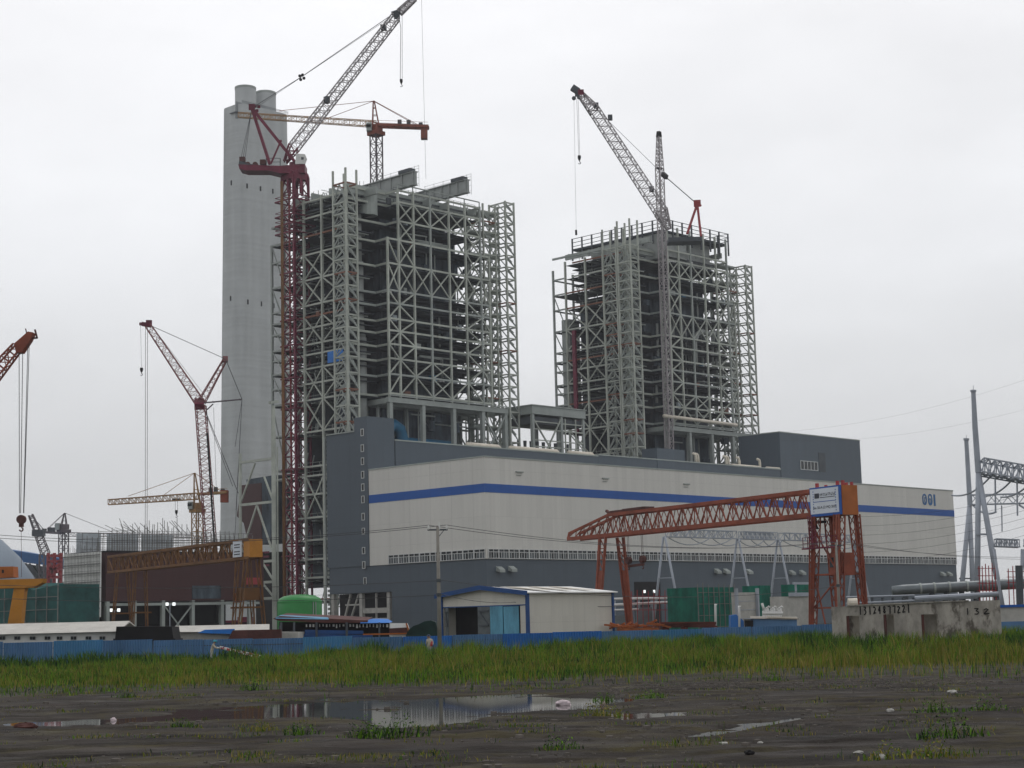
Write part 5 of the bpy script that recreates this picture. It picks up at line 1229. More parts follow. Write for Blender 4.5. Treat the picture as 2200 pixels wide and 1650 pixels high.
pb = pole(1796, 1166, 172.0, 'grey concrete pole standing against the legs of the orange gantry', (1258,))
def wire(a, bb, drop, lab, r=.02, n=24, grp='overhead wires'):
    b = MB(); b.tube(sag(a, bb, drop, n), r, 4); o = b.build('overhead_wire', M['cable']); tag(o, lab, 'wire', grp)
far_l = [at(-120, y, 138.0) for y in (1139, 1147, 1146)]
wl = 'thin black wire running from the pole by the shed across the maroon building'; wr = 'thin black wire sagging between the two concrete poles'
for k in range(2): wire(pa[k], far_l[k], 1.0, wl); wire(pa[k], pb[k], 1.1, wr)
far_r = [at(2330, y, 215.0) for y in (1192, 1198)]
for k in range(2): wire(pb[k], far_r[k], .8, 'thin black wire from the pole by the gantry to the tallest mast')
wire(pa[3], at(-120, 1252, 138.0), .5, 'lower slack wire running from the shed pole past the green tank')
wire(pa[3], pb[3], 1.2, 'lower slack wire crossing the slate-grey base of the hall')
wire(pa[4], SF(-.2, 1.5, he * .83), .25, 'wire from the pole to the cream shed front'); wire(pa[4], at(-120, 1280, 138.0), .5, 'lowest wire running from the shed pole behind the market shed')
wire(SF(-.2, 1.5, he * .83), SF(UR, -.3, he * .72), .15, 'cable sagging along the cream side wall of the shed', .025)
# ------------------------------------------------------------------ orange gantry crane
def gantry_o():
    DL, DR = 214.0, 178.0
    L0 = at(1310, 1157, DL); R0 = at(1790, 1106, DR); zb = (L0[2] + R0[2]) / 2
    a = np.array([L0[0], DL, 0]); c = np.array([R0[0], DR, 0]); ax = nrm(c - a); sd = np.cross(ZUP, ax); Ln = math.sqrt((c - a) @ (c - a))
    if sd[1] > 0: sd = -sd                       # sd points to the camera side
    G = lambda t, s_, z: a + ax * t + sd * s_ + ZUP * z
    T = thing('gantry_crane', 'orange-red lattice gantry crane with a blue-edged sign board, in front of the hall', 'gantry crane', (a + c) / 2, 'gantry cranes')
    H = 2.75; t0, t1, tE = -8.2, 1.0, Ln + 2.6
    for s_ in (-1.0, 1.0):
        b = MB(); b.bar(G(t0, s_, zb + .25), G(tE, s_, zb + .25), .30, .46); b.bar(G(t1, s_ * .8, zb + H), G(tE, s_ * .8, zb + H), .30, .40); b.bar(G(t0, s_ * .8, zb + .95), G(t1, s_ * .8, zb + H), .26, .3)
        b.bar(G(t0, s_, zb + .3), G(t0, s_ * .8, zb + .95), .2); b.build('girder_chord', M['orange'], T)
    b = MB(); n = 17
    for s_ in (-1.0, 1.0):
        for k in range(n):
            ta = t1 + (Ln - t1) * k / n; tb = t1 + (Ln - t1) * (k + 1) / n; tm = (ta + tb) / 2
            b.bar(G(ta, s_, zb + .4), G(tm, s_ * .8, zb + H), .11); b.bar(G(tm, s_ * .8, zb + H), G(tb, s_, zb + .4), .11)
            b.bar(G(tm, s_ * 1.0, zb + .4), G(tm, s_ * .8, zb + H), .07)
            if k % 2 == 0: b.bar(G(ta, s_ * .8, zb + H), G(tm, s_, zb + .4), .07); b.bar(G(tm, s_, zb + .4), G(tb, s_ * .8, zb + H), .07)
        for k in range(5):
            ta = t0 + (t1 - t0) * k / 5; tb = t0 + (t1 - t0) * (k + 1) / 5; h = lambda t: .95 + (H - .95) * (t - t0) / (t1 - t0)
            b.bar(G(ta, s_, zb + .4), G(tb, s_ * .8, zb + h(tb)), .11); b.bar(G(tb, s_, zb + .4), G(tb, s_ * .8, zb + h(tb)), .09)
    for k in range(n + 1):
        t = t1 + (Ln - t1) * k / n; b.bar(G(t, -.8, zb + H), G(t, .8, zb + H), .1); b.bar(G(t, -1, zb + .3), G(t, 1, zb + .3), .1)
        if k < n: b.bar(G(t, -.8, zb + H), G(t + (Ln - t1) / n, .8, zb + H), .08)
    b.build('girder_lacing', M['orange'], T)
    b = MB(); b._box(G(Ln + .3, 0, zb + H / 2 + .1), ax * 2.4, sd * 1.05, ZUP * (H / 2 + .15)); hs = b.build('end_house', M['orange_b'], T)
    b = MB()
    for t in (Ln - 1.6, Ln + 1.6, Ln + 2.4): b.bar(G(t, .6, zb + H + .2), G(t, .6, zb + H + .75), .28); b.bar(G(t, -.6, zb + H + .2), G(t, -.6, zb + H + .6), .25)
    b.build('bracket', M['red'], hs)
    # sign board
    q = G(Ln + .25, 1.14, zb + H / 2 + .12)
    b = MB(); b._box(q, ax * 2.42, sd * .05, ZUP * 1.52); sg = b.build('sign_board', M['stripe'], T)
    q2 = q + sd * .06
    b = MB(); b._box(q2 - ax * .12 + ZUP * .06, ax * 2.2, sd * .02, ZUP * 1.3); b.build('sign_face', M['sign'], sg)
    def txt(s_, tt, zz, size, m):
        cu = bpy.data.curves.new('lettering', 'FONT'); cu.body = s_; cu.size = size; cu.align_x = 'CENTER'; cu.align_y = 'CENTER'; cu.extrude = .01
        o = bpy.data.objects.new('lettering', cu); dg = bpy.context.evaluated_depsgraph_get()
        COL.objects.link(o); dg.update(); me = bpy.data.meshes.new_from_object(o.evaluated_get(bpy.context.evaluated_depsgraph_get())); COL.objects.unlink(o)
        bpy.data.objects.remove(o); me.materials.clear(); me.materials.append(m)
        o = bpy.data.objects.new('lettering', me); COL.objects.link(o); o.parent = sg
        X = ax if ax @ RT > 0 else -ax; Z = -np.cross(X, ZUP) if False else np.cross(X, ZUP); Y = ZUP
        pos = q2 + sd * .03 + X * tt + ZUP * zz - WLOC[sg.name]
        o.matrix_local = Matrix(((X[0], Y[0], sd[0], pos[0]), (X[1], Y[1], sd[1], pos[1]), (X[2], Y[2], sd[2], pos[2]), (0, 0, 0, 1)))
    txt('No 50-A-22 MQ 2039', -.1, -.62, .40, M['ink'])
    b = MB(); o_ = q2 + sd * .03
    b._box(o_ - ax * 1.25 + ZUP * .62, ax * .36, sd * .015, ZUP * .26); rr_ = random.Random(9)
    for k in range(10):                              # the row of company characters: strokes too small to read
        cx = -.7 + k * .245
        for j in range(3): b._box(o_ + ax * (cx + rr_.uniform(-.05, .05)) + ZUP * (.72 + rr_.uniform(-.13, .13)), ax * rr_.uniform(.03, .1), sd * .01, ZUP * rr_.uniform(.012, .04))
        b._box(o_ + ax * (cx + rr_.uniform(-.04, .04)) + ZUP * .72, ax * .02, sd * .01, ZUP * .15)
    b._box(o_ + ax * .4 + ZUP * .42, ax * 1.15, sd * .01, ZUP * .035)
    b.build('lettering', M['ink'], sg)
    b = MB(); b._box(o_ - ax * .08 + ZUP * 0.0, ax * 1.75, sd * .01, ZUP * .03)
    for s_ in (-1, 1):
        for k in range(9): b._box(o_ + ax * (-.08 + s_ * 1.74) + ZUP * (-1.0 + k * .26), ax * .05, sd * .01, ZUP * .06)
    b.build('sign_rule', M['stripe'], sg)
    # legs: two spreading box legs on the left, a braced pair of lattice legs on the right
    for s_, sx in ((1, 1), (-1, -1)):
        b = MB(); top = G(.4, s_ * 1.3, zb); ft = G(.2, s_ * 2.6, .2)
        for e_ in (-.45, .45):
            b.bar(top + ax * e_ * 1.5, ft + ax * e_, .30, .3)
        nn = 9
        for k in range(nn):
            A_ = top + (ft - top) * k / nn; B_ = top + (ft - top) * (k + 1) / nn; w_ = .45 * (1.5 - .5 * k / nn)
            b.bar(A_ - ax * w_, B_ + ax * w_ * .95, .1); b.bar(B_ - ax * w_, B_ + ax * w_, .1)
            if k > 2: b._box((A_ + B_) / 2, ax * .4, nrm(ft - top) * np.sqrt((B_ - A_) @ (B_ - A_)) / 2, np.cross(nrm(ft - top), ax) * .05)
        b.build('leg', M['orange'], T)
    for te in (Ln - 1.7, Ln + 2.1):
        for s_ in (1, -1):
            b = MB(); top = G(te, s_ * 1.0, zb); ft = G(te + (-.4 if te < Ln else .0), s_ * 1.75, .2)
            b.lattice(ft, top, .5, .8, 11, .13, .065, side=ax)
            b.bar(ft + sd * s_ * .25, top + sd * s_ * .3, .26)
            b.build('leg', M['orange'], T)
    b = MB()
    for z in (zb * .52, zb * .25): 
        for s_ in (1, -1): b.bar(G(Ln - 1.8, s_ * 1.4, z), G(Ln + 2.1, s_ * 1.4, z), .13, .16)
        b.bar(G(Ln - 1.8, -1.4, z), G(Ln - 1.8, 1.4, z), .13, .16); b.bar(G(Ln + 2.1, -1.4, z), G(Ln + 2.1, 1.4, z), .13, .16)
    b.bar(G(Ln - 1.8, 1.2, zb * .9), G(Ln + 2.1, 1.5, zb * .52), .12); b.bar(G(Ln + 2.1, 1.5, zb * .5), G(Ln - 1.9, 1.6, zb * .25), .12); b.bar(G(Ln - 1.8, 1.3, zb * .5), G(Ln, 1.5, zb * .02), .12)
    for s_ in (-1, 1): b.bar(G(Ln - 2.9, s_ * 1.75, .5), G(Ln + 3.2, s_ * 1.75, .5), .45, .5)
    b.bar(G(.2, -2.6, .4), G(.2, 2.6, .4), .35, .4)
    b.build('tie_beam', M['orange'], T)
    b = MB(); zc = zb * .60; b._box(G(Ln + 1.3, .3, zc), ax * .95, sd * .9, ZUP * 1.15); cb = b.build('cab', M['orange'], T)
    b = MB(); b._box(G(Ln + .32, .3, zc), ax * .06, sd * .7, ZUP * .6); b._box(G(Ln + .9, 1.22, zc + .2), ax * .4, sd * .03, ZUP * .5); b.build('cab_window', M['glass_dark'], cb)
    b = MB(); b.bar(G(Ln - 3.2, 1.5, zc + 1.75), G(Ln + 2.4, 1.5, zc + 1.75), .5, .14)
    for k in range(8): t = Ln - 3 + k * .75; b.bar(G(t, 1.7, zc + 1.8), G(t, 1.7, zc + 2.9), .06)
    for dz in (2.3, 2.9): b.bar(G(Ln - 3, 1.7, zc + dz), G(Ln + 2.3, 1.7, zc + dz), .05)
    b.lattice(G(Ln - .8, 2.2, zc + 1.8), G(Ln - 1.9, 1.4, zb + .1), .5, .5, 8, .06, .05, side=ax)
    b.build('platform', M['maroon'], T)
    b = MB()
    for t in (1.4, 2.4, 3.4): b._box(G(t, 0, zb + H + .35), ax * .5, sd * .5, ZUP * .16)
    b._box(G(6.4, 0, zb + H + .4), ax * 2.3, sd * .8, ZUP * .14); b.bar(G(.2, .5, zb + H + .6), G(.9, .5, zb + H + .2), .3); b.build('trolley', M['brown'], T)
    b = MB()
    for t, dz in ((4.0, 0), (7.0, .12)):
        for e_ in (-.15, .15): b.tube([G(t + e_, 0, zb), G(t + e_, 0, zb - 2.6)], .035, 4)
        b.tube([G(t, -.25, zb - 3.0), G(t, .25, zb - 3.0)], .45, 12)
    b.bar(G(3.9, 0, zb - 3.7), G(7.2, 0, zb - 3.6), .25, .3)
    for t in (4.0, 7.0): b.bar(G(t, 0, zb - 3.3), G(t, 0, zb - 3.8), .14); b.tube([G(t + .15 * math.sin(q_), 0, zb - 4.0 + .15 * math.cos(q_)) for q_ in np.linspace(0, 4.5, 8)], .06, 5)
    b.build('hook_block', M['brown'], T)
    b = MB(); b._box(G(Ln - 2.6, 0, zb - .5), ax * .9, sd * .5, ZUP * .12); b.tube([G(Ln - 3.0, 0, zb - .4), G(Ln - 3.0, 0, zb - 1.0), G(Ln - 3.0, 0, zb - 1.2)], [.2, .35, .5], 10); b.build('cable_reel', M['black'], T)
gantry_o()
# ------------------------------------------------------------------ switchyard gantries
def aframe(T, F, u, zt, spread, r=.2, zl=None):
    b = MB(); zl = zt if zl is None else zl
    for s_ in (-1, 1): b.tube([F(u, s_ * spread, 0), F(u, s_ * .15, zl)], [r, r * .8], 8)
    b.bar(F(u, -spread * .42, zl * .58), F(u, spread * .42, zl * .58), .14); b.build('leg_pair', M['galv'], T, smooth=True)
KF = Frame(at(1427, 1153, 246.0)); kz = at(1427, 1153, 246.0)[2]
us = [0.0] + [KF.onV(x, 1160, 0)[0] for x in (1585, 1672, 1838)]
T = thing('switchyard_gantry', 'blue-grey switchyard gantry of four A-frames and lattice beams under the orange gantry', 'switchyard gantry', KF(us[1], 0, 0), 'switchyard gantries')
for u in us: aframe(T, KF, u, kz, 2.9, .2)
for ua, ub in zip(us[:-1], us[1:]):
    b = MB(); b.lattice(KF(ua + 1.0, 0, kz + .55), KF(ub - .9, 0, kz + .55), 1.1, 1.1, 14, .12, .08, side=VA, rungs=True); b.bar(KF(ua, 0, kz), KF(ub, 0, kz), .14); b.build('lattice_beam', M['galv'], T)
b = MB(); b.tube([KF(us[3], 0, kz * .66), KF(us[3], 0, kz * 1.02)], .33, 10)
for k in range(6): b.tube([KF(us[3], 0, kz * (.7 + .05 * k)), KF(us[3], 0, kz * (.71 + .05 * k))], .48, 10)
b.build('insulator', M['galv'], T)
b = MB()
for ua, ub in zip(us[:-1], us[1:]):
    for t in (.1, .4, .7): b.tube(sag(KF(ua + (ub - ua) * t, .6, kz - .1), KF(ua + (ub - ua) * min(1, t + .45), -.8, kz - .1), 1.0, 8), .07, 4)
b.build('conductor', M['galv'], T)
D = 236.0; P = lambda x, y, dd=0.0: at(x, y, D + dd); gz = lambda x, y, dd=0.0: np.array([P(x, y, dd)[0], D + dd, 0])
T = thing('switchyard_gantry', 'tallest blue-grey mast on A-frame legs, carrying a lattice beam', 'switchyard gantry', gz(2105, 1290), 'switchyard gantries')
b = MB(); b.tube([P(2102, 1015), P(2095, 920), P(2091, 838)], [.42, .38, .30], 12); b.tube([P(2091, 838), P(2091, 828)], .04, 5); b.tube([P(2091, 838), P(2091, 842)], .42, 12); b.build('mast', M['galv'], T, smooth=False)
for x in (2095, 2157): b = MB(); b.tube([P(2102, 1015), gz(x, 1290, 1 if x < 2100 else -1)], [.36, .42], 10); b.build('leg', M['galv'], T, smooth=True)
b = MB()
for x0, x1, y in ((2097, 2120, 1148), (2096, 2110, 1050)): b.bar(P(x0, y), P(x1, y), .25)
b.build('cross_tie', M['galv'], T)
b = MB(); b.lattice(P(2108, 1003), P(2330, 1042), 2.0, 2.0, 18, .2, .12, side=VA, rungs=True); b.bar(P(2100, 1017), P(2330, 1056), .26); b.build('lattice_beam', M['galv'], T)
b = MB()
for x, y in ((2138, 1026), (2185, 1033)): b.tube([P(x, y), P(x + 1, y + 75)], .12, 6)
b.build('insulator_string', M['galv'], T)
b = MB(); b.tube(sag(P(2128, 1024), P(2045, 1064, 20), .9, 12), .13, 5); b.tube(sag(P(2175, 1030), P(2112, 1066, 10), .6, 10), .13, 5); b.tube(sag(P(2215, 1036), P(2150, 1068, 10), .6, 10), .13, 5); b.build('conductor', M['galv'], T)
D2 = 268.0; P2 = lambda x, y, dd=0.0: at(x, y, D2 + dd); g2 = lambda x, y, dd=0.0: np.array([P2(x, y, dd)[0], D2 + dd, 0])
T = thing('switchyard_gantry', 'slimmer blue-grey mast on A-frame legs between the hall end and the tallest mast', 'switchyard gantry', g2(2085, 1285), 'switchyard gantries')
b = MB(); b.tube([P2(2084, 1085), P2(2076, 945)], [.4, .32], 12); b.tube([P2(2076, 945), P2(2076, 934)], .04, 5); b.tube([P2(2076, 942), P2(2076, 946)], .46, 12); b.build('mast', M['galv'], T)
for x in (2055, 2090): b = MB(); b.tube([P2(2083, 1085), g2(x, 1290)], [.34, .42], 10); b.build('leg', M['galv'], T, smooth=True)
b = MB(); b.bar(P2(2074, 1148), P2(2086, 1148), .2); b.bar(P2(2061, 1243), P2(2088, 1243), .2); b.build('cross_tie', M['dark_steel'], T)
b = MB(); b.lattice(P2(2086, 1074), P2(2330, 1068), 1.5, 1.5, 14, .16, .1, side=VA, rungs=False); b.bar(P2(2084, 1084), P2(2330, 1078), .2); b.build('lattice_beam', M['galv'], T)
b = MB(); b.tube([P2(2152, 1086), P2(2153, 1142)], .1, 6); b.tube(sag(P2(2090, 1085), P2(2140, 1100, -8), .7, 8), .16, 5); b.tube(sag(P2(2190, 1085), P2(2260, 1100, -8), .6, 8), .16, 5); b.build('insulator_string', M['galv'], T)
D3 = 200.0; P3 = lambda x, y, dd=0.0: at(x, y, D3 + dd); g3 = lambda x, y, dd=0.0: np.array([P3(x, y, dd)[0], D3 + dd, 0])
T = thing('switchyard_gantry', 'low switchyard gantry with two short lattice beams behind the red scaffold', 'switchyard gantry', g3(2150, 1290), 'switchyard gantries')
for x0, x1 in ((2136, 2156), (2197, 2214), (2196, 2188)): b = MB(); b.tube([P3(x0, 1180), g3(x1, 1300)], .17, 8); b.build('leg', M['galv'], T, smooth=True)
for xa, xb in ((2134, 2192), (2198, 2270)): b = MB(); b.lattice(P3(xa + 4, 1166), P3(xb - 4, 1168), .85, .85, 9, .11, .07, side=VA, rungs=True); b.bar(P3(xa, 1173), P3(xb, 1175), .14); b.build('lattice_beam', M['galv'], T)
b = MB(); b.tube([P3(2189, 1215, -2), g3(2190, 1300, -2)], .42, 10); b.build('bushing', M['dark_steel'], T)
def pwire(a, bb, drop, lab, r): b = MB(); b.tube(sag(a, bb, drop, 26), r, 4); o = b.build('power_line', M['cable']); tag(o, lab, 'power line', 'power lines by the switchyard')
for k, (y0, y1) in enumerate(((1078, 1120), (1094, 1137), (1110, 1154), (1126, 1170), (1143, 1185), (1161, 1205))):
    pwire(at(2330, y0 - 55, 236 - k), at(1840, y1 - 10 + k * 3, 250 + k), 1.4, 'thin power line slanting across the hall front below the blue logo', .018)
pwire(at(2330, 770, 240), at(1560, 930, 330), 3.0, 'faint thin line slanting across the open sky above the tallest mast', .010)
pwire(at(2330, 842, 240), at(1600, 940, 330), 3.0, 'faint thin line slanting across the open sky above the tallest mast', .009)
# ------------------------------------------------------------------ silver duct and things right of the hall
D = 214.0; P = lambda x, y, dd=0.0: at(x, y, D + dd)
T = thing('large_pipe', 'fat silver-grey pipe on short supports behind the concrete wall', 'pipe', np.array([P(2040, 1280)[0], D, 0]))
b = MB(); b.tube([P(1917, 1269), P(1940, 1267), P(2150, 1256), P(2330, 1247)], [.55, .62, .66, .66], 16); b.build('pipe_jacket', M['silver'], T, smooth=True)
for x in (1975, 2005, 2037, 2075, 2118): b = MB(); b.tube([P(x, 1264.8 - (x - 1975) * .05), P(x + 4, 1264.6 - (x - 1975) * .05)], .70, 16); b.build('band', M['steel2'], T)
for x in (1945, 2002, 2034, 2066, 2100, 2140): b = MB(); q = P(x, 1275); b.bar(np.array([q[0], D, 0]), np.array([q[0], D, P(x, 1266)[2]]), .5); b.build('support', M['dark_steel'], T)
P = lambda x, y, dd=0.0: at(x, y, 205.0 + dd)
T = thing('pipe_rack', 'low rack of thin white pipes behind the concrete wall', 'pipe rack', np.array([P(1900, 1290)[0], 205, 0]))
for x0, y0, x1, y1, r in ((1818, 1283, 1965, 1279, .1), (1818, 1297, 2100, 1284, .12), (1965, 1286, 2150, 1276, .3)): b = MB(); b.tube([P(x0, y0), P(x1, y1)], r, 8); b.build('pipe', M['galv'], T)
b = MB()
for x in range(1830, 2110, 22): b.bar(P(x, 1320) * np.array([1, 1, 0]), P(x, 1284, .2), .22)
b.build('post', M['dark_steel'], T)
b = MB(); b.tube([P(1822, 1296, -3), P(1842, 1295, -3)], .55, 12); b.bar(P(1832, 1300, -3) * np.array([1, 1, 0]), P(1832, 1300, -3), .5); b.build('drum', M['pipe_white'], T)
def scaff(x0, x1, y0, y1, D, lab, nv=6, nh=4):
    P = lambda x, y, dd=0.0: at(x, y, D + dd); T = thing('red_scaffold', lab, 'scaffold', np.array([P((x0 + x1) / 2, 1290)[0], D, 0]), 'red scaffolds'); b = MB()
    for k in range(nv):
        x = x0 + (x1 - x0) * k / (nv - 1)
        for dd in (0, 2): b.bar(np.array([P(x, y1, dd)[0], D + dd, 0]), P(x, y0 + rng.uniform(-8, 8), dd), .09)
    for k in range(nh):
        y = y0 + 6 + (y1 - y0 - 6) * k / nh
        for dd in (0, 2): b.bar(P(x0 - 3, y, dd), P(x1 + 3, y, dd), .08)
    b.build('scaffold_poles', M['red'], T)
scaff(2103, 2138, 1215, 1285, 208, 'red scaffold poles between the legs of the tallest mast'); scaff(2166, 2215, 1222, 1275, 204, 'red scaffold poles beside the dark bushing of the low switchyard gantry')
scaff(1345, 1500, 1275, 1325, 236, 'long low red scaffold in front of the slate-grey base of the hall', 14, 3)
# netted and screened blocks behind the fence, right half
def block(nm, lab, cat, F, u1, v1, z1, m, extra=None, grp=None):
    T = thing(nm, lab, cat, F(u1 / 2, v1 / 2, 0), grp); b = MB(); b.box(F, 0, u1, 0, v1, 0, z1); b.build('body', m, T); return T
f0 = at(1497, 1262, 226.0); F = Frame(f0); u1 = F.onV(1576, 1262, 0)[0]
T = block('netted_scaffold', 'large green safety net wrapped round a scaffold behind the rusty beams', 'netting', F, u1, 5, f0[2], M['net'])
b = MB()
for k in range(8): u = u1 * k / 7; b.bar(F(u, -.12, 0), F(u, -.12, f0[2] + rng.uniform(0, .6)), .09)
for k in range(4): b.bar(F(0, -.12, 1.2 + k * 1.5), F(u1, -.12, 1.2 + k * 1.5), .07)
b.build('scaffold_poles', M['scaf_pole'], T)
f0 = at(1632, 1258, 240.0); F = Frame(f0); u1 = F.onV(1655, 1258, 0)[0]; block('netted_scaffold', 'narrow green net screen between two pale firewalls', 'netting', F, u1, 3, f0[2], M['net'])
f0 = at(1716, 1255, 240.0); F = Frame(f0); u1 = F.onV(1742, 1255, 0)[0]; block('netted_scaffold', 'small green net screen next to the orange gantry legs', 'netting', F, u1, 3, f0[2], M['net'])
f0 = at(1579, 1273, 216.0); F = Frame(f0); u1 = F.onV(1624, 1273, 0)[0]
T = block('firewall', 'pale concrete firewall with posts, next to the large green net', 'wall', F, u1, .6, f0[2], M['conc_light'])
b = MB(); 
for k in range(1, 5): b.box(F, 0, u1, -.05, -.001, f0[2] * k / 5 - .04, f0[2] * k / 5 + .04)
for u in (0, u1): b.bar(F(u, -.2, 0), F(u, -.2, f0[2] + .5), .35)
b.build('post', M['galv'], T)
f0 = at(1662, 1282, 222.0); F = Frame(f0); u1 = F.onV(1752, 1280, 0)[0]; T = block('firewall', 'pale grey wall behind the cluster of white valves', 'wall', F, u1, .6, f0[2], M['conc_light'])
b = MB(); b.box(F, u1 * .35, u1 * .8, -.3, 0, f0[2] + .01, f0[2] + .5); b.bar(F(u1 * .5, -.2, f0[2]), F(u1 * .5, -.2, f0[2] + 1.6), .2); b.bar(F(u1 * .9, -.2, f0[2]), F(u1 * .9, -.2, f0[2] + 1.6), .2); b.bar(F(u1 * .45, -.2, f0[2] + 1.7), F(u1 * .95, -.2, f0[2] + 1.7), .3); b.build('beam', M['galv'], T)
P = lambda x, y, dd=0.0: at(x, y, 206.0 + dd)
T = thing('valve_group', 'cluster of white valves and bent pipes in front of the pale grey wall', 'valves', np.array([P(1660, 1330)[0], 206, 0])); b = MB()
for k in range(9):
    x = 1640 + k * 4.6; y = 1312 - (k % 3) * 3; b.tube([P(x, 1330) * np.array([1, 1, 0]), P(x, y)], .16, 6); b.tube([P(x, y), P(x + 2, y - 3), P(x + 5, y)], .14, 6)
b.tube([P(1638, 1318), P(1682, 1318)], .22, 8); b.tube([P(1637, 1296), P(1642, 1312)], .16, 6); b.build('valve_pipe', M['white'], T, smooth=True)
P = lambda x, y, dd=0.0: at(x, y, 240.0 + dd)
T = thing('pipe_rack', 'rack of white pipes between the cream shed and the green net', 'pipe rack', np.array([P(1400, 1320)[0], 240, 0]))
for y0, y1, x1, r in ((1287, 1284, 1478, .16), (1300, 1292, 1475, .18), (1311, 1309, 1372, .14)): b = MB(); b.tube([P(1312, y0), P(x1, y1)], r, 8); b.build('pipe', M['white'], T)
b = MB()
for x in (1320, 1345, 1372, 1400, 1440, 1470): b.bar(np.array([P(x, 1300, .5)[0], 240.5, 0]), P(x, 1290, .5), .28)
b.build('post', M['galv'], T)
b = MB(); b.wbox(np.array([P(1334, 1330)[0], 238, 0]), 2.4, 1.6, P(1334, 1322)[2]); b.wbox(np.array([P(1385, 1330)[0], 241, 0]), 2.2, 2, P(1385, 1305)[2]); b.build('cabinet', M['silver'], T)
P = lambda x, y, dd=0.0: at(x, y, 168.0 + dd); g = lambda x: P(x, 1350) * np.array([1, 1, 0])
T = thing('beam_stack', 'stack of dark rusty beams lying behind the fence below the green net', 'beams', g(1480)); rr_ = random.Random(2)
for k in range(6):
    b = MB(); y = 1346 - k * 1.7; b.bar(P(1418 + rr_.uniform(0, 8), y + .6, rr_.uniform(-.5, .5)), P(1542 - rr_.uniform(0, 8), y, rr_.uniform(-.5, .5)), .28, .16); b.build('beam', M['rust'], T)
b = MB()
for x in (1430, 1470, 1520): b.bar(g(x), P(x, 1346), .5)
b.build('bearer', M['rust'], T)
T = thing('scrap_heap', 'heap of orange-painted scrap steel beside the foot of the orange gantry', 'scrap', g(1370))
b = MB()
for k in range(46):
    x = rr_.uniform(1318, 1424); y = 1347 - (8 if x > 1385 else 3) * rr_.random(); q = P(x, y, rr_.uniform(-1, 1)); b.bar(q, q + np.array([rr_.uniform(-1.2, 1.2), rr_.uniform(-.6, .6), rr_.uniform(-.3, .35)]), rr_.uniform(.08, .2))
b.wbox(g(1370) , 4.0, 1.2, P(1370, 1349)[2]); b.build('steel_pieces', M['scrap'], T)
T = thing('blue_bin', 'bright blue skip with a ragged top beside the rusty beams', 'skip', g(1583))
b = MB(); b.prism([g(1569), g(1599), P(1598, 1334), P(1588, 1326), P(1582, 1320), P(1570, 1322)], np.array([0, 1.6, 0])); b.build('body', M['fence_b'], T)
T = thing('cable_drum_box', 'dark box between the blue skip and the faded blue sheet roof', 'box', g(1610)); b = MB(); b.wbox(g(1609), .72, 1, P(1609, 1333)[2]); b.wbox(g(1609) + ZUP * P(1609, 1332.6)[2], .8, 1.05, .08); b.build('body', M['black'], T)
T = thing('sheet_hut', 'low faded blue sheet hut with planks on its roof, by the orange gantry leg', 'hut', g(1665)); b = MB(); b.prism([g(1618), g(1712), P(1712, 1331), P(1618, 1329)], np.array([0, 2, 0])); b.build('wall', M['fence'], T)
b = MB(); b.prism([P(1612, 1329, -.2), P(1612, 1326, 2.3), P(1712, 1327, 2.3), P(1716, 1331, -.2)], np.array([0, .05, .1])); b.build('roof', M['conc'], T)
b = MB(); b.bar(P(1648, 1325), P(1712, 1328), .5, .12); b.build('plank', M['pipe_white'], T)
for x, yt, lab in ((1537, 1299, 'white bent vent post in front of the green net'), (1588, 1303, 'thin white post in front of the pale firewall')):
    T = thing('vent_post', lab, 'post', g(x)); b = MB(); b.tube([g(x), P(x, yt + 5), P(x, yt), P(x + 3, yt + 1)], .12, 8); b.build('pipe', M['white'], T, smooth=True)
# ------------------------------------------------------------------ blue sheet fence
FD = 130.0
def ftop(x):
    return float(np.interp(x, (-300, 0, 370, 870, 940, 1315, 1530, 1660, 1785, 2200, 2500), (1383, 1379, 1374, 1366.5, 1364, 1357, 1350, 1347, 1341, 1331, 1325)))
fx0, fx1 = at(-420, 1380, FD)[0], at(2150, 1335, FD)[0]
T = thing('sheet_fence', 'long corrugated blue sheet fence crossing the whole picture behind the grass', 'fence', np.array([(fx0 + fx1) / 2, FD, 0]))
npan = 24; pw = (fx1 - fx0) / npan; rf_ = random.Random(5)
for i in range(npan):
    xa, xb = fx0 + pw * i, fx0 + pw * (i + 1); pxm = 1100 + ((xa + xb) / 2) / FD * FOC
    h = at(pxm, ftop(pxm), FD)[2] + rf_.uniform(-.06, .06); b = MB(); n = int(pw / .19); dy = rf_.uniform(-.08, .08); ln_ = rf_.uniform(-.12, .12)
    vs = []
    for k in range(n + 1):
        x = xa + .02 + (pw - .04) * k / n
        for q in (0, 1):
            if k == n and q: break
            xx = x + q * (pw - .04) / n * .5; yy = FD + dy + (.045 if q else -.045); vs.append((xx, yy))
    for (x0, y0), (x1, y1) in zip(vs[:-1], vs[1:]): b.face([(x0, y0, -.1), (x1, y1, -.1), (x1, y1 + ln_, h), (x0, y0 + ln_, h)])
    m = M['fence_b'] if (860 < pxm < 1240 and i % 3 != 1) else (M['fence_p'] if rf_.random() < .2 else M['fence'])
    p = b.build('fence_panel', m, T)
    b = MB(); b.bar(np.array([xa, FD + .12, 0]), np.array([xa, FD + .12, h - .05]), .08); b.bar(np.array([xa, FD + .1, h * .75]), np.array([xb, FD + .1, h * .75]), .06); b.build('post_and_rail', M['dark_steel'], p)
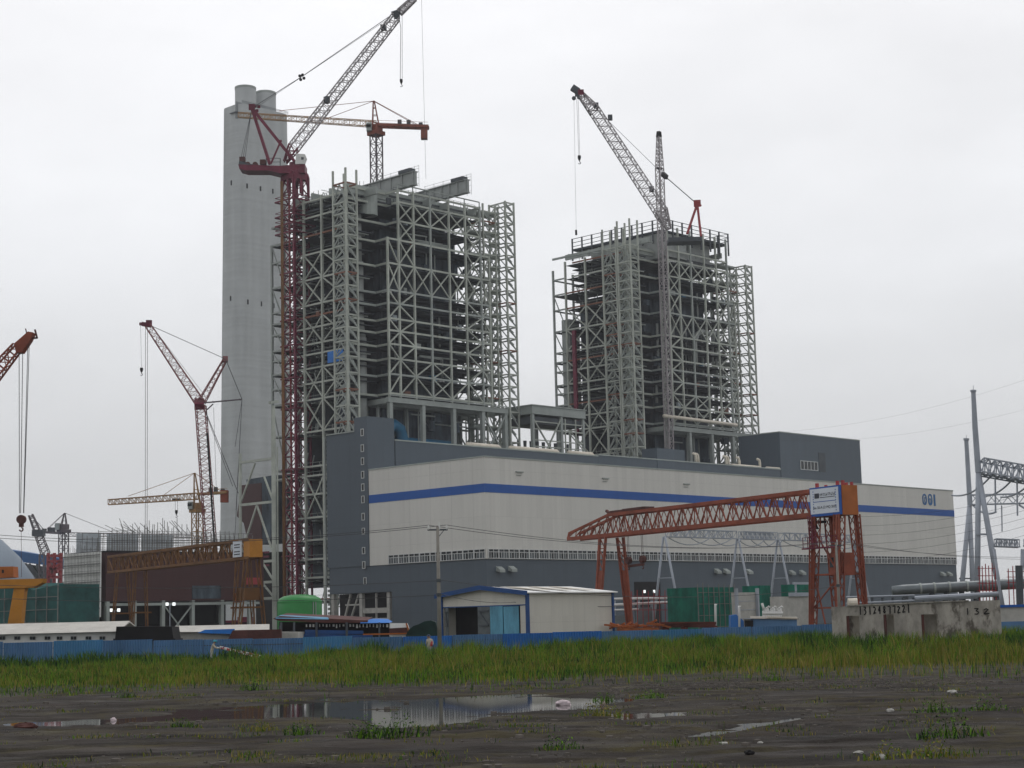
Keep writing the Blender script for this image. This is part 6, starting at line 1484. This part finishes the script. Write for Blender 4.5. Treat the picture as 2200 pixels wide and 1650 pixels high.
# white wall with blue coping further right
P = lambda x, y, dd=0.0: at(x, y, 150.0 + dd)
T = thing('boundary_wall', 'low white wall with a blue coping and blue foot beyond the concrete wall', 'wall', P(2230, 1340) * np.array([1, 1, 0]))
zt = P(2200, 1304)[2]; q0 = P(2145, 1320) * np.array([1, 1, 0]); q1 = P(2420, 1320) * np.array([1, 1, 0]); L_ = q1 - q0
b = MB(); b.prism([q0, q1, q1 + ZUP * zt, q0 + ZUP * zt], np.array([0, .3, 0])); b.build('wall', M['conc_light'], T)
b = MB(); b.prism([q0 + ZUP * zt + np.array([0, -.15, 0]), q1 + ZUP * zt + np.array([0, -.15, 0]), q1 + ZUP * (zt + .22) + np.array([0, -.15, 0]), q0 + ZUP * (zt + .22) + np.array([0, -.15, 0])], np.array([0, .6, 0])); b.build('coping', M['stripe'], T)
b = MB(); b.prism([q0 + np.array([0, -.1, 0]), q1 + np.array([0, -.1, 0]), q1 + np.array([0, -.1, zt * .55]), q0 + np.array([0, -.1, zt * .55])], np.array([0, .08, 0])); b.build('plinth', M['fence'], T)
# ------------------------------------------------------------------ weathered concrete wall with painted number
D = 112.0; w0 = at(1786, 1304, D); w1 = at(2148, 1289, D - 3); CW0 = np.array([w0[0], D, 0]); CW1 = np.array([w1[0], D - 3, 0]); ax = nrm(CW1 - CW0); Lw = math.sqrt((CW1 - CW0) @ (CW1 - CW0)); nr = np.cross(ax, ZUP)
if nr[1] > 0: nr = -nr
hw0, hw1 = w0[2], w1[2]; G = lambda t, s_, z: CW0 + ax * t + nr * s_ + ZUP * z
T = thing('concrete_wall', 'stained old concrete wall with square openings and a black painted number', 'wall', (CW0 + CW1) / 2)
px = lambda x: (x - 1786) / 362 * Lw
hh = lambda t: hw0 + (hw1 - hw0) * t / Lw
holes = [(px(1818), px(1846), hh(px(1830)) - .62), (px(1899), px(1921), hh(px(1910)) - .62), (px(1980), px(2013), hh(px(1995)) - .72)]
b = MB(); segs = []; t = 0
for a_, c_, zt in holes: segs.append((t, a_)); t = c_
segs.append((t, Lw))
for a_, c_ in segs: b.prism([G(a_, .15, 0), G(c_, .15, 0), G(c_, .15, hh(c_)), G(a_, .15, hh(a_))], nr * -.4)
for a_, c_, zt in holes: b.prism([G(a_ + .002, .15, zt), G(c_ - .002, .15, zt), G(c_ - .002, .15, hh(c_) - .003), G(a_ + .002, .15, hh(a_) - .003)], nr * -.4); b.box(Frame(np.array([0, 0, 0])), 0, .001, 0, .001, 0, .001)
b.build('wall', M['conc'], T)
b = MB()
for a_, c_, zt in holes: b.prism([G(a_, -.6, 0), G(c_, -.6, 0), G(c_, -.6, zt + .1), G(a_, -.6, zt + .1)], nr * -.1); pass
b.build('recess', M['conc'], T)
b = MB()
for a_, c_, zt in holes: b.prism([G(a_ + .01, .13, 0), G(a_ + .16, .13, 0), G(a_ + .16, .13, zt - .01), G(a_ + .01, .13, zt - .01)], nr * -.35)
b.build('dark_reveal', M['brown'], T)  # narrow dark strip down one side of each opening
b = MB(); b.prism([G(px(1822), .25, hh(px(1822)) - .0), G(Lw * .82, .25, hh(Lw * .82)), G(Lw * .82, .25, hh(Lw * .82) + .08), G(px(1822), .25, hh(px(1822)) + .08)], nr * -.6); b.build('cap', M['conc'], T)
def glyphs(s, t0, step, z0, h, m, wob=.06, seed=1, lw=.055):
    seg = {'1': [[(.5, 0), (.5, 1.15)]], '3': [[(.1, 1), (.7, 1), (.35, .6), (.75, .35), (.5, 0), (.1, .05)]], '2': [[(.1, .8), (.4, 1), (.75, .75), (.1, 0), (.9, .1)]], '4': [[(.55, 0), (.6, 1), (.15, .4), (.8, .45)]],
           '8': [[(.5, 1), (.2, .78), (.75, .28), (.5, 0), (.2, .25), (.75, .75), (.5, 1)]], '7': [[(.1, .92), (.8, 1), (.65, 0)]], '9': [[(.7, .6), (.3, .55), (.3, .95), (.7, .95), (.7, .6), (.62, 0)]]}
    r_ = random.Random(seed); b = MB()
    for i, ch in enumerate(s):
        for st in seg.get(ch, []):
            for p, q in zip(st[:-1], st[1:]):
                dz = r_.uniform(-wob, wob) * .3
                f = lambda a: G(t0 + i * step + a[0] * step * .72, .165, z0 + (t0 + i * step) * (hw1 - hw0) / Lw + a[1] * h + dz)
                b.bar(f(p), f(q), .02, lw, up=np.cross(nrm(f(q) - f(p)), nr))
    b.build('painted_number', m, T)
glyphs('13124877221', px(1846), px(1961) / 11 - px(1846) / 11, hw0 - .56, .46, M['black'], .1, 3, .075)
glyphs('132', px(2072), px(2092) - px(2072), hw0 - .85, .36, M['black'], .1, 5, .06)
# ------------------------------------------------------------------ the two people
def person(label, spot, J, rad, helm, parts, tilt=0):
    """J: joint positions (x to the right, y away, z up) in metres, joined by the edges in `parts`"""
    T = thing('person', label, 'person', spot)
    names = list(J); vs = [Vector(J[n]) for n in names]; es = [(names.index(a), names.index(c)) for a, c in parts]
    me = bpy.data.meshes.new('body'); me.from_pydata(vs, es, []); o = bpy.data.objects.new('body', me); COL.objects.link(o)
    sk = o.modifiers.new('s', 'SKIN'); sk.use_smooth_shade = True
    o.modifiers.new('d', 'SUBSURF').levels = 2; o.modifiers['d'].render_levels = 2
    for i, n in enumerate(names):
        sv = me.skin_vertices[0].data[i]; r = rad[n]; sv.radius = r if isinstance(r, tuple) else (r, r); sv.use_root = (n == 'pelvis')
    bpy.context.view_layer.update(); dg = bpy.context.evaluated_depsgraph_get(); m2 = bpy.data.meshes.new_from_object(o.evaluated_get(dg))
    o.modifiers.clear(); o.data = m2
    for m in (M['beige'], M['skin'], M['trouser'], M['boots']): m2.materials.append(m)
    hz = J['neck'][2]; wz = J['pelvis'][2]; lh, rh = Vector(J['hand_l']), Vector(J['hand_r'])
    for p in m2.polygons:
        c = p.center; k = 0 if c.z > wz - .02 else 2
        if c.z > hz + .02: k = 1
        if (c - lh).length < .11 or (c - rh).length < .11: k = 1
        if c.z < .1: k = 3
        p.material_index = k; p.use_smooth = True
    o.parent = T; WLOC[o.name] = np.array(spot)
    for hn, sgn in (('hand_l', 1), ('hand_r', -1)):              # fingers and thumb, curled a little
        b = MB(); h = np.array(J[hn]); el = np.array(J['elbow' + hn[-2:]]); f = nrm(h - el); s_ = nrm(np.cross(f, (0, 0, 1)) + 1e-6); dn = np.cross(f, s_)
        for k in range(4):
            a = h + f * .05 + s_ * (k - 1.5) * .021; ln = (.034, .04, .037, .028)[k]; b.tube([a, a + f * ln, a + f * (ln * 1.6) - dn * .015, a + f * (ln * 1.7) - dn * .035], [.011, .010, .009, .007], 6)
        a = h + s_ * .04 * sgn; b.tube([a, a + s_ * .025 * sgn + f * .02, a + s_ * .03 * sgn + f * .05], [.012, .011, .008], 6)
        b.v = [v + np.array(spot) for v in b.v]; b.build('hand', M['skin'], T, smooth=True)
    hd = np.array(J['head']) + np.array(spot)
    fd = nrm(np.array(helm['face'] + (0,)) if len(helm['face']) == 2 else np.array(helm['face'])); sd = np.cross(ZUP, fd)
    b = MB(); prof = [(.155, .045), (.128, .05), (.125, .09), (.10, .135), (.06, .165), (.004, .175)]
    b.tube([hd + ZUP * (z + .0) for _, z in prof], [r for r, _ in prof], 18); b.tube([hd + fd * .09 + ZUP * .048, hd + fd * .17 + ZUP * .04], [.10, .07], 10); b.build('helmet', helm['m'], T, smooth=True)
    b = MB()
    for s_ in (-1, 1): b.tube([hd + fd * .100 + sd * .035 * s_ + ZUP * .005, hd + fd * .112 + sd * .035 * s_ + ZUP * .005], .013, 6); b.tube([hd + sd * .10 * s_ + ZUP * -.03, hd + sd * .108 * s_ + ZUP * .035], .022, 6)
    b.tube([hd + fd * .10 + ZUP * -.005, hd + fd * .135 + ZUP * -.035, hd + fd * .11 + ZUP * -.045], [.012, .018, .01], 6); b.bar(hd + fd * .105 + sd * -.025 - ZUP * .075, hd + fd * .105 + sd * .025 - ZUP * .075, .012); b.build('face', M['skin'], T)
    b = MB()
    for s_ in ('l', 'r'): a = np.array(J['foot_' + s_]) + np.array(spot); t = np.array(J['toe_' + s_]) + np.array(spot); b.tube([a + nrm(a - t) * .04, a, (a + t) / 2, t], [.05, .06, .055, .045], 8)
    b.build('boot', M['boots'], T, smooth=True)
    return T
EDG = [('pelvis', 'belly'), ('belly', 'chest'), ('chest', 'neck'), ('neck', 'head'), ('head', 'crown'), ('chest', 'sh_l'), ('sh_l', 'elbow_l'), ('elbow_l', 'hand_l'), ('chest', 'sh_r'), ('sh_r', 'elbow_r'), ('elbow_r', 'hand_r'),
       ('pelvis', 'hip_l'), ('hip_l', 'knee_l'), ('knee_l', 'foot_l'), ('foot_l', 'toe_l'), ('pelvis', 'hip_r'), ('hip_r', 'knee_r'), ('knee_r', 'foot_r'), ('foot_r', 'toe_r')]
RAD = dict(pelvis=(.17, .13), belly=(.16, .12), chest=(.19, .13), neck=.06, head=(.095, .105), crown=(.075, .085), sh_l=.075, sh_r=.075, elbow_l=.052, elbow_r=.052, hand_l=(.042, .03), hand_r=(.042, .03), hip_l=.105, hip_r=.105, knee_l=.075, knee_r=.075, foot_l=.055, foot_r=.055, toe_l=.04, toe_r=.04)
g1 = at(455, 1429, 126.0)[0]; s1 = (g1, 126.0, 0.0)
J1 = dict(pelvis=(.0, 0, .95), belly=(.02, 0, 1.12), chest=(.09, 0, 1.36), neck=(.16, 0, 1.50), head=(.21, 0, 1.60), crown=(.22, 0, 1.69), sh_l=(.10, .18, 1.40), sh_r=(.10, -.18, 1.40), elbow_l=(.30, .19, 1.20), elbow_r=(.32, -.17, 1.18),
          hand_l=(.56, .10, 1.16), hand_r=(.60, -.08, 1.15), hip_l=(0, .10, .90), hip_r=(0, -.10, .90), knee_l=(.10, .11, .50), knee_r=(-.02, -.12, .50), foot_l=(-.02, .11, .08), foot_r=(-.20, -.12, .08), toe_l=(.14, .11, .04), toe_r=(-.04, -.12, .04))
person('person in beige work clothes and teal helmet holding up striped poles, facing right', s1, J1, RAD, dict(face=(1, 0), m=M['helmet']), EDG)
g2 = at(923, 1417, 122.0)[0]; s2 = (g2, 122.0, 0.0)
J2 = dict(pelvis=(.0, 0, .95), belly=(.01, 0, 1.12), chest=(.02, .01, 1.36), neck=(-.01, .02, 1.52), head=(-.04, .03, 1.63), crown=(-.04, .03, 1.72), sh_l=(-.16, -.02, 1.42), sh_r=(.19, .04, 1.42), elbow_l=(-.21, .05, 1.16), elbow_r=(.27, -.04, 1.16),
          hand_l=(-.16, .24, 1.02), hand_r=(.17, -.20, 1.02), hip_l=(-.10, 0, .90), hip_r=(.10, 0, .90), knee_l=(-.16, .12, .52), knee_r=(.12, -.02, .50), foot_l=(-.26, -.10, .10), foot_r=(.16, .06, .08), toe_l=(-.30, .06, .05), toe_r=(.14, .22, .04))
person('person in pale beige clothes and dark blue helmet walking towards the fence beside the pole', s2, J2, RAD, dict(face=(-.6, .8), m=M['helmet2']), EDG)
b = MB(); b.tube([np.array(s2) + np.array([.14, -.26, .98]), np.array(s2) + np.array([.16, -.26, 1.1]), np.array(s2) + np.array([.2, -.22, 1.32])], [.06, .09, .05], 8); o = b.build('rolled_flag', M['pinkred']); tag(o, 'small red roll held by the person in the dark blue helmet', 'roll')
# striped poles resting on a dark trestle
def spole(a, c, n, lab):
    T = thing('striped_pole', lab, 'pole', tuple((np.array(a) + np.array(c)) / 2), 'striped poles carried by the worker'); a = np.array(a); c = np.array(c)
    for mi, m in ((0, M['white']), (1, M['pinkred'])):
        b = MB()
        for k in range(n):
            if k % 2 == mi: b.tube([a + (c - a) * k / n, a + (c - a) * (k + 1) / n], .045, 8)
        b.build('white_bands' if mi == 0 else 'red_bands', m, T)
h = np.array(s1) + np.array([.66, 0, 1.16])
spole(h + np.array([-.25, -.06, .06]), (h[0] + 3.75, 125.6, .16), 17, 'lower red and white striped pole reaching farthest to the right'); spole(h + np.array([-.1, .10, .12]), (h[0] + 2.95, 126.5, .50), 13, 'upper red and white striped pole held by the worker')
spole(h + np.array([.25, 0, .02]), (h[0] + 3.2, 125.9, .26), 15, 'middle red and white striped pole in the worker\'s bundle')
b = MB(); q = np.array([h[0] + 1.75, 126, 0])
for dx in (-.3, .3):
    for dy in (-.3, .3): b.bar(q + np.array([dx, dy, 0]), q + np.array([dx * .5, 0, .62]), .06)
b.wbox(q + np.array([0, 0, .45]), .62, .3, .2); o = b.build('trestle', M['black']); tag(o, 'small dark trestle under the striped poles in the grass', 'trestle')
# ------------------------------------------------------------------ grass and weeds
def blades(name, X, Y, H, Wd, mats, midx, lean=.35, label=None):
    n = len(X); Z = gh(X, Y); a = rng.uniform(0, 2 * np.pi, n); wx, wy = np.cos(a) * Wd / 2, np.sin(a) * Wd / 2
    la = rng.uniform(0, 2 * np.pi, n); ll = np.abs(rng.normal(0, lean, n)) * H; lx, ly = np.cos(la) * ll, np.sin(la) * ll
    co = np.empty((n, 5, 3))
    co[:, 0] = np.stack([X - wx, Y - wy, Z - .02], -1); co[:, 1] = np.stack([X + wx, Y + wy, Z - .02], -1)
    co[:, 2] = np.stack([X + wx * .75 + lx * .35, Y + wy * .75 + ly * .35, Z + H * .55], -1); co[:, 3] = np.stack([X - wx * .75 + lx * .35, Y - wy * .75 + ly * .35, Z + H * .55], -1)
    co[:, 4] = np.stack([X + lx, Y + ly, Z + H * .97], -1)
    me = bpy.data.meshes.new(name); me.vertices.add(n * 5); me.vertices.foreach_set('co', co.astype(np.float32).ravel())
    base = (np.arange(n) * 5)[:, None]; quad = base + np.array([[0, 1, 2, 3]]); tri = base + np.array([[3, 2, 4]])
    idx = np.concatenate([quad, tri], 1).ravel(); me.loops.add(len(idx)); me.loops.foreach_set('vertex_index', idx.astype(np.int32))
    ls = ((np.arange(n) * 7)[:, None] + np.array([[0, 4]])).ravel(); me.polygons.add(2 * n); me.polygons.foreach_set('loop_start', ls.astype(np.int32))
    me.polygons.foreach_set('material_index', np.repeat(midx, 2).astype(np.int32))
    for m in mats: me.materials.append(m)
    me.update(calc_edges=True); me.validate()
    o = bpy.data.objects.new(name, me); COL.objects.link(o)
    return tag(o, label, 'grass' if label else None, kind='stuff')
def leafm(name, col):
    m = mat(name, col, .75, .35, .45, spec=.15); return m
GM = [leafm('grass_green', (.070, .150, .012)), leafm('grass_dark', (.016, .046, .011)), leafm('grass_olive', (.165, .175, .018)), leafm('grass_straw', (.27, .215, .055)), leafm('grass_bright', (.130, .265, .016))]
n = 470000
Y = rng.uniform(58, 129.6, n); X = rng.uniform(-1, 1, n) * (Y * .32 + 6)
right = np.clip((X / Y + .30) / .60, 0, 1)                     # 0 at the left edge of the picture, 1 at the right
cl = vnoise(X * .35 + 50, Y * .5, 21); cl2 = vnoise(X * .9, Y * 1.1 + 7, 22); cl3 = vnoise(X * .16 + 3, Y * .16, 23)
edge = 69 - 4.5 * right + 14 * cl3 + 10 * cl
dens = np.clip((Y - edge) / 30, 0, 1) ** 2.0 * np.clip(.25 + 1.5 * (cl + .35) + .5 * cl2, .05, 1)
dens *= np.clip(1.05 - np.clip((Y - 95) / 25, 0, 1) * (.45 - .45 * right), 0, 1)
keep = rng.random(n) < dens; X, Y, right, cl, cl2, cl3 = (q[keep] for q in (X, Y, right, cl, cl2, cl3)); n = len(X)
far = np.clip((Y - 78) / 40, 0, 1)
H = (.22 + .16 * right + far * (.12 + .52 * right)) * (1 + 1.1 * cl + .5 * cl2) * rng.uniform(.5, 1.25, n); H *= 1 + .9 * np.clip((vnoise(X * 1.1, Y * 1.0 + 5, 24) - .12) * 5, 0, 1); tall = rng.random(n) < .012; H = np.where(tall, H * 2.0, H); H = np.clip(H, .06, 1.5)
r_ = rng.random(n) + .7 * cl2 + .5 * cl
mid = np.where(r_ < .24, 1, np.where(r_ < .62, 0, np.where(r_ < .86, 4, 2)))
straw = rng.random(n) < (.42 + .9 * cl3 + .5 * cl) * np.clip(1.45 - far * 1.35, .08, 1); mid = np.where(straw, np.where(rng.random(n) < .55, 2, 3), mid)
blades('tall_grass', X, Y, H, rng.uniform(.018, .05, n) * (1 + far * .5), GM, mid, .30, 'rough green and straw coloured grass growing between the mud and the blue fence')
# darker tall weeds along the fence and in front of the wall
xs = []; ys = []; hs = []
for cx, w_, hgt, cnt in ((-38, 5, .9, 900), (-31, 6, .95, 1300), (-27, 3, .8, 700), (-24.5, 4, .7, 800), (-20.5, 2.4, 1.05, 700), (-13.5, 2.6, .8, 900), (-10.5, 1.8, 1.2, 600), (-7.5, 3, .7, 600), (2.6, 1.0, 1.0, 300), (5.2, 2.0, 1.0, 700), (9, 3, .95, 900), (13, 3.4, 1.05, 1200), (18, 4, 1.2, 1400), (22.5, 3, 1.05, 900)):
    x = rng.normal(cx, w_ * .5, cnt); xs.append(x); ys.append(rng.uniform(121, 129, cnt) if cx < 17 else rng.uniform(104, 110, cnt)); hs.append(hgt * 1.35 * rng.uniform(.3, 1.15, cnt) * np.exp(-((x - cx) / w_) ** 2))
for x0 in np.arange(27, 36, 1.2): xs.append(rng.normal(x0, .7, 500)); ys.append(rng.uniform(100, 109, 500)); hs.append(rng.uniform(.4, 1.3, 500))
X = np.concatenate(xs); Y = np.concatenate(ys); H = np.concatenate(hs); n = len(X)
blades('weeds', X, Y, H, rng.uniform(.05, .11, n), GM, np.where(rng.random(n) < .55, 1, 0), .3, 'dark tall weeds growing in clumps along the foot of the fence')
# scattered sparse weeds over the mud
n = 20000; Y = 27 + 50 * rng.random(n) ** .8; X = rng.uniform(-1, 1, n) * Y * .34
c = vnoise(X * .55 + 20, Y * .8 + 11, 31) + .6 * vnoise(X * 1.7, Y * 2.2, 32); k = c > .36
X, Y = X[k], Y[k]; X = np.repeat(X, 6) + rng.normal(0, .16, len(X) * 6); Y = np.repeat(Y, 6) + rng.normal(0, .22, len(Y) * 6); n = len(X); lowp = gh(X, Y) > WATER + .012
X, Y = X[lowp], Y[lowp]; n = len(X)
blades('sparse_weeds', X, Y, rng.uniform(.03, .13, n), rng.uniform(.010, .03, n), GM, rng.choice([0, 0, 2, 2, 1, 3], n), .6, 'thin scattered weeds over the wet mud')
# single clumps on the mud one can point at
def leafy(name, cx, cy, r, n, pal, SX, SY, SH, SW):       # a bushy weed: small leaves through a low mound, some upright stalks
    th = rng.uniform(0, 6.28, n); q = rng.random(n) ** .55; X = cx + 1.35 * r * q * np.cos(th); Y = cy + 1.2 * r * q * np.sin(th)
    X += .25 * r * vnoise(X * 9, Y * 9, 51); Zt = np.sqrt(np.clip(1 - q * q, .02, 1)) * r * 1.1 * (1 + .9 * vnoise(X * 6, Y * 6, 52)); Z = gh(X, Y) + Zt * rng.random(n) ** .7
    L_ = rng.uniform(.025, .075, n) * (r / .3) ** .5; d = rng.normal(0, 1, (n, 3)); d[:, 2] = np.abs(d[:, 2]) * .7 + .2; d /= np.linalg.norm(d, axis=1)[:, None]
    w = np.cross(d, rng.normal(0, 1, (n, 3))); w /= np.linalg.norm(w, axis=1)[:, None]; P0 = np.stack([X, Y, Z], -1)
    lv = np.stack([P0, P0 + d * L_[:, None] * .5 + w * L_[:, None] * .22, P0 + d * L_[:, None], P0 + d * L_[:, None] * .5 - w * L_[:, None] * .22], 1)
    m = len(SX); Z2 = gh(SX, SY); a = rng.uniform(0, 6.28, m); tip = np.stack([SX + np.cos(a) * SH * .45, SY + np.sin(a) * SH * .45, Z2 + SH], -1); b_ = np.stack([SX, SY, Z2 - .01], -1); wv = np.stack([np.sin(a), -np.cos(a), 0 * a], -1) * SW[:, None] * .35
    mid_ = (b_ + tip) / 2 + np.array([0, 0, .02]); st = np.stack([b_ - wv, b_ + wv, mid_ + wv, tip], 1)
    co = np.concatenate([lv, st]).reshape(-1, 3); k = n + m; me = bpy.data.meshes.new(name); me.vertices.add(k * 4); me.vertices.foreach_set('co', co.astype(np.float32).ravel())
    me.loops.add(k * 4); me.loops.foreach_set('vertex_index', np.arange(k * 4, dtype=np.int32)); me.polygons.add(k); me.polygons.foreach_set('loop_start', (np.arange(k) * 4).astype(np.int32)); me.polygons.foreach_set('material_index', rng.choice(pal, k).astype(np.int32))
    for mm_ in GM: me.materials.append(mm_)
    me.update(calc_edges=True); o = bpy.data.objects.new(name, me); COL.objects.link(o); return o
def clump(x, y, s, kind, lab):
    gx_, gy_ = gpt(x, y); n = int(42 * s) + 14; rr = rng.random(n) ** .75 * .34 * s; a = rng.uniform(0, 6.28, n)
    X = gx_ + rr * np.cos(a) * 1.5; Y = gy_ + rr * np.sin(a); H = rng.uniform(.03, .26, n) * s * (1 - .55 * rr / (.34 * s)); Wd = rng.uniform(.014, .045, n) * (1 + .4 * s)
    o = leafy('weed_clump', gx_, gy_, .26 * s, int(150 * s), [0, 4, 0, 1, 1] if kind == 0 else [2, 3, 2, 0], X, Y, H, Wd)
    tag(o, lab, 'weed', 'weed clumps on the mud', 'thing')
CL = [(545, 1484, 1.7, 0, 'tall green weed clump at the grass edge, left of the middle'), (268, 1500, 1.2, 0, 'small weed clump on bare mud beyond the thin water film'), (845, 1589, 1.9, 0, 'leafy dark weed clump in front of the small puddle, largest of its row'), (783, 1590, 1.3, 0, 'low weed clump just left of the leafy dark one in front of the puddle'),
      (645, 1580, 1.2, 0, 'weed clump below the long dark puddle'), (560, 1572, 1.1, 1, 'yellowish weed clump below the left end of the dark puddle'), (1275, 1540, 1.3, 1, 'olive weed clump right below the widest puddle'), (1320, 1538, 1.2, 1, 'olive weed clump by the thin puddle'), (1396, 1500, 1.3, 0, 'green weed clump at the grass edge above the thin puddle'),
      (1300, 1504, 1.1, 0, 'weed clump at the right tip of the widest puddle'), (2010, 1530, 1.4, 0, 'spindly weed clump on the right mud, upper one'), (2040, 1590, 1.7, 0, 'broad weed clump on the right mud, lower one'), (2120, 1528, 1.3, 0, 'weed clump near the right picture edge'), (1205, 1611, 1.0, 0, 'small weed clump in the near middle mud'),
      (1905, 1634, 1.0, 1, 'small olive weed clump low on the right'), (2010, 1632, 1.1, 1, 'olive weed clump low in the right corner'), (395, 1568, .9, 0, 'tiny weed clump left of the middle mud'), (480, 1460, 1.5, 0, 'bushy weed tuft in the short grass on the left'), (1660, 1466, 1.2, 0, 'weed tuft on the gravel edge right of the middle')]
for q in CL: clump(*q)
# ------------------------------------------------------------------ litter and stones
def lump(name, x, y, sx, sy, sz, m, lab, cat, seed, grp=None):
    gx_, gy_ = gpt(x, y); r_ = np.random.default_rng(seed); b = MB(); n = 12; rows = 6; gz_ = float(gh(np.array([gx_]), np.array([gy_]))[0])
    gz_ = max(gz_, WATER)
    for i in range(rows + 1):
        ph = math.pi * i / rows - math.pi / 2
        for j in range(n):
            t = 2 * math.pi * j / n; k = 1 + r_.uniform(-.25, .25); b.v.append(np.array([gx_ + sx * math.cos(ph) * math.cos(t) * k, gy_ + sy * math.cos(ph) * math.sin(t) * k, gz_ + sz * .6 + sz * math.sin(ph) * k]))
    for i in range(rows):
        for j in range(n): b.f.append((i * n + j, i * n + (j + 1) % n, (i + 1) * n + (j + 1) % n, (i + 1) * n + j)); b.m.append(0)
    o = b.build(name, m); tag(o, lab, cat, grp)
lump('plastic_bag', 1210, 1514, .24, .14, .10, M['bag'], 'crumpled pale pink plastic bag lying in the widest puddle', 'bag', 1)
lump('plastic_bag', 244, 1548, .09, .07, .06, M['bag'], 'small white plastic scrap on the left mud', 'bag', 2)
lump('stone', 2046, 1490, .16, .10, .06, M['conc_light'], 'flat pale stone on the far right mud', 'stone', 3, 'stones on the mud')
lump('stone', 1912, 1528, .10, .08, .05, M['conc_light'], 'pale stone left of the spindly weed clump', 'stone', 4, 'stones on the mud')
lump('stone', 1895, 1634, .07, .06, .06, M['conc_light'], 'round grey stone low on the right', 'stone', 5, 'stones on the mud')
lump('stone', 1610, 1626, .09, .07, .05, M['black'], 'small dark lump in the near mud right of the middle', 'stone', 6, 'stones on the mud')
lump('stone', 1845, 1622, .10, .06, .035, M['conc_light'], 'flat white chip right of the dark lump', 'stone', 7, 'stones on the mud')
lump('stone', 1634, 1600, .06, .05, .03, M['conc_light'], 'tiny white chip above the dark lump', 'stone', 8, 'stones on the mud')
lump('stone', 55, 1570, .30, .16, .11, M['brown'], 'low brown clod of earth on the far left mud', 'clod', 9)
lump('stone', 1555, 1602, .10, .06, .03, M['conc_light'], 'white chip beside a straw-coloured patch in the near mud', 'stone', 10, 'stones on the mud')
n = 9000; Y = 26 + 52 * rng.random(n) ** .7; X = rng.uniform(-1, 1, n) * Y * .34; k = (vnoise(X * .3 + 8, Y * .4, 41) > .02) & (gh(X, Y) > WATER + .01); X, Y = X[k], Y[k]; Z = gh(X, Y); b = MB()
band = rng.uniform(0, 1, 2600); bx = 3 + 14 * band; by = 63 + 3.5 * rng.normal(0, .6, 2600); X = np.concatenate([X, bx]); Y = np.concatenate([Y, by]); Z = gh(X, Y)
for x, y, z in zip(X, Y, Z):
    s_ = rng.uniform(.010, .04) if rng.random() < .93 else rng.uniform(.05, .10); b.wbox((x, y, z - s_ * .35), s_ * 1.8, s_ * 1.3, s_, rng.uniform(0, 3))
o = b.build('gravel', M['gravel']); tag(o, 'loose gravel and crumbs of stone scattered on the mud', 'gravel', kind='stuff')
# ------------------------------------------------------------------ humid air
def haze():
    b = MB(); lo = np.array([-2700.0, -180.0, -1.0]); hi = np.array([2700.0, 2700.0, 270.0])
    b._box((lo + hi) / 2, np.array([(hi - lo)[0] / 2, 0, 0]), np.array([0, (hi - lo)[1] / 2, 0]), np.array([0, 0, (hi - lo)[2] / 2]))
    m = bpy.data.materials.new('humid_air'); m.use_nodes = True; n = m.node_tree.nodes; n.clear()
    o_ = n.new('ShaderNodeOutputMaterial'); v = n.new('ShaderNodeVolumePrincipled'); v.inputs['Color'].default_value = (.93, .95, 1, 1); v.inputs['Density'].default_value = HAZE; v.inputs['Anisotropy'].default_value = .2
    m.node_tree.links.new(v.outputs[0], o_.inputs['Volume'])
    tag(b.build('haze', m), 'thin humid haze over the whole site', 'haze', kind='stuff')
HAZE = .00013
haze()
